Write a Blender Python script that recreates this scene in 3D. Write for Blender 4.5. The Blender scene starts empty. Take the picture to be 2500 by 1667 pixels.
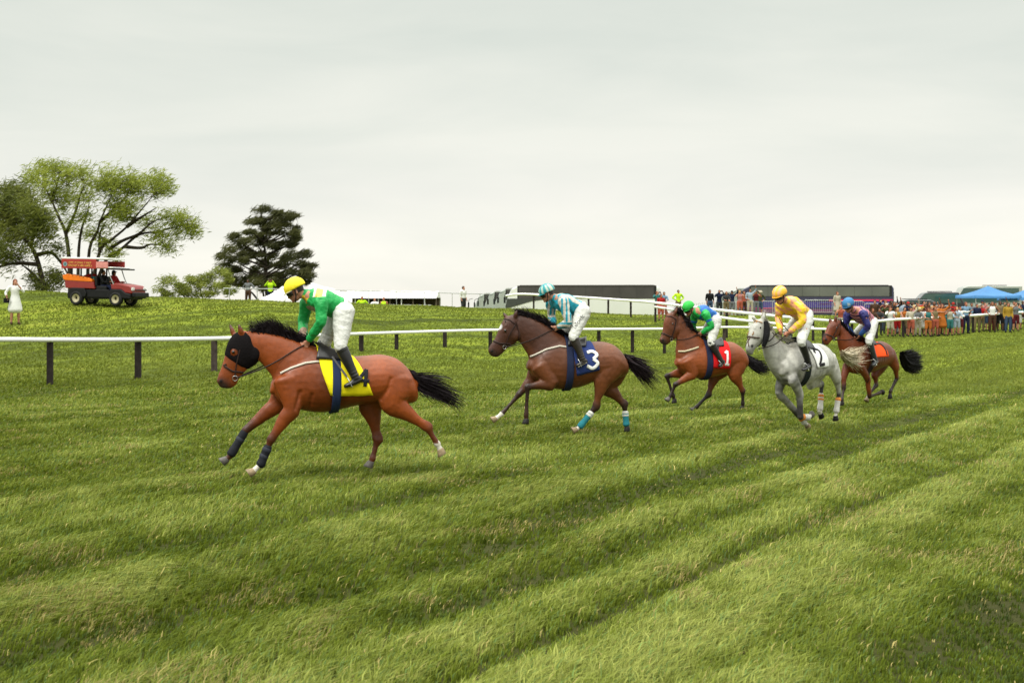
import bpy, bmesh, math, random
import numpy as np
from mathutils import Vector, Matrix
from mathutils.bvhtree import BVHTree

random.seed(7)
RNG = np.random.default_rng(11)
SC = bpy.context.scene
COL = SC.collection

# ------------------------------------------------------------------ camera
HC, HY, F = 2.12, 740.0, 3472.2           # eye height, horizon row and focal length in photograph pixels
cam_d = bpy.data.cameras.new("camera")
cam = bpy.data.objects.new("camera", cam_d)
COL.objects.link(cam)
SC.camera = cam
cam.location = (0, 0, HC)
cam.rotation_euler = (math.radians(90), 0, 0)
cam_d.sensor_width = 36
cam_d.lens = 50
cam_d.shift_y = -93.5 / 2500
cam_d.clip_end = 9000
cam_d.dof.use_dof = True
cam_d.dof.focus_distance = 19.0
cam_d.dof.aperture_fstop = 5.0
SC.render.resolution_x, SC.render.resolution_y = 1024, 682

# ------------------------------------------------------------------ overcast sky and veiled sun
SUN_EL, SUN_AZ = math.radians(52), math.radians(200)
SUN_ROT = math.radians(160)
w = bpy.data.worlds.new("World")
SC.world = w
w.use_nodes = True
nt = w.node_tree
nt.nodes.clear()
def N(nt, t, **k):
    n = nt.nodes.new(t)
    for a, b in k.items():
        setattr(n, a, b)
    return n
out = N(nt, "ShaderNodeOutputWorld")
bg = N(nt, "ShaderNodeBackground"); bg.inputs[1].default_value = 0.1
sky = N(nt, "ShaderNodeTexSky", sky_type='NISHITA')
sky.sun_disc = False; sky.sun_elevation = SUN_EL; sky.sun_rotation = SUN_ROT
bg2 = N(nt, "ShaderNodeBackground"); bg2.inputs[1].default_value = 1.0
tc = N(nt, "ShaderNodeTexCoord")
sep = N(nt, "ShaderNodeSeparateXYZ"); nt.links.new(tc.outputs["Generated"], sep.inputs[0])
# a cloud deck: brightness by elevation, broken up by stretched noise
ramp = N(nt, "ShaderNodeValToRGB")
e = ramp.color_ramp.elements
e[0].position = 0.0; e[0].color = (0.84, 0.82, 0.765, 1)
e[1].position = 1.0; e[1].color = (4.3, 4.35, 4.2, 1)
for p, c in ((0.03, (0.88, 0.865, 0.81)), (0.075, (0.77, 0.77, 0.735)), (0.12, (0.725, 0.74, 0.695)), (0.2, (0.66, 0.69, 0.645)), (0.3, (0.66, 0.68, 0.66)), (0.5, (1.15, 1.17, 1.15)), (0.8, (2.9, 2.95, 2.85))):
    q = e.new(p); q.color = (*c, 1)
nt.links.new(sep.outputs[2], ramp.inputs[0])
mp = N(nt, "ShaderNodeMapping"); mp.inputs["Scale"].default_value = (1.6, 1.6, 7.5)
mp.inputs["Rotation"].default_value = (0, math.radians(4), 0)
nt.links.new(tc.outputs["Generated"], mp.inputs[0])
nz = N(nt, "ShaderNodeTexNoise"); nz.inputs["Scale"].default_value = 2.6; nz.inputs["Detail"].default_value = 5; nz.inputs["Roughness"].default_value = 0.5
nz.inputs["Distortion"].default_value = 0.35
nt.links.new(mp.outputs[0], nz.inputs[0])
cr = N(nt, "ShaderNodeValToRGB")
cr.color_ramp.elements[0].position = 0.32; cr.color_ramp.elements[0].color = (0.93, 0.945, 0.915, 1)
cr.color_ramp.elements[1].position = 0.68; cr.color_ramp.elements[1].color = (1.08, 1.06, 1.02, 1)
nt.links.new(nz.outputs[0], cr.inputs[0])
mul = N(nt, "ShaderNodeMixRGB", blend_type='MULTIPLY'); mul.inputs[0].default_value = 1
nt.links.new(ramp.outputs[0], mul.inputs[1]); nt.links.new(cr.outputs[0], mul.inputs[2])
nt.links.new(mul.outputs[0], bg2.inputs[0]); nt.links.new(sky.outputs[0], bg.inputs[0])
mixs = N(nt, "ShaderNodeMixShader"); mixs.inputs[0].default_value = 0.93
nt.links.new(bg.outputs[0], mixs.inputs[1]); nt.links.new(bg2.outputs[0], mixs.inputs[2])
nt.links.new(mixs.outputs[0], out.inputs[0])

sl = bpy.data.lights.new("sun", 'SUN'); sl.energy = 1.5; sl.angle = math.radians(12); sl.color = (1.0, 0.97, 0.90)
so = bpy.data.objects.new("sun", sl); COL.objects.link(so)
SUN_DIR = Vector((-0.35, -0.55, 0.80)).normalized()
so.rotation_euler = SUN_DIR.to_track_quat('Z', 'Y').to_euler()
sky.sun_elevation = math.asin(SUN_DIR.z); sky.sun_rotation = math.atan2(SUN_DIR.x, SUN_DIR.y)

vs = SC.view_settings
SC.display_settings.display_device = 'sRGB'
vs.view_transform = 'Standard'; vs.look = 'None'; vs.exposure = 0.22; vs.gamma = 1.0
SC.cycles.max_bounces = 6; SC.cycles.diffuse_bounces = 3; SC.cycles.transparent_max_bounces = 8
SC.cycles.use_denoising = True

# ------------------------------------------------------------------ helpers
def lin(r, g, b):
    f = lambda c: (c / 255 / 12.92) if c / 255 <= 0.04045 else ((c / 255 + 0.055) / 1.055) ** 2.4
    return (f(r), f(g), f(b))

MATS = {}
def mat(name, col=(0.5, 0.5, 0.5), rough=0.6, spec=0.22, metal=0.0, var=0.12, nscale=6.0, bump=0.0, bscale=60.0, attr=None, sheen=0.0, trans=0.0, coat=0.0, dirt=None):
    """Principled material whose base colour is varied by noise; attr = name of a colour attribute that replaces col."""
    if name in MATS:
        return MATS[name]
    m = bpy.data.materials.new(name); m.use_nodes = True
    nt = m.node_tree; b = nt.nodes["Principled BSDF"]
    b.inputs["Roughness"].default_value = rough
    b.inputs["Specular IOR Level"].default_value = spec
    b.inputs["Metallic"].default_value = metal
    b.inputs["Sheen Weight"].default_value = sheen
    b.inputs["Coat Weight"].default_value = coat; b.inputs["Coat Roughness"].default_value = .30 if attr == "coat" else .05
    tc = N(nt, "ShaderNodeTexCoord")
    nz = N(nt, "ShaderNodeTexNoise"); nz.inputs["Scale"].default_value = nscale; nz.inputs["Detail"].default_value = 4
    nt.links.new(tc.outputs["Object"], nz.inputs[0])
    mr = N(nt, "ShaderNodeMapRange"); mr.inputs[1].default_value = 0.25; mr.inputs[2].default_value = 0.75
    mr.inputs[3].default_value = 1 - var; mr.inputs[4].default_value = 1 + var
    nt.links.new(nz.outputs[0], mr.inputs[0])
    vm = N(nt, "ShaderNodeVectorMath", operation='SCALE')
    nt.links.new(mr.outputs[0], vm.inputs["Scale"])
    if attr:
        at = N(nt, "ShaderNodeAttribute", attribute_name=attr)
        nt.links.new(at.outputs["Color"], vm.inputs[0])
    else:
        rgb = N(nt, "ShaderNodeRGB"); rgb.outputs[0].default_value = (*col, 1)
        nt.links.new(rgb.outputs[0], vm.inputs[0])
    nt.links.new(vm.outputs[0], b.inputs["Base Color"])
    if bump:
        n2 = N(nt, "ShaderNodeTexNoise"); n2.inputs["Scale"].default_value = bscale; n2.inputs["Detail"].default_value = 3
        nt.links.new(tc.outputs["Object"], n2.inputs[0])
        bp = N(nt, "ShaderNodeBump"); bp.inputs["Strength"].default_value = bump; bp.inputs["Distance"].default_value = 0.02
        nt.links.new(n2.outputs[0], bp.inputs["Height"]); nt.links.new(bp.outputs[0], b.inputs["Normal"])
    MATS[name] = m
    return m

def tag(o, label=None, cat=None, group=None, kind=None):
    if label: o["label"] = label
    if cat: o["category"] = cat
    if group: o["group"] = group
    if kind: o["kind"] = kind
    return o

def empty(name, loc=(0, 0, 0), rz=0.0):
    o = bpy.data.objects.new(name, None); COL.objects.link(o)
    o.location = loc; o.rotation_euler = (0, 0, rz); o.empty_display_size = 0.2
    return o

class MB:
    """collects verts, faces (material index, smooth flag) and builds one mesh object"""
    def __init__(s):
        s.v = []; s.f = []; s.mi = []; s.sm = []
    def add(s, vs, fs, mi=0, smooth=True):
        n = len(s.v)
        s.v.extend([tuple(map(float, p)) for p in vs])
        for f in fs:
            s.f.append(tuple(i + n for i in f)); s.mi.append(mi); s.sm.append(smooth)
        return s
    def box(s, c, d, mi=0, R=None, taper=1.0):
        hx, hy, hz = d[0] / 2, d[1] / 2, d[2] / 2
        vs = []
        for z in (-1, 1):
            t = taper if z > 0 else 1
            for x, y in ((-1, -1), (1, -1), (1, 1), (-1, 1)):
                p = Vector((x * hx * t, y * hy * t, z * hz))
                if R is not None: p = R @ p
                vs.append((p.x + c[0], p.y + c[1], p.z + c[2]))
        s.add(vs, [(0, 3, 2, 1), (4, 5, 6, 7), (0, 1, 5, 4), (1, 2, 6, 5), (2, 3, 7, 6), (3, 0, 4, 7)], mi, False)
        return s
    def bar(s, a, b, wd, h=None, mi=0, up=(0, 0, 1)):
        a, b = Vector(a), Vector(b); t = b - a; L = t.length
        if L < 1e-6: return s
        t /= L; u = Vector(up)
        if abs(t.dot(u)) > 0.98: u = Vector((1, 0, 0))
        x = t.cross(u).normalized(); z = x.cross(t)
        h = h or wd
        vs = []
        for q in (a, b):
            for i, j in ((-1, -1), (1, -1), (1, 1), (-1, 1)):
                vs.append(q + x * i * wd / 2 + z * j * h / 2)
        s.add(vs, [(0, 3, 2, 1), (4, 5, 6, 7), (0, 1, 5, 4), (1, 2, 6, 5), (2, 3, 7, 6), (3, 0, 4, 7)], mi, False)
        return s
    def tube(s, pts, rad, n=10, mi=0, lat=None, m=1, closed_caps=True):
        v, f = tube_mesh(pts, rad, n, lat, m)
        s.add(v, f, mi, True); return s
    def ell(s, c, r, n=12, k=8, mi=0, R=None):
        vs = []; fs = []
        for i in range(1, k):
            th = math.pi * i / k
            for j in range(n):
                ph = 2 * math.pi * j / n
                p = Vector((r[0] * math.sin(th) * math.cos(ph), r[1] * math.sin(th) * math.sin(ph), r[2] * math.cos(th)))
                if R is not None: p = R @ p
                vs.append(p + Vector(c))
        top = Vector((0, 0, r[2])); bot = Vector((0, 0, -r[2]))
        if R is not None: top = R @ top; bot = R @ bot
        vs.append(top + Vector(c)); vs.append(bot + Vector(c)); T = len(vs) - 2; B = T + 1
        for i in range(k - 2):
            for j in range(n):
                a = i * n + j; b = i * n + (j + 1) % n
                fs.append((a, a + n, b + n, b))
        for j in range(n):
            fs.append((T, j, (j + 1) % n)); a = (k - 2) * n
            fs.append((B, a + (j + 1) % n, a + j))
        s.add(vs, fs, mi, True); return s
    def build(s, name, mats, parent=None, off=(0, 0, 0)):
        me = bpy.data.meshes.new(name)
        o3 = off
        me.from_pydata([(p[0] - o3[0], p[1] - o3[1], p[2] - o3[2]) for p in s.v], [], s.f)
        me.polygons.foreach_set("material_index", s.mi)
        me.polygons.foreach_set("use_smooth", s.sm)
        if not isinstance(mats, (list, tuple)): mats = [mats]
        for m in mats: me.materials.append(m)
        me.update()
        o = bpy.data.objects.new(name, me); COL.objects.link(o)
        if parent is not None: o.parent = parent
        return o

def catmull(P, m):
    P = np.asarray(P, float)
    if m <= 1 or len(P) < 3: return P
    Q = np.vstack([2 * P[0] - P[1], P, 2 * P[-1] - P[-2]])
    outp = []
    for i in range(1, len(Q) - 2):
        for k in range(m):
            t = k / m
            a, b, c, d = Q[i - 1], Q[i], Q[i + 1], Q[i + 2]
            outp.append(0.5 * (2 * b + (c - a) * t + (2 * a - 5 * b + 4 * c - d) * t * t + (3 * b - 3 * c + d - a) * t ** 3))
    outp.append(P[-1])
    return np.array(outp)

def rings(cs, us, vsx, n, e=0.0):
    """closed skin over elliptical rings; e widens the lower half"""
    V = []; Fc = []
    T0 = cs[0] - cs[1]; T1 = cs[-1] - cs[-2]
    def cap(c, u, v, T):
        T = T / (np.linalg.norm(T) + 1e-9)
        r = min(np.linalg.norm(u), np.linalg.norm(v))
        return [(c + T * r * 0.55, u * 0.62, v * 0.62), (c + T * r * 0.3, u * 0.87, v * 0.87)]
    A = cap(cs[0], us[0], vsx[0], T0); B = cap(cs[-1], us[-1], vsx[-1], T1)[::-1]
    seq = A + list(zip(cs, us, vsx)) + B
    for c, u, v in seq:
        for j in range(n):
            a = 2 * math.pi * j / n
            V.append(c + u * math.cos(a) * (1 - e * math.sin(a)) + v * math.sin(a))
    k = len(seq)
    for i in range(k - 1):
        for j in range(n):
            a = i * n + j; b = i * n + (j + 1) % n
            Fc.append((a, b, b + n, a + n))
    V.append(seq[0][0]); V.append(seq[-1][0]); s = len(V) - 2
    for j in range(n):
        Fc.append((s, (j + 1) % n, j)); q = (k - 1) * n
        Fc.append((s + 1, q + j, q + (j + 1) % n))
    return V, Fc

def tube_mesh(pts, rad, n=12, lat=None, m=4):
    """rad: per point r or (r_lateral, r_sagittal)"""
    P = np.asarray([tuple(p) for p in pts], float)
    R = np.array([(r, r) if np.isscalar(r) else r for r in rad], float)
    Q = catmull(np.hstack([P, R]), m)
    C, R = Q[:, :3], np.maximum(Q[:, 3:], 1e-4)
    T = np.gradient(C, axis=0); T /= np.linalg.norm(T, axis=1)[:, None] + 1e-12
    us, vv = [], []
    L = np.array(lat, float) if lat is not None else None
    if L is None:
        L = np.array((0.13, 0.97, 0.21)) if abs(T.mean(0)[1]) < 0.8 else np.array((0.97, 0.13, 0.2))
    for t, r in zip(T, R):
        v = np.cross(t, L); v /= np.linalg.norm(v) + 1e-9
        u = np.cross(v, t)
        us.append(u * r[0]); vv.append(v * r[1])
    return rings(C, us, vv, n)

def remesh(mb, voxel, smooth=5, name="tmp"):
    """union of the closed pieces in mb as ONE continuous mesh (returned as a mesh datablock)"""
    me = bpy.data.meshes.new(name)
    me.from_pydata([tuple(p) for p in mb.v], [], mb.f); me.update()
    bm = bmesh.new(); bm.from_mesh(me); bmesh.ops.recalc_face_normals(bm, faces=bm.faces); bm.to_mesh(me); bm.free()
    o = bpy.data.objects.new(name, me); COL.objects.link(o)
    r = o.modifiers.new("r", 'REMESH'); r.mode = 'VOXEL'; r.voxel_size = voxel; r.use_smooth_shade = True
    if smooth:
        s = o.modifiers.new("s", 'SMOOTH'); s.factor = 0.5; s.iterations = smooth
    dg = bpy.context.evaluated_depsgraph_get(); dg.update()
    ev = o.evaluated_get(dg)
    m2 = bpy.data.meshes.new_from_object(ev)
    bpy.data.objects.remove(o); bpy.data.meshes.remove(me)
    m2.name = name
    for p in m2.polygons: p.use_smooth = True
    return m2

def mesh_co(me):
    a = np.empty(len(me.vertices) * 3); me.vertices.foreach_get("co", a); return a.reshape(-1, 3)
def mesh_no(me):
    a = np.empty(len(me.vertices) * 3); me.vertices.foreach_get("normal", a); return a.reshape(-1, 3)
def set_co(me, a):
    me.vertices.foreach_set("co", a.ravel()); me.update()
def set_attr(me, name, rgb):
    at = me.color_attributes.new(name, 'FLOAT_COLOR', 'POINT')
    at.data.foreach_set("color", np.hstack([np.clip(rgb, 0, 4), np.ones((len(rgb), 1))]).astype(np.float32).ravel())
def link_mesh(name, me, mats, parent=None):
    o = bpy.data.objects.new(name, me); COL.objects.link(o)
    if not isinstance(mats, (list, tuple)): mats = [mats]
    me.materials.clear()
    for m in mats: me.materials.append(m)
    if parent is not None: o.parent = parent
    return o

# ---- value noise for numpy
def vnoise(x, y, seed=0):
    x = np.asarray(x, float); y = np.asarray(y, float)
    xi = np.floor(x).astype(np.int64); yi = np.floor(y).astype(np.int64)
    xf = x - xi; yf = y - yi
    h = lambda a, b: ((np.sin(a * 127.1 + b * 311.7 + seed * 74.7) * 43758.5453) % 1.0)
    s = lambda t: t * t * (3 - 2 * t)
    u, v = s(xf), s(yf)
    return (h(xi, yi) * (1 - u) + h(xi + 1, yi) * u) * (1 - v) + (h(xi, yi + 1) * (1 - u) + h(xi + 1, yi + 1) * u) * v
def n3(P, f, seed=0):
    return (vnoise(P[:, 0] * f + P[:, 2] * f * 0.7, P[:, 1] * f - P[:, 2] * f * 0.6, seed) + vnoise(P[:, 2] * f * 1.3 + 5, P[:, 0] * f * 0.9 - P[:, 1] * f * .5, seed + 3)) / 2

def at_px(px, py, D):
    """world point seen at photograph pixel (px,py) at distance D"""
    return Vector(((px - 1250) / F * D, D, HC + (HY - py) / F * D))
def X_of(px, D): return (px - 1250) / F * D

# ------------------------------------------------------------------ terrain height
DK = np.array([0, 25, 33, 45, 55, 65, 75, 85, 95, 110, 140, 300, 5000], float)
TAB = [
    (-1600, [0, 0, .05, .75, 1.5, 2.50, 2.70, 2.5, 2.2, 1.2, -.5, -5, -110]),
    (0,     [0, 0, .05, .70, 1.5, 2.60, 2.72, 2.6, 2.2, 1.2, -.5, -5, -110]),
    (350,   [0, 0, .03, .65, 1.45, 2.34, 2.38, 2.3, 2.0, 1.0, -.5, -5, -110]),
    (600,   [0, 0, .02, .60, 1.35, 2.12, 2.20, 2.1, 1.8, .9, -.5, -5, -110]),
    (800,   [0, 0, .00, .35, 1.05, 1.82, 2.08, 2.06, 1.7, .8, -.5, -5, -110]),
    (1000,  [0, 0, .00, .12, .55, 1.35, 1.90, 1.92, 1.6, .6, -.6, -5, -110]),
    (1250,  [0, 0, .00, -.05, .02, .75, 1.45, 1.74, 1.55, .4, -.7, -5, -110]),
    (1640,  [0, 0, -.10, -.16, -.2, -.2, .35, 1.0, 1.28, .5, -.7, -5, -110]),
    (2000,  [0, 0, -.08, -.14, -.18, -.12, .10, .65, 1.28, 1.0, -.3, -5, -110]),
    (2250,  [0, 0, -.04, -.10, -.08, 0, .17, .38, .7, 1.0, .4, -5, -110]),
    (2600,  [0, 0, 0, 0, 0, .05, .17, .33, .5, .8, .5, -5, -110]),
    (4200,  [0, 0, 0, 0, 0, .05, .17, .33, .5, .8, .5, -5, -110]),
]
CK = np.array([t[0] for t in TAB], float); TZ = np.array([t[1] for t in TAB], float)
def hgt(x, y):
    x = np.asarray(x, float); y = np.asarray(y, float)
    D = np.clip(y, 0, 5000); c = np.clip(1250 + F * x / np.maximum(y, 8.0), CK[0], CK[-1])
    i = np.clip(np.searchsorted(DK, D, side='right') - 1, 0, len(DK) - 2)
    j = np.clip(np.searchsorted(CK, c, side='right') - 1, 0, len(CK) - 2)
    t = (D - DK[i]) / (DK[i + 1] - DK[i]); s = (c - CK[j]) / (CK[j + 1] - CK[j])
    def slope(Z, i):           # Catmull tangents along distance
        a = np.clip(i - 1, 0, len(DK) - 1); b = np.clip(i + 1, 0, len(DK) - 1)
        return a, b
    def row(jj):
        z0, z1 = TZ[jj, i], TZ[jj, i + 1]
        a0 = np.clip(i - 1, 0, 99); b1 = np.clip(i + 2, 0, len(DK) - 1)
        h = DK[i + 1] - DK[i]
        m0 = (z1 - TZ[jj, a0]) / np.maximum(DK[i + 1] - DK[a0], 1e-6) * h
        m1 = (TZ[jj, b1] - z0) / np.maximum(DK[b1] - DK[i], 1e-6) * h
        far = D > 140
        r = (2 * t**3 - 3 * t**2 + 1) * z0 + (t**3 - 2 * t**2 + t) * m0 + (-2 * t**3 + 3 * t**2) * z1 + (t**3 - t**2) * m1
        return np.where(far, z0 + (z1 - z0) * t, r)
    s = s * s * (3 - 2 * s)
    z = row(j) * (1 - s) + row(j + 1) * s
    return np.where(y < 25, 0.0, z)
def gz(x, y): return float(hgt(np.array([x]), np.array([y]))[0])
def on_ground(px, D):
    x = X_of(px, D); return Vector((x, D, gz(x, D)))
GRASS_N = (540000, 480000, 310000)
# ------------------------------------------------------------------ ground
TRK = np.array((0.51, 0.86)); PRP = np.array((0.86, -0.51))     # along and across the track
def band(x, y):
    """0..1 tone of the long mown and trampled streaks that run along the track"""
    a = x * TRK[0] + y * TRK[1]; c = x * PRP[0] + y * PRP[1]
    c0 = c + 0.16 * (vnoise(a * 0.18, c * 0.1, 5) - 0.5) * 2 + 0.10 * (vnoise(a * 1.1, c, 6) - 0.5)
    c = c + 0.35 * (vnoise(a * 0.10, c * 0.2, 5) - 0.5) * 2
    c = c + 0.5 * (vnoise(a * 0.35, c * 0.6, 15) - 0.5)
    b = 0.34 * vnoise(c * 0.62, a * 0.02, 1) + 0.42 * vnoise(c * 1.75, a * 0.04, 2) + 0.24 * vnoise(c * 4.6, a * 0.16, 9)
    g = lambda m, s_: np.exp(-((c0 - m) / s_) ** 2)
    brk = 0.55 + 0.9 * vnoise(a * 0.5, c0 * 2, 61)
    tr = (0.60 * g(-5.85, .24) + 0.58 * g(-3.88, .32) + 0.26 * g(-7.9, .3) + 0.24 * g(-9.6, .25) + 0.2 * g(-11.8, .35) + .15 * g(-3.0, .2)
          - 0.55 * g(-4.46, .13) - 0.40 * g(-6.95, .24) - 0.25 * g(-5.35, .16) - 0.25 * g(-8.8, .25) - 0.60 / (1 + np.exp(-(c0 + 2.65) / .18)) * (c0 < 4)) * brk
    return np.clip((b - 0.5) * 1.35 + 0.47 + tr, 0, 1)
def rut(x, y):
    """where the track is worn down to soil"""
    a = x * TRK[0] + y * TRK[1]; c = x * PRP[0] + y * PRP[1]
    c0 = c + 0.16 * (vnoise(a * 0.18, c * 0.1, 5) - 0.5) * 2 + 0.10 * (vnoise(a * 1.1, c, 6) - 0.5)
    return np.exp(-((c0 + 4.46) / .12) ** 2) * np.clip(vnoise(a * 1.3, c0 * 3, 71) * 2.2 - .7, 0, 1) + .6 * np.exp(-((c0 + 6.95) / .16) ** 2) * np.clip(vnoise(a * 1.1, c0 * 3, 72) * 2.4 - 1.1, 0, 1)
def patch(x, y):
    return 0.5 * vnoise(x * 0.9, y * 0.9, 21) + 0.3 * vnoise(x * 2.7, y * 2.7, 22) + 0.2 * vnoise(x * 7, y * 7, 23)

def grass_soil():
    m = bpy.data.materials.new("grass_ground"); m.use_nodes = True
    nt = m.node_tree; b = nt.nodes["Principled BSDF"]; b.inputs["Roughness"].default_value = 0.95; b.inputs["Specular IOR Level"].default_value = 0.1
    tc = N(nt, "ShaderNodeTexCoord")
    at = N(nt, "ShaderNodeAttribute", attribute_name="tone")
    def noise(scale, det, vec):
        n = N(nt, "ShaderNodeTexNoise"); n.inputs["Scale"].default_value = scale; n.inputs["Detail"].default_value = det; n.inputs["Roughness"].default_value = 0.65
        nt.links.new(vec, n.inputs[0]); return n.outputs[0]
    mp = N(nt, "ShaderNodeMapping"); mp.inputs["Rotation"].default_value = (0, 0, math.radians(34)); mp.inputs["Scale"].default_value = (1.0, 0.22, 1.0)
    nt.links.new(tc.outputs["Object"], mp.inputs[0])
    mpx = N(nt, "ShaderNodeMapping"); mpx.inputs["Scale"].default_value = (0.28, 1.0, 1.0)
    nt.links.new(tc.outputs["Object"], mpx.inputs[0])
    n1 = noise(2.2, 6, mp.outputs[0]); n2 = noise(9.0, 6, tc.outputs["Object"]); n3_ = noise(1.1, 5, mpx.outputs[0])
    def math_(op, a, bb):
        q = N(nt, "ShaderNodeMath", operation=op)
        for i, v in enumerate((a, bb)):
            if isinstance(v, (int, float)): q.inputs[i].default_value = v
            else: nt.links.new(v, q.inputs[i])
        return q.outputs[0]
    s = math_('ADD', math_('MULTIPLY', n1, 0.45), math_('ADD', math_('MULTIPLY', n2, 0.12), 0.115))
    s = math_('ADD', s, math_('MULTIPLY', n3_, 0.35))
    sp = N(nt, "ShaderNodeSeparateColor"); nt.links.new(at.outputs["Color"], sp.inputs[0])
    s = math_('ADD', math_('MULTIPLY', s, 0.9), math_('MULTIPLY', math_('SUBTRACT', sp.outputs[0], 0.5), 0.45))
    r = N(nt, "ShaderNodeValToRGB"); nt.links.new(s, r.inputs[0])
    el = r.color_ramp.elements
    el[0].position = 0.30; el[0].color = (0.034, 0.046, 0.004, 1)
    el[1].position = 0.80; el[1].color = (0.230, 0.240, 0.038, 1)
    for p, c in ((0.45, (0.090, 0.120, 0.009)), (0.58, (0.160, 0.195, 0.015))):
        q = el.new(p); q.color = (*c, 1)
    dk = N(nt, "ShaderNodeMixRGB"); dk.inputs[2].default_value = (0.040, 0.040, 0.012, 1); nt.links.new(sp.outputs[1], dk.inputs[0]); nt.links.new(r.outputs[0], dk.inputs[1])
    nt.links.new(dk.outputs[0], b.inputs["Base Color"])
    bp = N(nt, "ShaderNodeBump"); bp.inputs["Strength"].default_value = 0.8; bp.inputs["Distance"].default_value = 0.08
    nt.links.new(noise(14, 8, mpx.outputs[0]), bp.inputs["Height"]); nt.links.new(bp.outputs[0], b.inputs["Normal"])
    return m

# rows get wider apart with distance; the sheet runs from behind the camera to far beyond the hill
def ground_sheet():
    ys = np.concatenate([np.array([-400, -120, -40, -15, -6, 0]), np.geomspace(4, 28, 50), np.linspace(28.5, 150, 260), np.geomspace(152, 5000, 60)])
    rows = []
    nx = 300
    for y in ys:
        hw = max(60.0, abs(y) * 1.1)
        u = np.linspace(-1, 1, nx); u = np.sign(u) * np.abs(u) ** 1.5
        rows.append(np.stack([u * hw, np.full(nx, y)], 1))
    G = np.concatenate(rows); X, Y = G[:, 0], G[:, 1]
    Z = hgt(X, Y)
    near = np.clip(1 - (np.abs(Y) - 60) / 60, 0, 1)
    Z = Z + near * (0.05 * (vnoise(X * .35, Y * .35, 31) - .5) + 0.03 * (band(X, Y) - .5))
    me = bpy.data.meshes.new("ground")
    n = len(G); k = len(ys)
    idx = np.arange(n).reshape(k, nx)
    q = np.stack([idx[:-1, :-1], idx[:-1, 1:], idx[1:, 1:], idx[1:, :-1]], -1).reshape(-1, 4)
    me.vertices.add(n); me.vertices.foreach_set("co", np.stack([X, Y, Z], 1).ravel())
    me.loops.add(len(q) * 4); me.loops.foreach_set("vertex_index", q.ravel())
    me.polygons.add(len(q)); me.polygons.foreach_set("loop_start", np.arange(len(q)) * 4)
    me.polygons.foreach_set("use_smooth", np.ones(len(q), bool))
    me.update(calc_edges=True)
    t = band(X, Y)
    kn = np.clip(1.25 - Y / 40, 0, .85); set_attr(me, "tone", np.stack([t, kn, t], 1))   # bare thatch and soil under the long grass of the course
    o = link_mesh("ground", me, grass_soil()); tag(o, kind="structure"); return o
GROUND = ground_sheet()
def gz2(x, y):
    """height of the finished sheet incl. its small unevenness"""
    near = np.clip(1 - (np.abs(y) - 60) / 60, 0, 1)
    return hgt(x, y) + near * (0.05 * (vnoise(x * .35, y * .35, 31) - .5) + 0.03 * (band(x, y) - .5))

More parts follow.
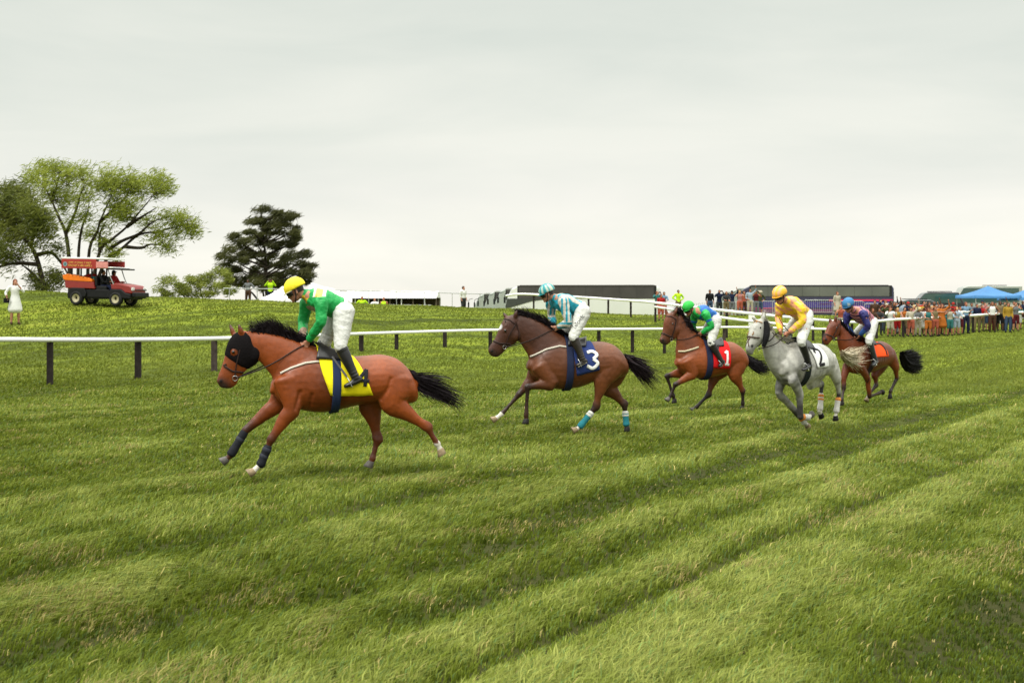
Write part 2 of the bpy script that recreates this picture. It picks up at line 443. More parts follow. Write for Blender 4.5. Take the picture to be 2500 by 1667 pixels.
# ------------------------------------------------------------------ grass blades
def blade_mat():
    m = bpy.data.materials.new("grass_blades"); m.use_nodes = True
    nt = m.node_tree; b = nt.nodes["Principled BSDF"]; b.inputs["Roughness"].default_value = 0.6; b.inputs["Specular IOR Level"].default_value = 0.10
    at = N(nt, "ShaderNodeAttribute", attribute_name="tone")
    nt.links.new(at.outputs["Color"], b.inputs["Base Color"])
    tr = N(nt, "ShaderNodeBsdfTranslucent"); nt.links.new(at.outputs["Color"], tr.inputs[0])
    mx = N(nt, "ShaderNodeMixShader"); mx.inputs[0].default_value = 0.35
    nt.links.new(b.outputs[0], mx.inputs[1]); nt.links.new(tr.outputs[0], mx.inputs[2])
    nt.links.new(mx.outputs[0], nt.nodes["Material Output"].inputs[0])
    return m
def grass_blades(n_total, d0, d1, wscale, name, hscale=1.0, seed=1):
    rg = np.random.default_rng(seed)
    # distances distributed ~ 1/D so density per picture area stays even
    D = d0 * (d1 / d0) ** rg.random(n_total)
    u = rg.uniform(-0.56, 0.56, n_total)
    X = u * D; Y = D
    t = band(X, Y); pt = patch(X, Y)
    # clumps: shift blades toward clump centres
    cx = np.floor(X * 5) / 5 + 0.1 + 0.1 * np.sin(np.floor(Y * 5) * 3.7); cy = np.floor(Y * 5) / 5 + 0.1 + 0.1 * np.sin(np.floor(X * 5) * 5.1)
    k = 0.45 * rg.random(n_total); X = X + (cx - X) * k; Y = Y + (cy - Y) * k
    keep = rg.random(n_total) < (0.45 + 0.55 * np.clip(0.3 + t * 0.9, 0, 1)) * np.where(pt < 0.34, 0.35, 1) * (1 - .85 * np.clip(rut(X, Y), 0, 1))
    X, Y, D, t, pt = X[keep], Y[keep], D[keep], t[keep], pt[keep]; n = len(X)
    Z = gz2(X, Y) - 0.004
    tall = rg.random(n)
    H = (0.024 + 0.060 * t + 0.022 * pt + 0.05 * tall ** 7 * (0.3 + t)) * (0.7 + 0.6 * rg.random(n)) * hscale
    W = (0.0026 + 0.00021 * D) * wscale * (0.7 + 0.6 * rg.random(n))
    az = rg.uniform(0, 2 * np.pi, n)
    # lodged direction: streaks lean along the track towards the right and away, with swirls
    la = 0.45 + 1.6 * (vnoise(X * .5, Y * .5, 41) - .5) + 0.5 * rg.standard_normal(n)
    lean = (0.35 + 0.9 * rg.random(n)) * (0.55 + 0.65 * t)
    lx, ly = np.cos(la) * lean, np.sin(la) * lean
    wx, wy = np.cos(az), np.sin(az)
    V = np.empty((n, 5, 3))
    def pt3(f, hh):
        return X + lx * H * f, Y + ly * H * f, Z + H * hh
    bx, by, bz = pt3(0, 0); mx_, my_, mz_ = pt3(0.28, 0.62); tx, ty, tz = pt3(1.0, 0.93 - 0.2 * 0)
    tz = Z + H * (0.98 - 0.25 * lean)
    V[:, 0] = np.stack([bx - wx * W, by - wy * W, bz], 1); V[:, 1] = np.stack([bx + wx * W, by + wy * W, bz], 1)
    V[:, 2] = np.stack([mx_ + wx * W * .8, my_ + wy * W * .8, mz_], 1); V[:, 3] = np.stack([mx_ - wx * W * .8, my_ - wy * W * .8, mz_], 1)
    V[:, 4] = np.stack([tx, ty, tz], 1)
    base = np.arange(n)[:, None] * 5
    quads = base + np.array([[0, 1, 2, 3]]); tris = base + np.array([[3, 2, 4]])
    loops = np.concatenate([quads.ravel(), tris.ravel()])
    starts = np.concatenate([np.arange(n) * 4, n * 4 + np.arange(n) * 3])
    me = bpy.data.meshes.new(name)
    me.vertices.add(n * 5); me.vertices.foreach_set("co", V.ravel())
    me.loops.add(len(loops)); me.loops.foreach_set("vertex_index", loops)
    me.polygons.add(2 * n); me.polygons.foreach_set("loop_start", starts)
    me.update(calc_edges=True)
    dark = np.array((0.030, 0.048, 0.005)); mid = np.array((0.128, 0.166, 0.012)); pale = np.array((0.350, 0.375, 0.095)); straw = np.array((0.46, 0.38, 0.14)); cool = np.array((0.11, 0.17, 0.045))
    fine = vnoise(X * 3.1 + Y, Y * 2.2 - X, 77); q = np.clip(0.46 * t + 0.50 * pt + 0.26 * fine + 0.36 * rg.random(n) - 0.30, 0, 1)[:, None]
    c = np.where(q < 0.5, dark + (mid - dark) * q * 2, mid + (pale - mid) * (q * 2 - 1))
    r = rg.random(n)[:, None]
    bleach = (vnoise(X * 1.6, Y * 1.6, 91) > .80)[:, None] & (rg.random((n, 1)) < .25) & (seed < 3)
    c = np.where(bleach, straw * .7, c)
    c = np.where(r < (0.014 if seed == 1 else 0.010 if seed == 2 else 0.0), straw, c); c = np.where((r > 0.9), cool * (0.6 + q), c)
    if seed == 3: c = c * .35 + np.array((0.140, 0.165, 0.022)) * .65
    c = c * ((0.75 + 0.5 * rg.random((n, 1))) if seed < 3 else (.9 + .2 * rg.random((n, 1))))
    cc = np.repeat(c[:, None, :], 5, 1)
    set_attr(me, "tone", cc.reshape(-1, 3))
    o = link_mesh(name, me, MATS.setdefault("blades", blade_mat()))
    tag(o, kind="stuff"); o["category"] = "grass"
    return o
g = grass_blades(GRASS_N[0], 6.6, 17, 1.0, "grass", seed=1); g["label"] = "long lodged green grass in the near foreground of the turf course"
g = grass_blades(GRASS_N[1], 16, 36, 1.15, "grass", hscale=0.8, seed=2); g["label"] = "shorter green turf under and around the galloping horses"
g = grass_blades(GRASS_N[2], 34, 95, 1.5, "grass", hscale=1.0, seed=3); g["label"] = "mown yellowish green turf on the infield hill beyond the rail"
# ------------------------------------------------------------------ horses and riders
class Frame:
    """a vertical plane through the ground point O; the animal faces the heading (radians turned from picture-left towards the viewer)"""
    def __init__(s, O, deg):
        t = math.radians(deg)
        s.O = Vector(O); s.f = Vector((-math.cos(t), -math.sin(t), 0)); s.l = Vector((math.sin(t), -math.cos(t), 0)); s.deg = deg
    def P(s, px, py, lat=0.0):
        d = Vector(((px - 1250) / F, 1.0, (HY - py) / F)); C = Vector((0, 0, HC))
        k = (s.O + s.l * lat - C).dot(s.l) / d.dot(s.l)
        return C + d * k
    def W(s, X, Z, lat=0.0):
        return s.O + s.f * X + s.l * lat + Vector((0, 0, Z))
    def loc(s, p):
        q = Vector(p) - s.O
        return (q.dot(s.f), q.z, q.dot(s.l))
    def mirror(s, p):
        p = Vector(p); return p - s.l * (2 * (p - s.O).dot(s.l))

def crop(ox, oy, sc):
    return lambda x, y: (ox + x / sc, oy + y / sc)

def sect(st, fr, cv, m=4, n=26, e=0.0, shr=1.0):
    """loft over stations (upper px, lower px, half width) or metric stations (X, Ztop, Zbot, w)"""
    rows = []
    for s in st:
        if len(s) == 3:
            a, b, w_ = s
            if shr != 1:
                c = ((a[0] + b[0]) / 2, (a[1] + b[1]) / 2)
                a = (c[0] + (a[0] - c[0]) * shr, c[1] + (a[1] - c[1]) * shr); b = (2 * c[0] - a[0], 2 * c[1] - a[1])
            A, B = fr.P(*cv(*a)), fr.P(*cv(*b))
        else:
            X, zt, zb, w_ = s; A, B = fr.W(X, zt), fr.W(X, zb)
        rows.append([*A, *B, w_])
    R = catmull(rows, m)
    A, B, w_ = R[:, :3], R[:, 3:6], np.maximum(R[:, 6], .01)
    C = (A + B) / 2; V = (A - B) / 2; L = np.array(fr.l)
    return list(C), [L * k for k in w_], list(V)

def loft(mb, st, fr, cv, m=4, n=26, e=0.0, shr=1.0):
    C, U, V = sect(st, fr, cv, m, n, e, shr)
    v, f = rings(C, U, V, n, e); mb.add(v, f)
    return C, U, V

def seg_dist(P, a, b):
    a = np.array(a); b = np.array(b); d = b - a; L = np.dot(d, d) + 1e-12
    t = np.clip(((P - a) @ d) / L, 0, 1)
    return np.linalg.norm(P - (a + t[:, None] * d), axis=1), t

FORE_R = [(.0, .095, .17), (1.0, .075, .115), (1.35, .062, .09), (1.75, .046, .058), (1.93, .047, .055), (2.0, .047, .056), (2.12, .036, .042), (2.3, .027, .034), (2.7, .026, .032), (2.88, .034, .040), (3.0, .037, .044), (3.3, .029, .033), (3.75, .033, .036), (4.0, .038, .042)]
HIND_R = [(.0, .13, .24), (.5, .125, .22), (1.0, .095, .165), (1.35, .070, .105), (1.72, .040, .058), (1.92, .040, .062), (2.0, .041, .062), (2.14, .035, .048), (2.35, .029, .037), (2.7, .028, .035), (2.88, .035, .041), (3.0, .038, .045), (3.3, .030, .034), (3.75, .034, .037), (4.0, .039, .043)]

def leg_pts(joints, table, k=1.0):
    """joints: 5 points; table gives radii at joint parameters"""
    pts, rad = [], []
    for t, rl, rs in table:
        i = min(int(t), 3); u = t - i
        pts.append(Vector(joints[i]).lerp(Vector(joints[i + 1]), u)); rad.append((rl * k, rs * k))
    return pts, rad

def build_horse(H):
    fr, cv, sc = H["frame"], H["cv"], H.get("scale", 1.0)
    O = fr.O
    mb = MB()
    trunkC, trunkU, trunkV = loft(mb, H["trunk"], fr, cv, e=0.12, shr=1)
    nf = H.get("neck_frame", fr); hf = H.get("head_frame", nf)
    neck = loft(mb, H["neck"], nf, cv, shr=H.get("neck_shr", 1))
    head = loft(mb, H["head"], hf, cv, m=5, shr=H.get("head_shr", 1), e=-0.12)
    mb.add(*rings(neck[0], neck[1], neck[2], 20)) if False else None
    # cheeks, brow, nostril rims
    hc = H["head"]
    def hp(x, y, lat): return hf.P(*cv(x, y), lat)
    ck = hp(*H["cheek"], 0)
    hax = (hp(*H["nose"], 0) - hp(*H["poll"], 0)).normalized()
    R = Matrix((hf.l, hax, hf.l.cross(hax))).transposed()
    for s_ in (1, -1):
        mb.ell(ck + hf.l * s_ * .05 * sc, (.035 * sc, .100 * sc, .080 * sc), R=R)
        mb.ell(hp(*H["eye"], 0) + hf.l * s_ * .072 * sc, (.022, .035, .028), R=R)
        mb.ell(hp(*H["nostril"], 0) + hf.l * s_ * .03 * sc, (.02, .032, .028), R=R)
    # ears
    for i, (b0, tip, lat) in enumerate(H["ears"]):
        a = hp(*b0, lat * .7); t = hp(*tip, lat)
        mb.tube([a.lerp(t, -0.15), a.lerp(t, .3), a.lerp(t, .65), t], [(.034, .030), (.040, .032), (.030, .024), (.010, .010)], n=10, lat=hf.f.cross(Vector((0, 0, 1))), m=2)
    if fr.deg > 40: mb.ell(fr.W(.36 * sc, 1.06 * sc), (.20 * sc, .20 * sc, .25 * sc), n=18, k=12)
    legsJ = []
    for kind, J, lats, sock in H["legs"]:
        c2 = H.get("legcv", cv)
        pts = [fr.P(*c2(*p), la) for p, la in zip(J, lats)]
        legsJ.append((kind, pts, sock))
        tb = FORE_R if kind == "fore" else HIND_R
        pp, rr = leg_pts(pts, tb, sc)
        if fr.deg > 40: rr = [(a * (.82 if t[0] < 1.4 else 1), b * (.68 if t[0] < 1.4 else 1)) for (a, b), t in zip(rr, tb)]
        lat = fr.l
        v, f = tube_mesh(pp, rr, 16, lat, 3); mb.add(v, f)
        if kind == "hind":      # point of hock
            g, hk, ft = pts[1], pts[2], pts[3]
            back = ((hk - g).normalized() - (ft - hk).normalized())
            if back.length < .15: back = -fr.f
            back.normalize()
            mb.tube([g.lerp(hk, .45), g.lerp(hk, .8) + back * .045 * sc, hk + back * .052 * sc, hk.lerp(ft, .35)], [(.02, .02), (.018, .02), (.022, .026), (.015, .015)], n=8, lat=lat, m=2)
        else:
            kn, el = pts[2], pts[1]
            s0 = pts[0]
            pass
        ft = pts[3]; d = (pts[4] - ft).normalized(); b = ((pts[2] - ft).normalized() * -1 - d)
    me = remesh(mb, 0.0135 * sc, 4, H["name"])
    P = mesh_co(me); Nn = mesh_no(me)
    # ---- muscles: soft grooves and bulges following the anatomy (metric, in the trunk frame)
    X = (P - np.array(O)) @ np.array(fr.f); L_ = (P - np.array(O)) @ np.array(fr.l); Z = P[:, 2] - O.z
    disp = np.zeros(len(P))
    xs = [fr.loc(c)[0] for c in trunkC]; fx, bx = max(xs), min(xs)
    ln = fx - bx
    def groove(poly, wd, dep):
        nonlocal disp
        for a, b in zip(poly[:-1], poly[1:]):
            A = np.array((bx + ln * a[0], a[1])); B = np.array((bx + ln * b[0], b[1])); d = B - A
            Q = np.stack([X, Z / H.get("zs", 1)], 1); t = np.clip(((Q - A) @ d) / (d @ d), 0, 1)
            r = np.linalg.norm(Q - (A + t[:, None] * d), axis=1)
            m = np.exp(-(r / wd) ** 2) * np.clip(np.abs(L_) / .1 - .2, 0, 1)
            disp = np.minimum(disp, -dep * m) if dep > 0 else np.maximum(disp, -dep * m)
    groove([(.83, 1.38), (.94, 1.12)], .028, .024); groove([(.66, 1.40), (.72, 1.15), (.82, .96)], .026, .026)
    groove([(.77, 1.30), (.86, 1.10)], .03, -.010); groove([(.60, 1.0), (.45, .93)], .02, .012)
    groove([(.30, 1.26), (.32, 1.08), (.27, .9)], .032, .030); groove([(.08, 1.32), (.13, 1.12), (.10, .98)], .022, .024); groove([(.19, 1.20), (.21, 1.02)], .018, .012); groove([(.20,1.36),(.27,1.28)],.03,-.012)
    groove([(.76, 1.0), (.8, .9)], .03, .012)
    def gpx(frm, poly, wd, dep, c2=cv):
        nonlocal disp
        A3 = [frm.loc(frm.P(*c2(*q), 0)) for q in poly]
        Xh = (P - np.array(frm.O)) @ np.array(frm.f); Lh = (P - np.array(frm.O)) @ np.array(frm.l); Zh = P[:, 2] - frm.O.z
        for a, b in zip(A3[:-1], A3[1:]):
            A = np.array(a[:2]); d = np.array(b[:2]) - A; Q = np.stack([Xh, Zh], 1)
            t = np.clip(((Q - A) @ d) / (d @ d + 1e-9), 0, 1); r = np.linalg.norm(Q - (A + t[:, None] * d), axis=1)
            m = np.exp(-(r / wd) ** 2) * np.clip((np.abs(Lh) - .018) / .02, 0, 1) * (np.abs(Lh) < .3)
            disp = np.minimum(disp, -dep * m) if dep > 0 else np.maximum(disp, -dep * m)
    mixp = lambda a, b, t: (a[0] + (b[0] - a[0]) * t, a[1] + (b[1] - a[1]) * t)
    gpx(nf, [mixp(s[1], s[0], .24) for s in H["neck"][1:-1]], .018, .016)
    gpx(nf, [mixp(s[1], s[0], .72) for s in H["neck"][1:-1]], .035, .006)
    hs = H["head"]
    gpx(hf, [mixp(H["eye"], H["nostril"], t) for t in (.22, .75)], .012, -.007)      # facial crest
    gpx(hf, [mixp(hs[-3][1], hs[-3][0], .35), mixp(hs[-1][1], hs[-1][0], .30)], .007, .009)   # mouth
    gpx(hf, [mixp(hs[1][1], hs[1][0], .0), mixp(hs[0][1], hs[0][0], .25)], .014, .010)        # behind the jaw
    gpx(hf, [mixp(H["eye"], hs[1][0], .4), mixp(H["eye"], hs[2][0], .4)], .010, -.006)        # brow
    for q in H.get("grooves", []): gpx(fr, q, .022, .016)
    disp += 0.004 * (n3(P, 9, 2) - .5) * 2 + .0025 * (n3(P, 22, 4) - .5) * 2
    ribs = np.clip(1 - np.abs((X - bx) / ln - .48) / .17, 0, 1) * np.clip(1 - np.abs(Z - 1.08) / .2, 0, 1)
    disp += ribs * .0035 * np.sin(X * 60 + Z * 12)
    set_co(me, P + Nn * disp[:, None])
    # ---- coat colours (points, socks, muzzle, blaze)
    body = np.array(H["coat"]); pt = np.array(H["points"])
    c = np.tile(body, (len(P), 1))
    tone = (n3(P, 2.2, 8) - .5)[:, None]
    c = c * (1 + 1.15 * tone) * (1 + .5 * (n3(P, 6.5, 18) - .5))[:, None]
    for (b0, tip, lat) in H['ears']:
        d_, t_ = seg_dist(P, hp(*b0, lat * .8), hp(*tip, lat)); k = (np.clip(1.4 - d_ / .05, 0, 1) * np.clip(t_ * 2 - .4, 0, 1) * .8)[:, None]; c = c * (1 - k) + pt * k if not H.get('dapple') else c
    if "dark_head" in H:
        dh = np.array(H["dark_head"])
        t = np.zeros(len(P))
        for q in neck[0][len(neck[0]) // 4:]: t = np.maximum(t, np.clip(1.6 - np.linalg.norm(P - q, axis=1) / .24, 0, 1) * H.get('dark_neck', .8))
        for q in head[0]: t = np.maximum(t, np.clip(1.6 - np.linalg.norm(P - q, axis=1) / .17, 0, 1))
        c = c * (1 - t[:, None] * .88) + dh * t[:, None] * .88
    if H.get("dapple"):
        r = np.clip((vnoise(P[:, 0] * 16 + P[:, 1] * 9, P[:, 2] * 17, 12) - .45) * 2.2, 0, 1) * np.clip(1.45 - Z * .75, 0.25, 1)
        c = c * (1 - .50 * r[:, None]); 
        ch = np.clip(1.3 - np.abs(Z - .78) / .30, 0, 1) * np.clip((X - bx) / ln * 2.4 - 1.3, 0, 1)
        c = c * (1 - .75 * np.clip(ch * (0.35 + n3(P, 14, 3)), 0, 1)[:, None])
    for kind, pts, sock in legsJ:
        arc = [0]
        Q = pts[::-1]                    # from the coronet up
        for a, b in zip(Q[:-1], Q[1:]): arc.append(arc[-1] + (b - a).length)
        best = np.full(len(P), 9.0); s_ = np.zeros(len(P))
        for i, (a, b) in enumerate(zip(Q[:-2], Q[1:-1])):
            d, t = seg_dist(P, a, b)
            u = d < best; best = np.where(u, d, best); s_ = np.where(u, arc[i] + t * (arc[i + 1] - arc[i]), s_)
        own = best < .125 * sc
        kn = arc[2]
        top = kn + ((.34 if H.get('dapple') else .17) if kind == "fore" else .12) * sc + .06 * (n3(P, 7, 5) - .5)
        f_ = np.clip((top - s_) / (.14 * sc), 0, 1) * own * H.get("black", 1.0)
        f_ = f_[:, None] * sock.get("black", 1.0)
        c = c * (1 - f_) + pt * f_
        if sock.get("sock"):
            h = sock["sock"] * (arc[1]) + .012 * np.sin(P[:, 2] * 90 + P[:, 0] * 70)
            k = (np.clip((h - s_) / .012, 0, 1) * (best < .07 * sc))[:, None]
            c = c * (1 - k) + np.array(H.get("sockcol", (.62, .58, .50))) * k
    nose = np.array(hp(*H["nose"], 0)); r = np.linalg.norm(P - nose, axis=1)
    mz = (np.clip(1.6 - r / .085, 0, 1) * H.get("muzzle", .9))[:, None]; c = c * (1 - mz) + np.array(H.get("muzcol", (.018, .014, .013))) * mz
    for sgn in (1, -1):
        q = np.array(hp(*H["nostril"], 0) + hf.l * sgn * .055 * sc); r = np.linalg.norm((P - q), axis=1)
        k = np.clip(1.8 - r / .020, 0, 1)[:, None]; c = c * (1 - k) + .003 * k
    if "star" in H:
        q = np.array(hp(*H["star"], 0.02)); r = np.linalg.norm(P - q, axis=1)
        k = np.clip(2 - r / .030, 0, 1)[:, None]; c = c * (1 - k) + .6 * k
    # mane base darkening is hair, not paint: none
    # groin and belly skin
    me2 = me
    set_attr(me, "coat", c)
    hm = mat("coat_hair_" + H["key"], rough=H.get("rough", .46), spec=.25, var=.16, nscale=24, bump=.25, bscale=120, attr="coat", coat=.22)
    body_o = link_mesh("horse", me, hm)
    tag(body_o, H["label"], "horse", "horses racing along the turf course")
    bvh = BVHTree.FromPolygons([Vector(v) for v in mesh_co(me)], [tuple(p.vertices) for p in me.polygons])
    # ---- hooves
    for kind, pts, sock in legsJ:
        co, ft = pts[4], pts[3]
        d = (co - ft).normalized()
        d = (d + Vector((0, 0, 0))).normalized()
        if "toe" in sock:
            d = (fr.P(*H.get("legcv", cv)(*sock["toe"]), fr.loc(co)[2]) - co).normalized()
        a = co - d * .012; hl = .075 * sc
        lat = fr.l; sag = d.cross(lat).normalized()
        mbh = MB(); n_ = 18; V = []
        fwd = (fr.f - d * fr.f.dot(d)); fwd = fwd.normalized() if fwd.length > .2 else sag
        prof = [(-.01, .036, 0), (.0, .040, 0), (.035, .047, .006), (.068, .055, .014), (.072, .052, .014), (.066, .030, .012)]
        for t_, r_, sh in prof:
            for j in range(n_):
                a_ = 2 * math.pi * j / n_
                V.append(a + (d * t_ + fwd * (sh + r_ * 1.08 * math.cos(a_)) + lat.cross(Vector((0,0,0))) + d.cross(fwd).normalized() * r_ * .95 * math.sin(a_)) * sc)
        mbh.add(V, [(i * n_ + j, i * n_ + (j + 1) % n_, (i + 1) * n_ + (j + 1) % n_, (i + 1) * n_ + j) for i in range(5) for j in range(n_)] + [tuple(range(5 * n_, 6 * n_)), tuple(range(n_))[::-1]])
        mbh.build("hoof", mat("hoof_" + sock.get("hoof", "dark"), {"dark": (.014, .012, .011), "pale": (.27, .20, .12), "grey": (.10, .09, .08)}[sock.get("hoof", "dark")], rough=.45, var=.25, nscale=30), body_o)
        if sock.get("wrap"):
            a_, b_, col, stripes = sock["wrap"]
            kn = pts[2]
            pp = [kn.lerp(ft, t) for t in np.linspace(a_, b_, 7)]
            if b_ > 1: pp = [kn.lerp(ft, t) if t <= 1 else ft.lerp(co, t - 1) for t in np.linspace(a_, b_, 7)]
            prof = sock.get("prof", [.044, .047, .045, .044, .045, .050, .050])
            cols = [mat(f"wrap_{H['key']}_{kind}_{i}", cc, rough=.7, var=.15, nscale=40, bump=.3, bscale=120) for i, cc in enumerate([col] + [s[2] for s in stripes])]
            wb = MB(); v, f = tube_mesh(pp, [(x * sc, x * 1.12 * sc) for x in prof], 16, fr.l, 3); wb.add(v, f, 0)
            for i, (t0, t1, _) in enumerate(stripes):
                q = [pp[0].lerp(pp[-1], t) for t in (t0, t1)]
                r_ = np.interp((t0 + t1) / 2, np.linspace(0, 1, 7), prof) + .004
                v, f = tube_mesh([q[0], q[0].lerp(q[1], .5), q[1]], [(r_ * sc, r_ * 1.12 * sc)] * 3, 16, fr.l, 1); wb.add(v, f, i + 1)
            wb.build("leg_wrap", cols, body_o)
    # ---- eyes of the horse
    for s_ in (1, -1):
        e = hp(*H["eye"], 0) + hf.l * s_ * .086 * sc
        hit = bvh.ray_cast(e + hf.l * s_ * .3, -hf.l * s_)
        p = hit[0] if hit[0] is not None else e
        MB().ell(p - hf.l * s_ * .010, (.020, .020, .020)).build("eye", mat("horse_eye", (.008, .006, .005), rough=.08, spec=.8, var=0), body_o)
    # ---- wrap helper: point on the barrel at (X, phi), phi from the spine down the near side
    zc = np.mean([c_[2] for c_ in trunkC[len(trunkC) // 3: 2 * len(trunkC) // 3]]) - O.z
    def skin(X_, phi, off):
        d = fr.l * math.sin(phi) + Vector((0, 0, math.cos(phi)))
        c0 = fr.W(X_, zc)
        hit = bvh.ray_cast(c0 + d * .52, -d)
        if hit[0] is None or (hit[0] - c0).length < .12: return c0 + d * (.3 + off)
        return hit[0] + d * off
    def near_hit(x, y, c2=cv):
        px, py = c2(x, y); d = Vector(((px - 1250) / F, 1.0, (HY - py) / F)).normalized()
        hit = bvh.ray_cast(Vector((0, 0, HC)), d)
        if hit[0] is None:
            hit = bvh.find_nearest(fr.P(px, py, .2))
        return hit[0], hit[1]
    def Xphi(x, y):
        p, _ = near_hit(x, y); X_, Z_, L2 = fr.loc(p)
        return X_, math.atan2(L2, Z_ - zc)
    def grid_wrap(name, m_, xf_top, xf_bot, xb_top, xb_bot, phf, phb, off, nu=18, nv=30, thick=.012, edge=None, bow=0.0):
        mbg = MB(); vs_ = []
        for j in range(nv + 1):
            t = -1 + 2 * j / nv; a = abs(t)
            for i in range(nu + 1):
                u = i / nu
                X_ = (xf_top + (xf_bot - xf_top) * a + bow * math.sin(a * math.pi)) * (1 - u) + (xb_top + (xb_bot - xb_top) * a) * u
                ph = (phf * (1 - u) + phb * u) * t
                vs_.append(skin(X_, ph, off + .004 * math.sin(u * 9 + t * 7)))
        fs_ = [(j * (nu + 1) + i, j * (nu + 1) + i + 1, (j + 1) * (nu + 1) + i + 1, (j + 1) * (nu + 1) + i) for j in range(nv) for i in range(nu)]
        # relax a little so the cloth bridges hollows
        A = np.array([tuple(v) for v in vs_]).reshape(nv + 1, nu + 1, 3)
        for _ in range(3):
            A[1:-1, 1:-1] = .5 * A[1:-1, 1:-1] + .125 * (A[:-2, 1:-1] + A[2:, 1:-1] + A[1:-1, :-2] + A[1:-1, 2:])
        mbg.add(A.reshape(-1, 3), fs_)
        o = mbg.build(name, m_, body_o)
        if thick:
            sd = o.modifiers.new("s", 'SOLIDIFY'); sd.thickness = thick; sd.offset = 0
        return o
    cl = H["cloth"]
    (xft, _), (xfb, pf), (xbb, pb), (xbt, _) = [Xphi(*q) for q in cl["corners"]]
    if "fix" in cl: xft, xfb, xbt, xbb, pf, pb = cl["fix"]
    m_ = mat("saddle_cloth_" + H["key"], cl["col"], rough=.75, spec=.2, var=.10, nscale=5, bump=.5, bscale=9)
    grid_wrap("saddle_cloth", m_, xft, xfb, xbt, xbb, pf, pb, .016, bow=cl.get("bow", 0))
    print("cloth", H["key"], [round(v, 2) for v in (xft, xfb, xbt, xbb, pf, pb)])
    if cl.get("edge"):
        for (a0, a1, b0, b1, w0) in (("f", 0, 0, 0, 0),):
            pass
    # number: strokes laid on the cloth, in metres (x to the rear, y down)
    def number(strokes, Xc, phc, size, wd, colr, tilt=0.0):
        nb = MB(); ct, st_ = math.cos(tilt), math.sin(tilt)
        for poly in strokes:
            q = catmull([(x, y, 0) for x, y in poly], 6) if len(poly) > 2 and poly[0] != "L" else np.array([(x, y, 0) for x, y in np.linspace(poly[0], poly[-1], 10)])
            q = np.vstack([np.linspace(a, b, 4)[:-1] for a, b in zip(q[:-1], q[1:])] + [q[-1:]])
            T = np.gradient(q, axis=0); T /= np.linalg.norm(T, axis=1)[:, None] + 1e-9
            nn = np.stack([-T[:, 1], T[:, 0]], 1)
            row = []
            for k in range(len(q)):
                for s_ in (-1, -.33, .33, 1):
                    x = q[k, 0] * size + nn[k, 0] * wd / 2 * s_; y = q[k, 1] * size + nn[k, 1] * wd / 2 * s_
                    xr, yr = x * ct - y * st_, x * st_ + y * ct
                    row.append(skin(Xc - xr, phc + yr / .30, .027))
            nb.add(row, [(4 * k + j, 4 * k + j + 1, 4 * k + 5 + j, 4 * k + 4 + j) for k in range(len(q) - 1) for j in range(3)])
        o = nb.build("number", mat("number_" + H["key"], colr, rough=.7, var=.03), body_o)
        sd = o.modifiers.new("s", 'SOLIDIFY'); sd.thickness = .006; sd.offset = 0
        return o
    if "number" in cl:
        strokes, at, size, wd, colr, tilt = cl["number"]
        X_, ph = Xphi(*at); number(strokes, X_, ph, size, wd, colr, tilt)
    # girth
    gx, gw, gcol = H["girth"]
    gX, _ = Xphi(*gx)
    grid_wrap("girth", mat("girth_" + H["key"], gcol, rough=.8, var=.1), gX + gw / 2, gX + gw / 2 + .02, gX - gw / 2, gX - gw / 2 + .02, math.pi * .995, math.pi * .995, .024, nu=4, nv=60, thick=.008)
    # saddle
    sX = H["saddle"]
    leather = mat("black_leather", (.012, .011, .012), rough=.35, spec=.5, var=.2, nscale=20)
    sb = MB()
    def sgrid(x0, x1, ph, offs, fwd):
        rows = []; nu, nv = 12, 14
        for j in range(nv + 1):
            t = -1 + 2 * j / nv
            for i in range(nu + 1):
                u = i / nu
                rows.append(skin(x0 + (x1 - x0) * u + fwd * abs(t), ph * t, offs(u) * (1 - .8 * abs(t)) + .020))
        sb.add(rows, [(j * (nu + 1) + i, j * (nu + 1) + i + 1, (j + 1) * (nu + 1) + i + 1, (j + 1) * (nu + 1) + i) for j in range(nv) for i in range(nu)])
    sgrid(sX[0], sX[1], .62, lambda u: .03 + .035 * (2 * u - .9) ** 2, .06)
    so_ = sb.build("saddle", leather, body_o); sd = so_.modifiers.new("s", 'SOLIDIFY'); sd.thickness = .012
    # straps following the near side of the body, mirrored to the far side
    def strap(name, poly, wd, col, mirror=True, frm=None, off=.008, rad=None, c2=cv):
        frm = frm or fr; mbs = MB()
        pts = []
        for (a, b) in zip(poly[:-1], poly[1:]):
            for t in np.linspace(0, 1, 7)[:-1]: pts.append((a[0] + (b[0] - a[0]) * t, a[1] + (b[1] - a[1]) * t))
        pts.append(poly[-1])
        hits = [near_hit(*p, c2=c2) for p in pts]
        W = [h[0] + h[1] * off for h in hits]
        for sgn in ((1, -1) if mirror else (1,)):
            mbs = MB()
            w2 = W if sgn > 0 else [frm.mirror(p) for p in W]
            nn = [h[1] if sgn > 0 else frm.mirror(frm.O + h[1]) - frm.O for h in hits]
            vs_ = []
            for i in range(len(w2)):
                T = (w2[min(i + 1, len(w2) - 1)] - w2[max(i - 1, 0)])
                if T.length < 1e-6: T = Vector((1, 0, 0))
                s_ = T.normalized().cross(nn[i]).normalized() * wd / 2
                vs_ += [w2[i] - s_, w2[i] + s_, w2[i] + s_ + nn[i] * .006, w2[i] - s_ + nn[i] * .006]
            fs_ = []
            for i in range(len(w2) - 1):
                for j in range(4):
                    fs_.append((4 * i + j, 4 * i + (j + 1) % 4, 4 * i + 4 + (j + 1) % 4, 4 * i + 4 + j))
            mbs.add(vs_, fs_)
            mbs.build(name, mat("strap_" + H["key"] + name, col, rough=.55, var=.1), body_o)
    for nm, poly, wd, col, fm in H.get("straps", []):
        strap(nm, poly, wd, col, True, {"h": hf, "b": fr, "n": nf}[fm])
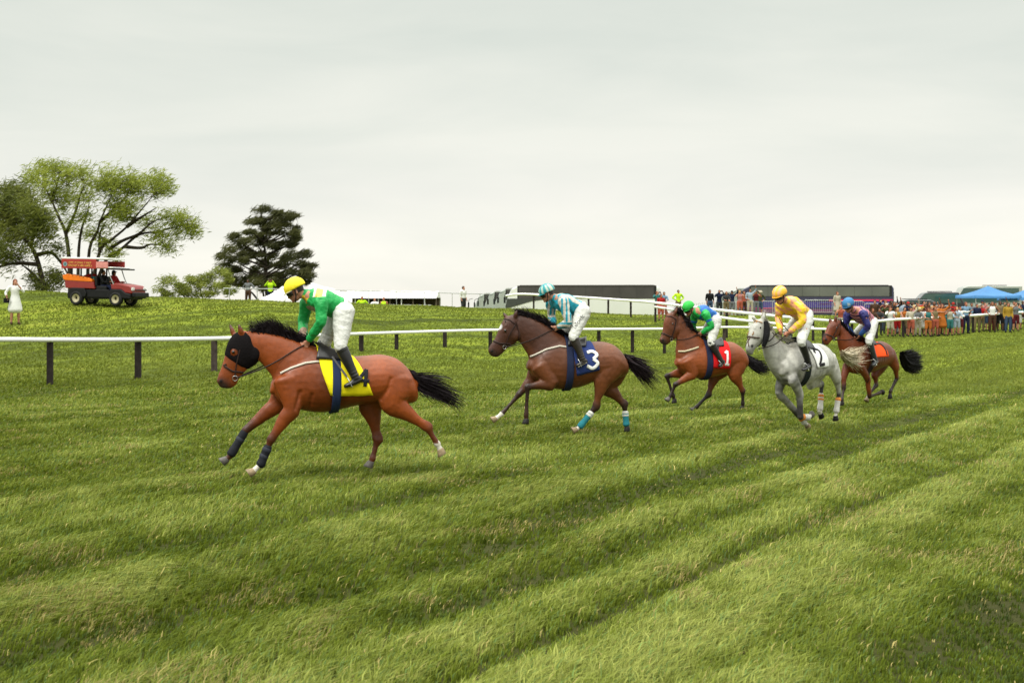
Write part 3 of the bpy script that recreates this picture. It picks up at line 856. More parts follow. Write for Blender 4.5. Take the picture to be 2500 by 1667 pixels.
    if "bit" in H:
        b = hp(*H["bit"], 0)
        for s_ in (1, -1):
            bb = MB(); ring = []
            c0 = b + hf.l * s_ * .058 * sc
            pts = [c0 + hax * .03 * math.cos(a) + hf.l.cross(hax) * .03 * math.sin(a) for a in np.linspace(0, 2 * math.pi, 13)]
            bb.tube(pts, [.0045] * 13, n=6, m=1)
            bb.build("bit_ring", mat("steel", (.5, .5, .48), rough=.25, metal=1, var=.05), body_o)
    if H.get("hood"):
        i0, i1, colr = H["hood"]
        C, U, V = head; hb = MB()
        v, f = rings(np.array(C[i0:i1]) , [u * 1.09 + np.sign(u) * .004 for u in U[i0:i1]], [q * 1.05 for q in V[i0:i1]], 32, -.12)
        hb.add(v, f)
        for s_ in (1, -1): hb.ell(ck + hf.l * s_ * .050 * sc, (.040 * sc, .104 * sc, .084 * sc), R=R)
        hm_ = remesh(hb, .010, 3, "hood")
        bm = bmesh.new(); bm.from_mesh(hm_)
        kill = []
        eyes = [hp(*H["eye"], 0) + hf.l * s_ * .1 for s_ in (1, -1)]
        for f_ in bm.faces:
            c_ = f_.calc_center_median()
            if min((c_ - q).length for q in eyes) < .048: kill.append(f_)
        bmesh.ops.delete(bm, geom=kill, context='FACES'); bm.to_mesh(hm_); bm.free()
        link_mesh("hood", hm_, mat("hood_" + H["key"], colr, rough=.8, spec=.08, var=.15, nscale=10, bump=.3, bscale=40), body_o)
    # ---- mane and tail hair
    rg = random.Random(H["seed"])
    def strands(name, guides, count, wd, colr, jit=.02, seg=8, tipj=.12, volume=None):
        """guides: list of polylines (world points); strands interpolate between neighbouring guides"""
        mbh = MB(); G = [catmull([tuple(p) for p in g], 4) for g in guides]
        m0 = min(len(g) for g in G); G = [g[:m0] for g in G]
        for _ in range(count):
            u = rg.random() * (len(G) - 1); i = min(int(u), len(G) - 2); u -= i
            A = G[i] * (1 - u) + G[i + 1] * u
            cut = .55 + .45 * rg.random()
            idx = np.linspace(0, (m0 - 1) * cut, seg)
            B = np.stack([np.interp(idx, np.arange(m0), A[:, k]) for k in range(3)], 1)
            off = np.array([rg.gauss(0, jit) for _ in range(3)]); tip = np.array([rg.gauss(0, tipj) for _ in range(3)])
            wav = np.array([rg.gauss(0, 1) for _ in range(3)]); ph = rg.random() * 6
            t = np.linspace(0, 1, seg)
            B = B + off + np.outer(t ** 1.7, tip) + np.outer(np.sin(t * 5 + ph) * t * .02, wav)
            T = np.gradient(B, axis=0); r = np.array([rg.gauss(0, 1) for _ in range(3)])
            S = np.cross(T, r); S /= np.linalg.norm(S, axis=1)[:, None] + 1e-9
            ww = wd * (1 - t ** 1.5 * .85)[:, None] * (.6 + .8 * rg.random())
            v = np.empty((seg * 2, 3)); v[0::2] = B - S * ww; v[1::2] = B + S * ww
            mbh.add(v, [(2 * k, 2 * k + 1, 2 * k + 3, 2 * k + 2) for k in range(seg - 1)])
        return mbh.build(name, mat("hair_" + H["key"] + name, colr, rough=.55, spec=.12, var=.5, nscale=12), body_o)
    for nm, guides, cnt, wd, colr, jit, tipj, lats in H["hair"]:
        fm = {"mane": nf, "tail": fr, "forelock": hf}[nm]
        gg = [[fm.P(*cv(*p), la) for p in g] for g, la in zip(guides, lats)]
        strands(nm, gg, cnt, wd, colr, jit, 8, tipj)
    H["obj"] = body_o; H["skin"] = skin; H["hp"] = hp; H["bvh"] = bvh; H["hax"] = hax
    return body_o

DIG = {
 "3": [[(-.3, -.42), (0, -.5), (.28, -.3), (.05, -.03)], [(.05, -.03), (.33, .2), (.05, .5), (-.32, .38)]],
 "2": [[(-.32, -.28), (-.1, -.5), (.28, -.38), (.2, -.02), (-.3, .48)], [(-.3, .48), (.36, .46)]],
 "1": [[(.02, -.5), (.02, .5)], [(.02, -.48), (-.2, -.3)], [(-.16, .5), (.2, .5)]],
 "4": [[(.12, -.5), (.12, .5)], [(.12, -.5), (-.3, .18)], [(-.3, .18), (.34, .18)]],
 "7": [[(-.3, -.45), (.3, -.45)], [(.3, -.45), (.25, 0), (.05, .5)]],
}
def limb(mb, pts, rad, lat, n=14, m=3):
    v, f = tube_mesh(pts, rad, n, lat, m); mb.add(v, f)

def build_rider(J):
    """J: joints in crop pixels with lateral offsets (metres) in the horse's frame"""
    fr, cv = J["frame"], J["cv"]
    p = {k: fr.P(*cv(v[0], v[1]), v[2]) for k, v in J["j"].items()}
    L = fr.l; s = J.get("scale", 1.0)
    up = Vector((0, 0, 1))
    hd = J["head_dir"]                     # (forward yaw degrees added, pitch down degrees)
    yaw = math.radians(fr.deg + hd[0]); pit = math.radians(hd[1])
    f0 = Vector((-math.cos(yaw), -math.sin(yaw), 0)); hl = Vector((math.sin(yaw), -math.cos(yaw), 0))
    hf_ = (f0 * math.cos(pit) - up * math.sin(pit)); hu = (up * math.cos(pit) + f0 * math.sin(pit))
    HR = Matrix((hf_, hl, hu)).transposed()
    hc = p["head"]
    def h(a, b, c): return hc + hf_ * a * s + hl * b * s + hu * c * s
    torso = [(p["pelvis"], (.155, .125)), (p["pelvis"].lerp(p["waist"], .6), (.14, .12)), (p["waist"], (.135, .115)), (p["waist"].lerp(p["chest"], .6), (.155, .135)), (p["chest"], (.175, .14)), (p["chest"].lerp(p["neck"], .6), (.15, .11)), (p["neck"], (.075, .07))]
    def arm(mb, a, b, c, k, ext=1.0):
        A, B, C = p[a], p[b], p[c]
        limb(mb, [p["chest"].lerp(A, .55), A, A.lerp(B, .5), B, B.lerp(C, .45), B.lerp(C, ext)], [(.085 + k, .095 + k), (.068 + k, .072 + k), (.054 + k, .056 + k), (.046 + k, .048 + k), (.043 + k, .043 + k), (.03 + k * .9, .032 + k * .9)], L)
    def leg_up(mb, a, b, c, k, lowr=1.0):
        A, B, C = p[a], p[b], p[c]
        pel = p["pelvis"]
        limb(mb, [pel.lerp(A, .5), A, A.lerp(B, .35), A.lerp(B, .7), B, B.lerp(C, .22 * lowr)], [(.11 + k, .13 + k), (.105 + k, .128 + k), (.093 + k, .108 + k), (.076 + k, .086 + k), (.063 + k, .070 + k), (.056 + k, .062 + k)], L)
    def leg_low(mb, b, c, d, k):
        B, C, D = p[b], p[c], p[d]
        limb(mb, [B.lerp(C, -.02), B.lerp(C, .3), B.lerp(C, .65), B.lerp(C, 1.0)], [(.058 + k, .062 + k), (.056 + k, .064 + k), (.044 + k, .048 + k), (.038 + k, .042 + k)], L)
    # ---- body: one continuous surface, head, hands and all
    mb = MB()
    limb(mb, [t[0] for t in torso], [t[1] for t in torso], L, 20)
    nk = p["neck"]
    limb(mb, [nk.lerp(p["chest"], .2), nk.lerp(hc, .35), h(-.02, 0, -.06)], [(.06, .06), (.052, .055), (.055, .055)], L)
    mb.ell(h(-.01, 0, .015), (.098 * s, .077 * s, .105 * s), R=HR, n=18, k=14)
    mb.ell(h(.035, 0, -.055), (.062 * s, .058 * s, .065 * s), R=HR, n=14, k=10)       # jaw
    mb.ell(h(.078, 0, -.098), (.022 * s, .026 * s, .020 * s), R=HR)                    # chin
    mb.tube([h(.082, 0, .005), h(.103, 0, -.022), h(.112, 0, -.036), h(.088, 0, -.046)], [.010, .012, .015, .010], n=8, m=2)  # nose
    mb.ell(h(.092, 0, -.066), (.012, .024, .009), R=HR)                                # lips
    for sg in (1, -1):
        mb.ell(h(-.005, sg * .078, -.02), (.020, .009, .030), R=HR)                    # ear
        mb.ell(h(.062, sg * .040, -.028), (.022, .020, .020), R=HR)                    # cheekbone
    for sd in ("n", "f"):
        arm(mb, "sh_" + sd, "el_" + sd, "ha_" + sd, 0)
        leg_up(mb, "hi_" + sd, "kn_" + sd, "an_" + sd, 0); leg_low(mb, "kn_" + sd, "an_" + sd, "to_" + sd, 0)
        dn_ = (p["an_" + sd] - p["kn_" + sd]).normalized() * .03; limb(mb, [p["an_" + sd], p["an_" + sd].lerp(p["to_" + sd], .35) + dn_, p["an_" + sd].lerp(p["to_" + sd], .7) + dn_], [(.028, .028), (.024, .018), (.014, .010)], L)
        # hand: palm, four fingers curled round the rein, thumb on top
        W_ = p["ha_" + sd]; d = (W_ - p["el_" + sd]).normalized(); sg = 1 if sd == "n" else -1
        side = L * sg; dn = d.cross(side).normalized()
        if dn.z > 0: dn = -dn
        pc = W_ + d * .045
        Rm = Matrix((d, side, dn)).transposed()
        mb.ell(pc, (.050, .021, .040), R=Rm)
        for q in range(4):
            o_ = dn * (-.030 + .020 * q); ln = (.9, 1.0, .94, .78)[q]
            k0 = pc + d * .040 + o_ + side * .008
            mb.tube([k0 - d * .02, k0 + d * .012 * ln + side * .012, k0 + d * .014 * ln - side * .012, k0 - d * .012 * ln - side * .030, k0 - d * .026 * ln - side * .028], [.010, .0105, .010, .0095, .008], n=8, m=2)
        t0 = pc - dn * .030 + d * .0 - side * .006
        mb.tube([t0 - d * .02, t0 - dn * .012 + d * .012 - side * .008, t0 - dn * .006 + d * .036 - side * .012], [.013, .0115, .009], n=8, m=2)
    me = remesh(mb, .0085, 2, "person")
    P = mesh_co(me); c = np.tile(np.array(J["skin"]), (len(P), 1))
    q = (P - np.array(hc)) @ np.array(HR)
    # brow, beard shade and hair colour belong to the person
    hair = (q[:, 2] > .03) | ((q[:, 0] < -.02) & (q[:, 2] > -.04) & (np.abs(q[:, 2]) < .2) & (np.linalg.norm(q, axis=1) < .16))
    c[hair & (np.linalg.norm(q, axis=1) < .2)] = (.02, .012, .008)
    lip = (np.abs(q[:, 2] + .066) < .008) & (q[:, 0] > .075) & (np.abs(q[:, 1]) < .025); c[lip] = (.28, .09, .07)
    for sg in (1, -1):
        ey = np.linalg.norm(q - np.array((.085, sg * .030, .0)), axis=1) < .014; c[ey] = (.05, .035, .03)
    set_attr(me, "skin", c)
    o = link_mesh("person", me, mat("skin", rough=.5, spec=.4, var=.08, nscale=14, attr="skin"))
    tag(o, J["label"], "jockey", "jockeys riding the racehorses")
    # ---- silks
    mb = MB(); k = .016
    limb(mb, [t[0] for t in torso[1:]][:-1] + [p["neck"]], [(t[1][0] + k, t[1][1] + k) for t in torso[1:]][:-1] + [(.078, .075)], L, 22)
    for sd in ("n", "f"): arm(mb, "sh_" + sd, "el_" + sd, "ha_" + sd, k, .93)
    limb(mb, [p["chest"].lerp(nk, .8), nk.lerp(hc, .30)], [(.075, .075), (.064, .066)], L)
    me = remesh(mb, .0105, 3, "silks"); P = mesh_co(me); Nn = mesh_no(me)
    ax = (p["waist"] - p["chest"]).normalized()
    wr = (n3(P, 19, 1) - .5) * .018 + (n3(P, 8, 6) - .5) * .028 + .0016 * np.sin((P @ np.array(ax)) * 75 + 5 * n3(P, 8, 2))
    wr = wr * np.where(np.minimum(np.linalg.norm(P - np.array(p["ha_n"]), axis=1), np.linalg.norm(P - np.array(p["ha_f"]), axis=1)) < .1, .3, 1)
    set_co(me, P + Nn * wr[:, None])
    # rider coordinates for the silks' pattern
    ctx = {"P": P, "p": p, "L": L, "fr": fr, "ax": ax}
    set_attr(me, "cloth", J["pattern"](ctx))
    link_mesh("silks", me, mat("silks_satin", rough=.5, spec=.35, var=.07, nscale=9, bump=.5, bscale=32, attr="cloth"), o)
    # ---- breeches
    mb = MB(); k = .010
    limb(mb, [torso[0][0] - ax * -.05, torso[0][0], torso[1][0], torso[2][0]], [(.12, .10), (.17, .14), (.152, .13), (.145, .125)], L, 22)
    for sd in ("n", "f"): leg_up(mb, "hi_" + sd, "kn_" + sd, "an_" + sd, k, .7)
    me = remesh(mb, .0105, 3, "breeches"); P = mesh_co(me); Nn = mesh_no(me)
    set_co(me, P + Nn * ((n3(P, 17, 3) - .5) * .018 + (n3(P, 8, 13) - .5) * .012 + .0009 * np.sin(P[:, 2] * 90 + P[:, 0] * 40 + 9 * n3(P, 6, 1)))[:, None])
    c = np.tile(np.array((.56, .56, .52)), (len(P), 1))
    set_attr(me, "cloth", c)
    br = link_mesh("breeches", me, mat("breeches_white", rough=.65, spec=.25, var=.05, nscale=8, bump=.5, bscale=36, attr="cloth"), o)
    bb = BVHTree.FromPolygons([Vector(v) for v in mesh_co(me)], [tuple(q.vertices) for q in me.polygons])
    if "marks" in J:            # small dark lettering down the thigh
        x0, y0, x1, y1, hgt_, n_, seedm = J["marks"]; rg = random.Random(seedm); mk = MB()
        A = cv(x0, y0); B = cv(x1, y1); d2 = np.array(B) - np.array(A); ln = np.linalg.norm(d2); d2 /= ln; nn2 = np.array((d2[1], -d2[0]))
        C0 = Vector((0, 0, HC))
        def proj(px):
            d = Vector(((px[0] - 1250) / F, 1.0, (HY - px[1]) / F)).normalized()
            ht = bb.ray_cast(C0, d); return (ht[0] + ht[1] * .004, ht[1]) if ht[0] is not None else None
        for i in range(n_):
            a = np.array(A) + d2 * ln * (i + .15) / n_; wl = ln / n_ * .68; hh = hgt_ * (1.0 if i in (0,) else rg.choice((.62, .62, 1.0)))
            for s0, s1 in rg.choice([[((0, 0), (0, 1)), ((1, 0), (1, 1)), ((0, .5), (1, .5))], [((0, 0), (0, 1)), ((0, 0), (1, 0)), ((0, 1), (1, 1))], [((0, 0), (.5, 1)), ((.5, 1), (1, 0))], [((.4, 0), (.4, 1)), ((0, 1), (.9, 1))]]):
                u0 = a + d2 * s0[0] * wl + nn2 * s0[1] * hh; u1 = a + d2 * s1[0] * wl + nn2 * s1[1] * hh
                q0, q1 = proj(u0), proj(u1)
                if q0 and q1 and (q0[0] - q1[0]).length < .1: mk.bar(q0[0], q1[0], .0055, .003, up=q0[1])
        if mk.v: mk.build("lettering", mat("print_black", (.02, .02, .022), rough=.6), br)
    # ---- boots
    for sd in ("n", "f"):
        mb = MB(); leg_low(mb, "kn_" + sd, "an_" + sd, "to_" + sd, .010)
        A, T, K = p["an_" + sd], p["to_" + sd], p["kn_" + sd]
        d = (T - A); d = Vector((d.x, d.y, d.z)); dl = d.normalized(); dn = (A - K).normalized()
        heel = A - dl * .055 + dn * .05
        limb(mb, [heel, A + dn * .035, A.lerp(T, .55) + dn * .02, T, T + dl * .02], [(.030, .034), (.040, .045), (.043, .034), (.038, .026), (.024, .016)], L)
        mb.tube([A + dn * -.03, A + dn * .04], [(.042, .046), (.042, .048)], n=14, lat=L)
        me = remesh(mb, .009, 2, "boot"); P = mesh_co(me); Nn = mesh_no(me)
        near_an = np.exp(-(np.linalg.norm(P - np.array(A), axis=1) / .09) ** 2)
        set_co(me, P + Nn * (near_an * .004 * np.sin((P @ np.array(dn)) * 160))[:, None])
        bo = link_mesh("boot", me, mat("boot_" + J["key"], J.get("boot", (.014, .013, .014)), rough=.3, spec=.5, var=.3, nscale=12), o)
        cuff = MB(); B0 = K.lerp(A, .02)
        cuff.tube([K.lerp(A, .10), K.lerp(A, .14), K.lerp(A, .19)], [(.070, .075), (.071, .076), (.068, .074)], n=16, lat=L, m=1)
        cuff.build("boot_cuff", mat("boot_" + J["key"], J.get("boot", (.014, .013, .014))), bo)
        if J.get("sole"):
            q = MB(); so1 = A + dn * .075 - dl * .05; so2 = T + dn * .03
            q.bar(so1, so2, .06, .014, up=-dn); q.build("sole", mat("sole_" + J["key"], J["sole"], rough=.8), bo)
    # ---- helmet with cap, peak, goggles, chin strap
    mb = MB(); vs_, fs_ = [], []
    n, k = 28, 14; cx, cz = -.014, .046; rx, ry, rz = .135 * s, .112 * s, .118 * s
    for i in range(k + 1):
        th = math.pi * .56 * i / k
        for j in range(n):
            ph = 2 * math.pi * j / n
            pk = 1 + .03 * max(0, math.cos(ph)) * (i / k) ** 3
            vs_.append(h(cx + rx / s * math.sin(th) * math.cos(ph) * pk, ry / s * math.sin(th) * math.sin(ph), cz + rz / s * math.cos(th)))
    for i in range(k):
        for j in range(n):
            a = i * n + j; b = i * n + (j + 1) % n; fs_.append((a, a + n, b + n, b))
    mb.add(vs_, fs_)
    hm = mb.build("helmet", mat("cap_" + J["key"], rough=.55, spec=.3, var=.06, nscale=12, bump=.3, bscale=30, attr="cap"), o)
    sd_ = hm.modifiers.new("s", 'SOLIDIFY'); sd_.thickness = .012; sd_.offset = -1
    HP = (mesh_co(hm.data) - np.array(hc)) @ np.array(HR)
    set_attr(hm.data, "cap", J["cap"](HP))
    pk = MB(); vv = []
    m_ = 15
    for a in np.linspace(-1.15, 1.15, m_):
        r0x, r0y = .118, .100; r1 = .042 * math.cos(a * 1.1) ** .8 if abs(a) < 1.4 else 0
        for e_, dz in ((0, -.016), (r1, -.022)):
            vv.append(h(cx + (r0x + e_) * math.cos(a), (r0y + e_ * .6) * math.sin(a), cz + dz))
    pk.add(vv, [(2 * i, 2 * i + 1, 2 * i + 3, 2 * i + 2) for i in range(m_ - 1)])
    pko = pk.build("peak", mat("peak_" + J["key"], J["peak"], rough=.6, var=.08), hm)
    sd_ = pko.modifiers.new("s", 'SOLIDIFY'); sd_.thickness = .010
    gg = MB(); vv = []
    for a in np.linspace(-1.2, 1.2, 13):
        for zz in (.026, .002, -.034):
            b = .014 if zz == .002 else 0
            vv.append(h(.006 + (.094 + b) * math.cos(a), (.082 + b * .4) * math.sin(a), zz))
    gg.add(vv, [(3 * i + j, 3 * i + j + 1, 3 * i + j + 4, 3 * i + j + 3) for i in range(12) for j in range(2)])
    go = gg.build("goggles", mat("goggle_black", (.012, .011, .014), rough=.15, spec=.7, var=0), o)
    sd_ = go.modifiers.new("s", 'SOLIDIFY'); sd_.thickness = .008; sd_.offset = 1
    cs = MB()
    for sg in (1, -1):
        cs.tube([h(.0, sg * .085, .01), h(.02, sg * .080, -.05), h(.05, sg * .052, -.105), h(.06, 0, -.122)], [.008, .008, .007, .007], n=6, m=3)
    cs.build("chin_strap", mat("strap_black", (.012, .012, .012), rough=.6), o)
    J["p"] = p; J["obj"] = o
    if "extra" in J: J["extra"](J, o, h, p)
    return o

def reins(H, J, col=(.02, .012, .01)):
    """reins from the bit to each hand; a part of the horse's bridle"""
    mb = MB(); hf = H.get("head_frame", H.get("neck_frame", H["frame"]))
    bit = H["hp"](*H["bit"], 0)
    for sd, sg in (("n", 1), ("f", -1)):
        a = bit + hf.l * sg * .062; b = J["p"]["ha_" + sd] + (J["p"]["ha_" + sd] - J["p"]["el_" + sd]).normalized() * .05
        mid = a.lerp(b, .5) + Vector((0, 0, -.035)) + hf.l * sg * .06
        pts = [tuple(q) for q in (a, a.lerp(mid, .5) + Vector((0, 0, -.01)), mid, mid.lerp(b, .5), b)]
        C = catmull(pts, 5)
        L2 = H["bvh"]
        out_ = []
        for c in C:
            c = Vector(c); nr, nn, _, dd = L2.find_nearest(c)
            if nr is not None and (c - nr).dot(nn) < .012: c = nr + nn * .014
            out_.append(c)
        mb.tube(out_, [(.003, .009)] * len(out_), n=6, m=1)
        # buckle end loop
    J1, J2 = J["p"]["ha_n"], J["p"]["ha_f"]
    lo = J1.lerp(J2, .5) + H["frame"].f * -.18 + Vector((0, 0, -.04))
    mb.tube([J1, J1.lerp(lo, .6) + H["frame"].l * .05, lo, J2.lerp(lo, .6) - H["frame"].l * .05, J2], [(.003, .008)] * 5, n=6, m=4)
    mb.build("reins", mat("rein_leather", col, rough=.5, var=.1), H["obj"])

def stirrup(H, J):
    for sd, sg in (("n", 1), ("f", -1)):
        A, T, K = J["p"]["an_" + sd], J["p"]["to_" + sd], J["p"]["kn_" + sd]
        fr = H["frame"]; dl = (T - A).normalized(); dn = (A - K).normalized()
        c = A.lerp(T, .62) + dn * .045
        top = c - dn * .13
        mb = MB()
        l = fr.l
        mb.tube([c - l * .055, c + l * .055], [(.006, .016)] * 2, n=8, lat=dl, m=1)
        mb.tube([c - l * .055, c - l * .05 - dn * .08, top, c + l * .05 - dn * .08, c + l * .055], [.005] * 5, n=6, m=4)
        mb.build("stirrup", MATS.get("steel") or mat("steel", (.5, .5, .48), rough=.25, metal=1, var=.05), H["obj"])
        x0 = H["saddle"]; s0 = H["skin"](x0[0] * .6 + x0[1] * .4, sg * .55, .05)
        lb = MB(); lb.bar(s0, top, .022, .004, up=l); lb.build("stirrup_leather", mat("black_leather"), H["obj"])
NR = 5
# ------------------------------------------------------------------ the five runners
cA = crop(500, 640, 2.8); cB = crop(1160, 660, 3.7333); cC = crop(1580, 660, 3.921); cD = crop(1780, 660, 3.734)
def cfrom(c_, ox, oy, s):          # convert another crop into the same pixel frame
    return crop(ox, oy, s)
BAY = (.200, .043, .0075); DKB = (.105, .036, .014); BLK = (.008, .006, .006)
WHT = (.62, .60, .55)

def T(a): return a
bayA = dict(key="lead", name="horse", seed=3, frame=Frame((X_of(500 + 800 / 2.8, 17.2), 17.2, 0), 14), cv=cA,
    coat=BAY, points=(.030, .012, .008), black=.8, rough=.4,
    label="bright bay racehorse in the lead, black hood over its eyes and yellow saddle cloth", grooves=[[(640, 880), (610, 990)], [(1185, 930), (1225, 860), (1250, 790)], [(720, 900), (700, 1000)]],
    trunk=[((1425, 790), (1452, 860), .07), ((1385, 722), (1450, 940), .17), ((1310, 660), (1380, 968), .235), ((1210, 630), (1240, 955), .275), ((1110, 636), (1110, 965), .275), ((1000, 642), (990, 990), .285), ((890, 625), (880, 1015), .285), ((800, 598), (795, 1026), .265), ((715, 590), (690, 1018), .225), ((620, 640), (580, 990), .215), ((540, 700), (515, 955), .19), ((490, 780), (472, 905), .11)],
    neck=[((790, 580), (505, 925), .17), ((700, 560), (466, 850), .14), ((600, 530), (455, 780), .105), ((500, 500), (415, 725), .090), ((400, 480), (385, 690), .078), ((300, 470), (345, 655), .07)],
    head=[((262, 470), (345, 560), .058), ((205, 492), (372, 640), .082), ((165, 545), (350, 690), .088), ((145, 605), (315, 715), .078), ((130, 660), (285, 740), .066), ((112, 720), (255, 770), .057), ((92, 770), (232, 805), .052), ((80, 812), (222, 830), .048), ((98, 845), (195, 852), .036)],
    cheek=(330, 625), poll=(240, 480), nose=(120, 845), eye=(193, 612), nostril=(108, 812),
    ears=[((250, 490), (232, 425), .06), ((200, 500), (172, 425), -.06)],
    legs=[("fore", [(560, 800), (600, 985), (452, 1215), (385, 1375), (330, 1430)], [.13, .15, .13, .12, .12], dict(sock=0.9, hoof="pale", toe=(268, 1475), black=.8, wrap=(.30, 1.12, (.010, .011, .016), [(.1, .2, (.03, .033, .045)), (.48, .58, (.03, .033, .045))]))),
          ("fore", [(560, 800), (500, 960), (278, 1150), (175, 1320), (145, 1350)], [-.13, -.15, -.13, -.12, -.12], dict(hoof="grey", toe=(118, 1372), black=1, wrap=(.05, .95, (.012, .013, .020), [(.3, .38, (.03, .033, .045))]))),
          ("hind", [(1290, 800), (1290, 965), (1525, 1135), (1590, 1245), (1612, 1285)], [.13, .17, .14, .12, .12], dict(sock=1.4, hoof="pale", toe=(1635, 1325), black=.75)),
          ("hind", [(1240, 800), (1135, 975), (1180, 1215), (1145, 1345), (1132, 1370)], [-.12, -.16, -.13, -.12, -.12], dict(hoof="grey", toe=(1122, 1400), black=.45))],
    cloth=dict(corners=[(765, 605), (858, 905), (1150, 903), (1010, 640)], col=(.84, .72, .008), bow=.03,
               number=(DIG["4"], (1085, 790), .21, .042, (.012, .012, .016), .12)),
    girth=((905, 960), .10, (.016, .028, .075)), saddle=(.03, -.30),
    straps=[("breastplate", [(520, 760), (590, 725), (690, 690), (790, 678)], .026, (.55, .50, .42), "b"),
            ("noseband", [(118, 700), (190, 745), (262, 752)], .020, (.03, .015, .012), "h"),
            ("cheekpiece", [(240, 600), (215, 700), (205, 785)], .014, (.03, .015, .012), "h"),
            ("girth_strap", [(800, 640), (850, 690), (905, 715)], .012, (.35, .03, .03), "b")],
    bit=(205, 792), hood=(1, 18, (.007, .0055, .006)),
    hair=[("mane", [[(760, 575), (720, 540), (660, 515)], [(680, 560), (640, 505), (570, 470)], [(590, 530), (550, 460), (500, 420)], [(500, 505), (470, 430), (420, 395)], [(420, 485), (390, 430), (360, 410)], [(330, 475), (310, 455), (300, 440)]], 900, .0055, (.014, .010, .012), .016, .035, [0, 0, 0, 0, 0, 0]),
          ("tail", [[(1395, 745), (1440, 770), (1520, 775), (1620, 800), (1700, 840)], [(1400, 760), (1470, 810), (1560, 850), (1680, 900), (1790, 965)], [(1410, 775), (1480, 850), (1590, 910), (1700, 960), (1770, 1035)], [(1405, 765), (1450, 840), (1480, 880), (1600, 920), (1690, 960)]], 620, .006, (.014, .010, .012), .014, .045, [0, .03, -.03, .04])])

bayB = dict(key="second", name="horse", seed=5, frame=Frame((X_of(1160 + 850 / 3.733, 22.8), 22.8, 0), 12), cv=cB,
    coat=(.120, .036, .011), points=BLK, black=.8, dark_neck=1.0, dark_head=(.050, .018, .011),
    label="dark bay racehorse with white star, turquoise hind wraps and navy number 3 cloth",
    trunk=[((1355, 790), (1385, 850), .07), ((1325, 735), (1388, 930), .17), ((1260, 680), (1330, 975), .235), ((1180, 652), (1210, 990), .275), ((1090, 648), (1090, 1012), .275), ((1000, 655), (990, 1050), .285), ((910, 640), (890, 1075), .285), ((840, 612), (800, 1085), .265), ((760, 600), (700, 1075), .225), ((660, 640), (610, 1040), .215), ((570, 730), (535, 985), .19), ((515, 800), (495, 915), .11)],
    neck=[((830, 605), (525, 945), .17), ((750, 565), (494, 860), .14), ((660, 505), (480, 780), .105), ((560, 450), (435, 700), .090), ((470, 415), (405, 655), .078), ((400, 398), (385, 620), .07)],
    head=[((350, 402), (400, 500), .058), ((285, 425), (405, 590), .082), ((240, 480), (392, 645), .088), ((215, 535), (350, 672), .078), ((190, 600), (318, 692), .066), ((160, 650), (288, 715), .057), ((130, 695), (262, 740), .052), ((118, 735), (245, 762), .048), ((138, 768), (212, 785), .036)],
    cheek=(360, 590), poll=(330, 420), nose=(165, 772), eye=(265, 548), nostril=(148, 735), star=(222, 515), muzzle=.6,
    ears=[((365, 420), (380, 362), .06), ((285, 435), (258, 385), -.06)],
    legs=[("fore", [(600, 860), (700, 1025), (478, 1062), (466, 1330), (466, 1365)], [.13, .15, .13, .12, .12], dict(hoof="dark", toe=(464, 1410), black=1)),
          ("fore", [(590, 850), (520, 1000), (400, 1130), (240, 1310), (185, 1352)], [-.13, -.15, -.13, -.12, -.12], dict(hoof="pale", toe=(130, 1388), black=1, sock=1.25)),
          ("hind", [(1270, 810), (1165, 990), (1098, 1245), (955, 1425), (920, 1450)], [.13, .17, .14, .12, .12], dict(hoof="pale", toe=(860, 1485), black=1, sock=.9, wrap=(.28, .98, (.02, .19, .23), [(.02, .09, (.6, .6, .55)), (.16, .22, (.6, .6, .55))]))),
          ("hind", [(1290, 830), (1215, 1060), (1362, 1225), (1378, 1400), (1385, 1435)], [-.12, -.16, -.13, -.12, -.12], dict(hoof="dark", toe=(1390, 1470), black=1, wrap=(.38, 1.1, (.02, .19, .23), [(.02, .09, (.6, .6, .55)), (.22, .28, (.6, .6, .55))])))],
    cloth=dict(corners=[(858, 645), (925, 955), (1132, 905), (1050, 660)], col=(.018, .035, .14), bow=.0,
               number=(DIG["3"], (1066, 815), .27, .050, (.75, .75, .72), .05)),
    girth=((870, 990), .11, (.012, .018, .05)), saddle=(.0, -.30),
    straps=[("breastplate", [(505, 785), (545, 770), (650, 720), (770, 690), (840, 700)], .028, (.55, .50, .42), "b"),
            ("noseband", [(170, 645), (230, 665), (320, 670)], .022, (.03, .015, .012), "h"),
            ("browband", [(250, 440), (310, 450), (365, 490)], .016, (.03, .015, .012), "h"),
            ("cheekpiece", [(365, 490), (310, 590), (270, 690)], .014, (.03, .015, .012), "h"),
            ("throat_lash", [(370, 470), (400, 560), (392, 640)], .012, (.03, .015, .012), "h")],
    bit=(262, 700),
    hair=[("mane", [[(850, 605), (820, 580), (770, 560)], [(770, 572), (720, 520), (660, 500)], [(680, 520), (640, 460), (580, 440)], [(590, 465), (540, 410), (480, 390)], [(500, 425), (450, 385), (400, 370)], [(410, 400), (380, 375), (340, 380)]], 900, .006, (.014, .010, .012), .018, .04, [0, 0, 0, 0, 0, 0]),
          ("tail", [[(1358, 785), (1420, 790), (1500, 830), (1580, 880), (1650, 930)], [(1365, 790), (1440, 840), (1530, 900), (1610, 960), (1690, 1020)], [(1370, 800), (1430, 890), (1500, 960), (1560, 1030), (1600, 1090)]], 520, .0065, (.016, .010, .012), .016, .06, [0, .03, -.03])])

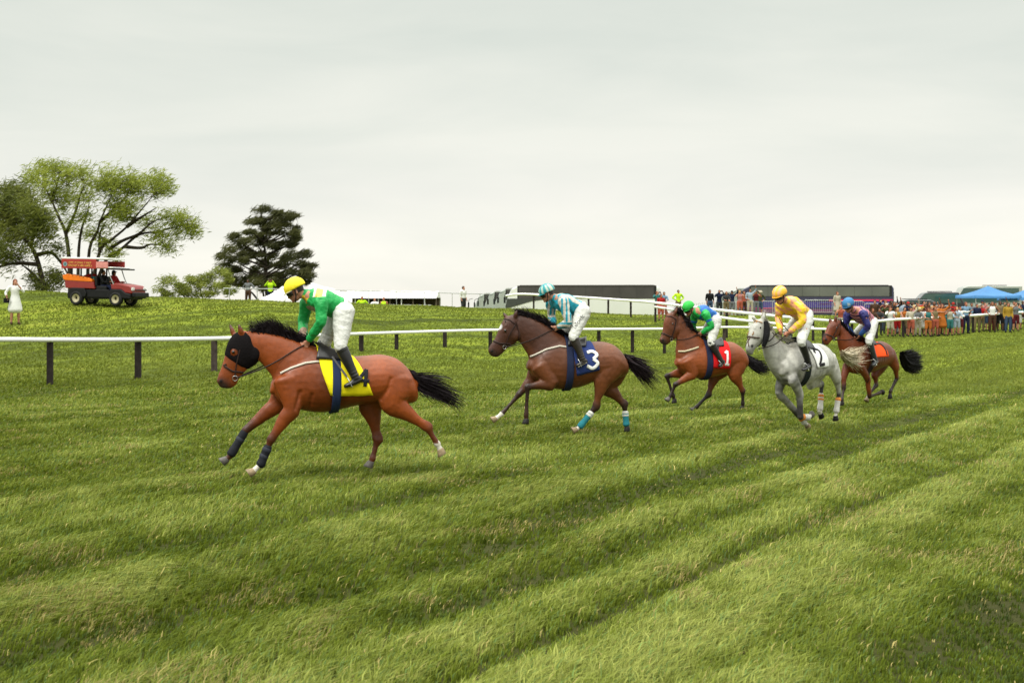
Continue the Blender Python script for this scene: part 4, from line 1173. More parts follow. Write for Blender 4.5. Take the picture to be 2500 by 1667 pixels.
fC = Frame((X_of(1580 + 590 / 3.921, 28.8), 28.8, -.02), 22)
bayC = dict(key="third", name="horse", seed=6, frame=fC, cv=cC, zs=.95, neck_frame=fC, head_frame=fC,
    coat=(.195, .046, .010), points=BLK, black=.95, dark_head=(.09, .03, .014),
    label="bay racehorse between the dark bay and the grey, wearing the red number 1 cloth",
    trunk=[((928, 800), (942, 860), .07), ((905, 755), (945, 900), .17), ((865, 715), (915, 950), .235), ((810, 684), (835, 965), .275), ((745, 680), (745, 990), .275), ((680, 690), (665, 1010), .285), ((610, 690), (590, 1030), .285), ((555, 680), (530, 1038), .265), ((490, 690), (460, 1030), .225), ((415, 720), (390, 1010), .215), ((350, 770), (330, 975), .19), ((300, 830), (288, 920), .11)],
    neck=[((570, 680), (305, 925), .17), ((500, 625), (278, 850), .14), ((440, 560), (275, 760), .105), ((390, 495), (280, 700), .090), ((345, 430), (280, 650), .078), ((310, 395), (285, 600), .07)],
    head=[((235, 395), (300, 470), .058), ((185, 430), (302, 560), .082), ((160, 490), (295, 610), .088), ((152, 545), (275, 645), .078), ((145, 590), (250, 670), .066), ((132, 630), (228, 682), .057), ((118, 660), (212, 695), .052), ((125, 690), (198, 708), .042)],
    cheek=(262, 570), poll=(240, 410), nose=(150, 700), eye=(225, 510), nostril=(140, 668), muzzle=.9,
    ears=[((262, 415), (290, 350), .07), ((190, 425), (176, 358), -.06)],
    legs=[("fore", [(390, 860), (440, 985), (268, 1095), (222, 1205), (205, 1228)], [.13, .15, .13, .10, .10], dict(hoof="grey", toe=(180, 1262), black=1)),
          ("fore", [(370, 850), (330, 975), (188, 1012), (250, 1205), (262, 1240)], [-.13, -.15, -.13, -.10, -.10], dict(hoof="dark", toe=(266, 1290), black=1)),
          ("hind", [(860, 830), (845, 1000), (915, 1160), (915, 1280), (912, 1310)], [.13, .17, .14, .12, .12], dict(hoof="dark", toe=(908, 1345), black=1)),
          ("hind", [(830, 820), (650, 1000), (585, 1190), (470, 1310), (440, 1330)], [-.12, -.16, -.13, -.12, -.12], dict(hoof="grey", toe=(395, 1358), black=1))],
    cloth=dict(corners=[(572, 690), (605, 925), (785, 935), (760, 690)], col=(.62, .008, .010), bow=.0,
               number=(DIG["1"], (762, 835), .28, .045, (.75, .75, .72), .12)),
    girth=((600, 960), .12, (.012, .016, .045)), saddle=(.0, -.30),
    straps=[("breastplate", [(298, 775), (360, 775), (430, 755), (490, 735)], .034, (.55, .48, .33), "b"),
            ("noseband", [(140, 595), (190, 620), (250, 640)], .022, (.03, .015, .012), "h"),
            ("browband", [(185, 440), (230, 440), (275, 470)], .016, (.03, .015, .012), "h"),
            ("cheekpiece", [(275, 470), (260, 560), (225, 660)], .016, (.02, .012, .012), "h")],
    bit=(220, 662),
    hair=[("mane", [[(570, 675), (540, 650), (500, 640)], [(500, 630), (460, 610), (420, 610)], [(440, 560), (400, 540), (370, 560)], [(390, 490), (360, 470), (340, 500)], [(330, 420), (320, 390), (300, 380)], [(300, 400), (280, 380), (260, 380)]], 800, .008, (.014, .010, .012), .028, .04, [0, 0, .03, .03, .03, 0]),
          ("tail", [[(928, 800), (980, 830), (1050, 870), (1140, 890), (1200, 900)], [(932, 815), (970, 880), (1030, 940), (1100, 970), (1160, 985)], [(932, 810), (990, 860), (1060, 910), (1140, 940), (1200, 950)]], 500, .0075, (.012, .010, .012), .02, .05, [0, .03, -.03])])

TPL = [(-1.12, 1.20, 1.10, .07), (-1.06, 1.34, .98, .17), (-.92, 1.43, .93, .235), (-.73, 1.475, .92, .275), (-.53, 1.465, .88, .275), (-.33, 1.45, .84, .285), (-.14, 1.46, .81, .285), (0, 1.50, .80, .265), (.14, 1.52, .81, .225), (.29, 1.46, .85, .215), (.42, 1.36, .90, .20), (.52, 1.24, .98, .12)]
cD2 = crop(1820, 860, 7.839)
fD = Frame((X_of(1948, 23.3), 23.3, -.02), 52)
fDn = Frame(fD.W(.12, 0), 36); fDh = Frame(fD.W(.12, 0), 40)
def conv(pts, cfrom_, cto_ox, cto_oy, cto_s):
    o_ = []
    for (x, y) in pts:
        a, b = cfrom_(x, y); o_.append(((a - cto_ox) * cto_s, (b - cto_oy) * cto_s))
    return o_
greyD = dict(key="grey", name="horse", seed=8, frame=fD, cv=cD, legcv=cD2, neck_frame=fDn, head_frame=fDh, head_shr=.62, neck_shr=.86,
    coat=(.47, .46, .41), points=(.045, .040, .042), black=1.0, dapple=True, rough=.55, muzzle=.55, muzcol=(.10, .09, .085), sockcol=(.60, .57, .48),
    label="dappled grey racehorse with a blond tail, wearing the white number 2 cloth",
    trunk=[(x, zt - .01, zb - .02, w_ * .98) for x, zt, zb, w_ in TPL],
    neck=[((600, 660), (450, 1040), .17), ((530, 650), (375, 930), .135), ((460, 620), (325, 820), .11), ((405, 575), (305, 730), .09), ((360, 520), (300, 660), .08), ((325, 470), (300, 600), .07)],
    head=[((240, 440), (345, 500), .065), ((185, 480), (345, 580), .088), ((160, 540), (335, 650), .092), ((152, 595), (300, 690), .080), ((148, 640), (265, 715), .066), ((140, 680), (248, 735), .057), ((138, 715), (238, 755), .050), ((155, 750), (225, 768), .038)],
    cheek=(275, 590), poll=(270, 445), nose=(185, 740), eye=(248, 522), nostril=(185, 690),
    ears=[((305, 455), (322, 385), .05), ((235, 450), (212, 415), -.06)],
    legs=[("fore", [(900, 500), (1030, 780), (1055, 1235), (1205, 1245), (1245, 1215)], [.15, .15, .14, .10, .08], dict(hoof="grey", toe=(1310, 1175), black=1, sock=.9, wrap=(.25, .95, (.62, .60, .55), [(.0, .12, (.65, .24, .05))]))),
          ("fore", [(700, 500), (640, 770), (1040, 1225), (1130, 1345), (1175, 1385)], [-.15, -.14, -.06, -.04, -.04], dict(hoof="pale", toe=(1235, 1450), black=1, sock=.9, wrap=(.30, .95, (.62, .60, .55), [(.0, .15, (.65, .24, .05))]))),
          ("hind", [(1600, 130), (1740, 480), (1790, 780), (1735, 1150), (1725, 1230)], [.14, .17, .14, .12, .12], dict(hoof="dark", toe=(1745, 1400), black=1, sock=1.5, wrap=(.30, .95, (.62, .60, .55), [(.0, .12, (.65, .24, .05))]))),
          ("hind", [(1500, 250), (1230, 600), (1460, 610), (1425, 1130), (1440, 1180)], [-.12, -.14, -.12, -.10, -.10], dict(hoof="dark", toe=(1480, 1270), black=1, sock=1.5, wrap=(.38, .92, (.62, .60, .55), [(.05, .15, (.65, .24, .05)), (.3, .36, (.65, .24, .05))])))],
    cloth=dict(corners=[(690, 640), (760, 940), (893, 893), (745, 640)], col=(.78, .78, .75), fix=(-.02, -.12, -.48, -.55, 1.75, 1.75),
               number=(DIG["2"], (815, 790), .30, .050, (.010, .009, .010), -.05)),
    girth=((710, 960), .11, (.010, .016, .014)), saddle=(.10, -.30),
    straps=[("noseband", [(165, 600), (220, 610), (275, 615)], .018, (.06, .03, .02), "h"),
            ("headpiece", [(190, 470), (240, 460), (300, 480)], .014, (.30, .14, .04), "h")],
    bit=(240, 715), 
    hair=[("mane", [[(600, 645), (560, 640), (520, 660)], [(520, 640), (480, 620), (450, 640)], [(440, 600), (410, 580), (400, 610)], [(370, 520), (350, 470), (330, 480)], [(320, 460), (310, 400), (340, 370)], [(300, 450), (300, 420), (320, 380)]], 260, .005, (.42, .40, .34), .015, .02, [0, 0, 0, 0, 0, 0]),
          ("tail", [[(1025, 740), (1060, 750), (1120, 720), (1180, 705), (1260, 715)], [(1030, 760), (1080, 790), (1140, 800), (1180, 790), (1240, 745)], [(1035, 780), (1080, 830), (1130, 850), (1160, 870), (1190, 890)], [(1035, 770), (1070, 800), (1110, 830), (1150, 850), (1170, 860)]], 420, .007, (.46, .40, .28), .02, .05, [0, .05, .0, .05])])

cE4 = crop(2000, 700, 8.4); cE2 = crop(2020, 820, 8.254)
fE = Frame((X_of(2108, 28.3), 28.3, -.05), 48)
fEh = Frame(fE.W(.3, 0), 35)
bayE = dict(key="last", name="horse", seed=9, frame=fE, cv=cE4, legcv=cE2, neck_frame=fEh, head_frame=fEh, head_shr=.7, neck_shr=.85, scale=.96,
    coat=(.145, .031, .008), points=BLK, black=.9, label="bay racehorse at the rear behind the grey, with a dark tail, wearing the orange cloth",
    trunk=[(x * .97, zt * .95 + .0, zb * .95, w_ * .96) for x, zt, zb, w_ in TPL],
    neck=[((880, 1130), (500, 1600), .16), ((760, 1060), (430, 1400), .13), ((640, 950), (395, 1250), .11), ((540, 850), (380, 1130), .09), ((440, 750), (400, 1020), .075)],
    head=[((340, 670), (440, 770), .06), ((220, 690), (455, 880), .085), ((140, 770), (450, 960), .09), ((105, 860), (420, 1040), .078), ((85, 940), (350, 1080), .066), ((70, 1010), (290, 1110), .057), ((60, 1080), (250, 1150), .05), ((90, 1150), (200, 1190), .038)],
    cheek=(330, 880), poll=(330, 690), nose=(110, 1140), eye=(290, 840), nostril=(110, 1080), muzzle=.4,
    ears=[((330, 690), (350, 600), .06), ((230, 720), (215, 635), -.06)],
    legs=[("fore", [(620, 560), (800, 840), (850, 1215), (1050, 1150), (1090, 1125)], [.13, .14, .12, .10, .10], dict(hoof="dark", toe=(1175, 1105), black=1)),
          ("fore", [(400, 600), (330, 830), (330, 1060), (290, 1290), (292, 1330)], [-.13, -.14, -.12, -.10, -.10], dict(hoof="dark", toe=(300, 1410), black=1)),
          ("hind", [(1250, 350), (1370, 620), (1400, 850), (1270, 1120), (1262, 1200)], [.13, .16, .13, .10, .10], dict(hoof="dark", toe=(1275, 1330), black=1)),
          ("hind", [(1150, 500), (960, 780), (985, 985), (820, 1215), (800, 1270)], [-.12, -.14, -.12, -.10, -.10], dict(hoof="pale", toe=(770, 1370), black=1, sock=.7))],
    cloth=dict(corners=[(850, 1190), (1090, 1460), (1420, 1400), (1130, 1050)], col=(.78, .075, .006), fix=(.08, .0, -.42, -.52, 1.55, 1.55),
               number=([[(-.1, -.5), (.18, -.35), (.22, .1), (.12, .5)], [(-.1, -.5), (-.3, -.42)]], (1290, 1280), .30, .045, (.02, .014, .014), -.1)),
    girth=((1090, 1500), .10, (.02, .012, .012)), saddle=(.12, -.28),
    straps=[("noseband", [(110, 960), (220, 1000), (320, 1040)], .02, (.03, .015, .012), "h"), ("cheekpiece", [(400, 760), (340, 900), (260, 1060)], .016, (.03, .015, .012), "h")],
    bit=(255, 1070),
    hair=[("mane", [[(860, 1120), (820, 1070), (760, 1060)], [(700, 1020), (660, 950), (600, 960)], [(560, 880), (520, 800), (470, 820)], [(440, 760), (400, 680), (350, 690)]], 420, .006, (.014, .010, .012), .02, .035, [0, 0, 0, 0]),
          ("tail", [[(1690, 1360), (1740, 1370), (1800, 1340), (1850, 1310), (1880, 1290)], [(1700, 1380), (1800, 1440), (1920, 1410), (2020, 1400), (2120, 1400)], [(1700, 1420), (1800, 1540), (1920, 1590), (2030, 1580), (2130, 1600)], [(1690, 1450), (1740, 1640), (1840, 1730), (1960, 1740), (2080, 1690)], [(1700, 1420), (1800, 1560), (1930, 1600), (2040, 1640), (2120, 1660)]], 1500, .009, (.010, .009, .010), .02, .035, [0, .02, .0, -.02, .03])])

# ---- rider patterns (colours of the cloth itself)
def base(ctx, col): return np.tile(np.array(col), (len(ctx["P"]), 1))
def paint(c, mask, col, soft=None):
    m_ = np.clip(mask.astype(float), 0, 1)[:, None]; return c * (1 - m_) + np.array(col) * m_
def near_arm(ctx, sd, r=.1):
    p = ctx["p"]; d1, t1 = seg_dist(ctx["P"], p["sh_" + sd], p["el_" + sd]); d2, t2 = seg_dist(ctx["P"], p["el_" + sd], p["ha_" + sd])
    return np.minimum(d1, d2) < r, d1, t1, d2, t2
def patA(ctx):
    P, p = ctx["P"], ctx["p"]; c = base(ctx, (.008, .30, .062))
    q = ctx["p"]["chest"].lerp(p["neck"], .35); lat = (P - np.array(q)) @ np.array(ctx["L"])
    a = (P - np.array(q)) @ np.array(ctx["ax"])
    d, t = seg_dist(P, p["sh_n"], p["el_n"])
    up_ = P[:, 2] > q.z + .03
    sh = (np.abs(a + .0) < .07) & up_; c = paint(c, sh, (.70, .68, .62))
    c = paint(c, (np.abs(a + .005) < .04) & up_ & (lat > .02), (.78, .48, .10)); 
    c = paint(c, (np.linalg.norm(P - np.array(p["neck"]), axis=1) < .10) & (P[:, 2] < p["neck"].z), (.62, .42, .03))
    c = paint(c, (np.abs(a + .04) < .07) & (P[:, 2] < q.z - .08) & (np.abs(lat) < .12), (.30, .20, .14))
    return c
TEAL, CREAM = (.010, .27, .36), (.56, .52, .44)
def patB(ctx):
    P, p = ctx["P"], ctx["p"]; c = base(ctx, TEAL); q = p["chest"]
    lat = (P - np.array(q)) @ np.array(ctx["L"]); back = P - np.array(q)
    ax = np.array(ctx["ax"]); bn = np.cross(ax, np.array(ctx["L"])); bn = bn if bn[2] > 0 else -bn
    hgt_ = back @ bn
    top = hgt_ > .045
    c = paint(c, top & (np.sin(lat * 52 + 1.2) > -.05), CREAM)
    for sd in "nf":
        m_, d1, t1, d2, t2 = near_arm(ctx, sd, .095)
        sgn = 1 if sd == "n" else -1
        s1 = (P - np.array(p["el_" + sd])) @ np.array(ctx["fr"].f)
        use = m_ & (np.abs(lat) > .12)
        mm = np.where(d1 < d2, np.sin(s1 * 95 + 1.0) > -.1, np.sin((P[:, 2] - p["el_" + sd].z) * 95 + .6) > -.1)
        c = np.where((use)[:, None], np.where(mm[:, None], np.array(CREAM), np.array(TEAL)), c)
    c = paint(c, np.linalg.norm(P - np.array(p["sh_n"] + Vector((0, 0, .07))), axis=1) < .045, (.70, .42, .38))
    return c
def patC(ctx):
    P, p = ctx["P"], ctx["p"]; c = base(ctx, (.012, .115, .40))
    for sd in "nf":
        m_, *_r = near_arm(ctx, sd, .10); c = paint(c, m_, (.010, .34, .06))
        d2, t2 = seg_dist(P, p["el_" + sd], p["ha_" + sd]); d1, t1 = seg_dist(P, p["sh_" + sd], p["el_" + sd])
        c = paint(c, m_ & (d1 < d2) & (t1 > .45) & (t1 < .62), (.012, .115, .40))
    c = paint(c, np.linalg.norm(P - np.array(p["neck"]), axis=1) < .15, (.010, .34, .06))
    return c
def patD(ctx):
    P, p = ctx["P"], ctx["p"]; c = base(ctx, (.74, .50, .02)); pink = (.72, .33, .17)
    m1 = np.sin(P[:, 0] * 30 + P[:, 2] * 26) * np.sin(P[:, 2] * 34 - P[:, 1] * 20) > .12
    c = paint(c, m1, pink)
    return c
def patE(ctx):
    P, p = ctx["P"], ctx["p"]; c = base(ctx, (.60, .22, .27)); a = (P - np.array(p["chest"])) @ np.array(ctx["ax"])
    c = paint(c, np.sin(a * 62 + 1.5) > .45, (.022, .018, .09))
    for sd in "nf":
        m_, *_r = near_arm(ctx, sd, .105); c = paint(c, m_, (.022, .022, .13))
        d2, t2 = seg_dist(P, p["el_" + sd], p["ha_" + sd]); c = paint(c, (d2 < .09) & (t2 > .35), (.015, .07, .25))
    return c
def cap1(col): return lambda q: np.tile(np.array(col), (len(q), 1))
def capB(q):
    a = np.arctan2(q[:, 1], q[:, 0] + .012); c = np.tile(np.array((.02, .26, .29)), (len(q), 1))
    m_ = (np.sin(a * 9) > .1) & (q[:, 2] < .148); c[m_] = (.52, .58, .46); return c
def capD(q):
    c = np.tile(np.array((.80, .44, .03)), (len(q), 1)); m_ = (np.sin(q[:, 1] * 95 + 1) > .3); c[m_] = (.80, .40, .22); return c
def capE(q):
    c = np.tile(np.array((.035, .17, .36)), (len(q), 1)); m_ = (np.linalg.norm(q - np.array((.09, .08, .07)), axis=1) < .035); c[m_] = (.30, .36, .38); return c

SKIN = (.42, .19, .12)
cA5 = crop(660, 660, 4.9); cB6 = crop(1290, 670, 6.03); cD3 = crop(1800, 690, 7.839)
def whip(J, o, h, p):
    a = p["ha_n"]
    MB().tube([a + Vector((.05, 0, -.06)), a + Vector((-.12, -.03, .13)), a + Vector((-.2, -.05, .28))], [.008, .006, .003], n=6, m=3).build("whip", mat("whip_brown", (.03, .018, .014), rough=.5), o)
riders = [
 (bayA, dict(key="lead", frame=bayA["frame"], cv=cA5, skin=SKIN, pattern=patA, cap=cap1((.80, .66, .02)), peak=(.72, .68, .40), head_dir=(-6, 28),
    label="jockey standing in the stirrups in green silks and a yellow cap",
    j=dict(head=(300, 245, 0), neck=(440, 300, 0), chest=(610, 375, 0), waist=(790, 440, 0), pelvis=(880, 465, 0),
           sh_n=(600, 380, .19), el_n=(610, 610, .25), ha_n=(455, 845, .09), sh_f=(440, 380, -.20), el_f=(390, 630, -.26), ha_f=(400, 830, -.03),
           hi_n=(880, 500, .11), kn_n=(835, 900, .29), an_n=(1020, 1285, .33), to_n=(905, 1380, .33), hi_f=(850, 500, -.11), kn_f=(640, 880, -.27), an_f=(760, 1240, -.33), to_f=(650, 1340, -.33)))),
 (bayB, dict(key="second", frame=bayB["frame"], cv=cB6, skin=(.40, .19, .12), pattern=patB, cap=capB, peak=(.03, .33, .36), head_dir=(-6, 22), sole=(.28, .26, .2),
    label="jockey in turquoise silks with cream stripes and a striped turquoise cap", marks=(690, 800, 830, 610, 9, 8, 4), boot=(.022, .017, .014),
    j=dict(head=(275, 285, 0), neck=(400, 350, 0), chest=(520, 420, 0), waist=(690, 480, 0), pelvis=(790, 520, 0),
           sh_n=(510, 390, .19), el_n=(590, 700, .25), ha_n=(440, 775, .09), sh_f=(330, 420, -.20), el_f=(345, 620, -.26), ha_f=(365, 740, -.03),
           hi_n=(805, 545, .11), kn_n=(665, 915, .29), an_n=(800, 1260, .33), to_n=(720, 1335, .33), hi_f=(780, 550, -.11), kn_f=(530, 860, -.27), an_f=(640, 1200, -.33), to_f=(560, 1280, -.33)))),
 (bayC, dict(key="third", frame=fC, cv=cC, skin=(.42, .17, .10), pattern=patC, cap=cap1((.02, .42, .05)), peak=(.02, .35, .05), head_dir=(12, 30), boot=(.016, .014, .014), sole=(.2, .2, .2),
    label="jockey bent low in blue and green silks and a bright green cap", marks=(612, 610, 668, 490, 11, 5, 9),
    j=dict(head=(398, 370, 0), neck=(455, 400, 0), chest=(530, 405, 0), waist=(600, 430, 0), pelvis=(645, 460, 0),
           sh_n=(560, 420, .19), el_n=(615, 535, .25), ha_n=(525, 600, .09), sh_f=(455, 430, -.20), el_f=(440, 540, -.26), ha_f=(465, 600, -.03),
           hi_n=(655, 480, .11), kn_n=(612, 690, .29), an_n=(712, 870, .33), to_n=(690, 912, .33), hi_f=(640, 480, -.11), kn_f=(520, 640, -.27), an_f=(600, 840, -.33), to_f=(560, 880, -.33)))),
 (greyD, dict(key="grey", frame=fD, cv=cD3, skin=(.48, .20, .12), pattern=patD, cap=capD, peak=(.80, .42, .03), head_dir=(-14, 24), extra=whip,
    label="jockey on the grey in yellow and pink silks and an orange cap, holding a whip",
    j=dict(head=(815, 255, .0), neck=(950, 370, 0), chest=(1060, 450, 0), waist=(1200, 570, 0), pelvis=(1280, 640, 0),
           sh_n=(1210, 480, .20), el_n=(1245, 745, .25), ha_n=(1000, 945, .08), sh_f=(815, 450, -.20), el_f=(790, 690, -.24), ha_f=(820, 905, -.05),
           hi_n=(1330, 690, .11), kn_n=(1225, 1120, .29), an_n=(1370, 1560, .33), to_n=(1265, 1665, .36), hi_f=(1180, 700, -.11), kn_f=(955, 960, -.25), an_f=(1050, 1400, -.33), to_f=(960, 1480, -.33)))),
 (bayE, dict(key="last", frame=fE, cv=cE4, skin=(.40, .17, .10), pattern=patE, cap=capE, peak=(.03, .13, .28), head_dir=(-4, 28), boot=(.03, .033, .036), sole=(.25, .22, .2),
    label="jockey at the rear in navy and pink hooped silks and a blue cap",
    j=dict(head=(600, 390, 0), neck=(715, 480, 0), chest=(850, 570, 0), waist=(990, 680, 0), pelvis=(1060, 750, 0),
           sh_n=(920, 560, .19), el_n=(1000, 810, .25), ha_n=(840, 990, .08), sh_f=(600, 560, -.2), el_f=(545, 790, -.25), ha_f=(700, 1000, -.05),
           hi_n=(1080, 790, .11), kn_n=(1020, 1110, .28), an_n=(1150, 1500, .32), to_n=(1110, 1600, .34), hi_f=(980, 780, -.11), kn_f=(720, 1000, -.25), an_f=(850, 1350, -.33), to_f=(780, 1420, -.33)))),
]
for Hh, Jj in riders[:NR]:
    build_horse(Hh); build_rider(Jj); reins(Hh, Jj); stirrup(Hh, Jj)
if NR > 3:        # black roll behind the grey's eye: cheek padding and stand-in for neck shade
    hp_ = greyD["hp"]
    MB().tube([hp_(335, 470, .09), hp_(345, 540, .11), hp_(335, 620, .11), hp_(315, 690, .08)], [(.03, .035), (.045, .05), (.045, .05), (.025, .03)], n=14, m=4).build("cheek_shade_roll", mat("cheek_shade_black", (.010, .010, .011), rough=.9, var=.2, bump=.8, bscale=60), greyD["obj"])
# ------------------------------------------------------------------ rails and fences
WHITE_PVC = mat("white_rail_plastic", (.80, .80, .77), rough=.4, spec=.4, var=.05, nscale=2)
POST_WOOD = mat("dark_post_wood", (.026, .020, .017), rough=.85, spec=.2, var=.4, nscale=9, bump=.4, bscale=30)
POST_GREY = mat("weathered_post_wood", (.060, .046, .040), rough=.9, spec=.15, var=.35, nscale=9, bump=.4, bscale=30)

def rail_line(pts, r, m=6):
    mb = MB(); v, f = tube_mesh(pts, [r] * len(pts), 12, (0, 0, 1) if abs(pts[0][2] - pts[-1][2]) < 5 else None, m); mb.add(v, f); return mb
# near running rail: (px, y of rail centre, distance)
RUN = [(-700, 832, 30.0), (-250, 831, 32.0), (0, 829, 33.8), (122, 829.5, 34.8), (337, 829, 36.6), (550, 826, 39.3), (760, 819, 44), (968, 812, 52), (1197, 806, 57.5), (1462, 804, 62), (1622, 803, 65.5), (1768, 799, 68), (1900, 801, 70), (2030, 804, 72)]
root = empty("rail_fence", on_ground(122, 34.8)); root.location.z = gz(root.location.x, root.location.y)
tag(root, "long white running rail on dark wooden posts curving behind the galloping horses", "fence")
inv = root.location
pts = [at_px(*p) for p in RUN]
o = rail_line(pts, .058).build("rail", WHITE_PVC, root, off=inv)
PX, YY, DD = zip(*RUN)
for i, px in enumerate([-480, -300, -90, 122, 337, 523, 668, 790, 882, 968, 1086, 1197, 1335, 1462, 1544, 1622, 1768, 1905, 2010]):
    D = float(np.interp(px, PX, DD)) + .10; y = float(np.interp(px, PX, YY))
    top = at_px(px, y, D); zb = gz(top.x, D) - .15
    q = MB(); w_ = .155 if i % 3 else .14
    q.box((top.x, D, (top.z - .03 + zb) / 2), (w_, .11, top.z - .03 - zb))
    p_ = q.build("post", POST_GREY if px in (523, 1768, 1335) else POST_WOOD, root, off=inv)
    p_.modifiers.new("b", 'BEVEL').width = .008
# chute fence with two rails coming down from the hill
CH = [(1236, 722, 97), (1262, 718.5, 96), (1303, 719, 95), (1437, 727, 92), (1540, 734, 88), (1600, 739, 84), (1774, 759, 75), (1900, 772, 74), (2021, 783, 75), (2080, 787, 76), (2140, 784, 77), (2205, 779, 78.5), (2330, 773, 82), (2500, 762, 90), (2700, 752, 100)]
CH2 = [(1600, 749, 84), (1774, 777, 75), (1893, 790, 73.6), (1985, 800, 73)]
root = empty("rail_fence", on_ground(1600, 84)); root.location.z = gz(root.location.x, 84)
tag(root, "white double rail fence coming down the slope and running along the spectators", "fence"); inv = root.location
PX, YY, DD = zip(*CH)
rail_line([at_px(*p) for p in CH], .075).build("rail", WHITE_PVC, root, off=inv)
rail_line([at_px(*p) for p in CH2], .075).build("rail", WHITE_PVC, root, off=inv)
for px in [1303, 1437, 1485, 1540, 1600, 1683, 1774, 1835, 1905, 1985, 2080, 2140, 2205, 2290, 2375, 2450, 2550]:
    D = float(np.interp(px, PX, DD)) + .12; y = float(np.interp(px, PX, YY)); top = at_px(px, y, D); zb = gz(top.x, D) - .15
    q = MB(); w_ = .12 if px != 1835 else .3
    q.box((top.x, D, (top.z - .03 + zb) / 2), (w_, .12, max(.3, top.z - .03 - zb)))
    q.build("post", WHITE_PVC if px == 1835 else POST_WOOD, root, off=inv)

# thin grey wire fence on the hill top
STEEL = mat("galvanised_steel", (.42, .43, .43), rough=.4, spec=.5, metal=.6, var=.1)
root = empty("wire_fence", on_ground(700, 72)); tag(root, "thin grey metal fence along the hill top in front of the white tents", "fence"); inv = root.location
WF = [(545, 704, 72), (700, 706, 74), (800, 708, 77), (1000, 713, 82), (1180, 718, 86)]
PX, YY, DD = zip(*WF)
rail_line([at_px(*p) for p in WF], .022).build("top_wire", STEEL, root, off=inv)
for px in range(560, 1190, 68):
    D = float(np.interp(px, PX, DD)); y = float(np.interp(px, PX, YY)); top = at_px(px, y, D); zb = gz(top.x, D) - .1
    q = MB(); q.box((top.x, D, (top.z + zb) / 2), (.035, .035, top.z - zb)); q.build("post", STEEL, root, off=inv)

# steel crowd barriers in front of the second coach
def barrier_mb():
    mb = MB(); L_, Hh = 2.25, 1.08
    mb.tube([(-L_ / 2, 0, .05), (-L_ / 2, 0, Hh - .12), (-L_ / 2 + .12, 0, Hh), (L_ / 2 - .12, 0, Hh), (L_ / 2, 0, Hh - .12), (L_ / 2, 0, .05)], [.021] * 6, n=6, m=1)
    mb.bar((-L_ / 2, 0, .22), (L_ / 2, 0, .22), .035)
    for i in range(1, 16): mb.bar((-L_ / 2 + i * L_ / 16, 0, .22), (-L_ / 2 + i * L_ / 16, 0, Hh), .018)
    return mb
def barrier_feet():
    mb = MB()
    for s in (-1, 1): mb.bar((s * .9, -.3, .03), (s * .9, .3, .03), .04)
    return mb
b0 = None
lb = ["steel crowd barrier at the front wheel of the purple striped coach", "second steel barrier along the purple striped coach", "third steel barrier along the purple striped coach, left of the orange capped jockey's horse",
      "steel barrier directly behind the jockey in yellow and pink silks", "steel barrier between the orange cap and the blue cap jockeys", "steel barrier just behind the blue capped jockey's head", "steel crowd barrier under the pink stripe near the coach's rear", "steel crowd barrier beyond the rear end of the purple striped coach", "steel crowd barrier in front of the parked black car"]
for i, l in enumerate(lb):
    px = 1705 + i * 74
    x, D = X_of(px, 101), 101 + .4 * (i % 2)
    if b0 is None:
        b0 = barrier_mb().build("crowd_barrier", STEEL); f0 = barrier_feet().build("foot", STEEL, b0); o = b0
    else:
        o = b0.copy(); COL.objects.link(o); f = f0.copy(); COL.objects.link(f); f.parent = o
    o.location = (x, D, gz(x, D)); o.rotation_euler = (0, 0, .05 * math.sin(i * 3.1))
    tag(o, l, "barrier", "steel crowd barriers in front of the coach")
# ------------------------------------------------------------------ trees
def leaf_mat(name, c1, c2):
    m = bpy.data.materials.new(name); m.use_nodes = True
    nt = m.node_tree; b = nt.nodes["Principled BSDF"]; b.inputs["Roughness"].default_value = .6; b.inputs["Specular IOR Level"].default_value = .2
    at = N(nt, "ShaderNodeAttribute", attribute_name="tone")
    nt.links.new(at.outputs["Color"], b.inputs["Base Color"])
    tr = N(nt, "ShaderNodeBsdfTranslucent"); nt.links.new(at.outputs["Color"], tr.inputs[0])
    mx = N(nt, "ShaderNodeMixShader"); mx.inputs[0].default_value = .4
    nt.links.new(b.outputs[0], mx.inputs[1]); nt.links.new(tr.outputs[0], mx.inputs[2]); nt.links.new(mx.outputs[0], nt.nodes["Material Output"].inputs[0])
    return m
LEAF = leaf_mat("leaves", None, None)
BARK = mat("bark", (.040, .032, .024), rough=.95, spec=.1, var=.4, nscale=5, bump=.6, bscale=20)
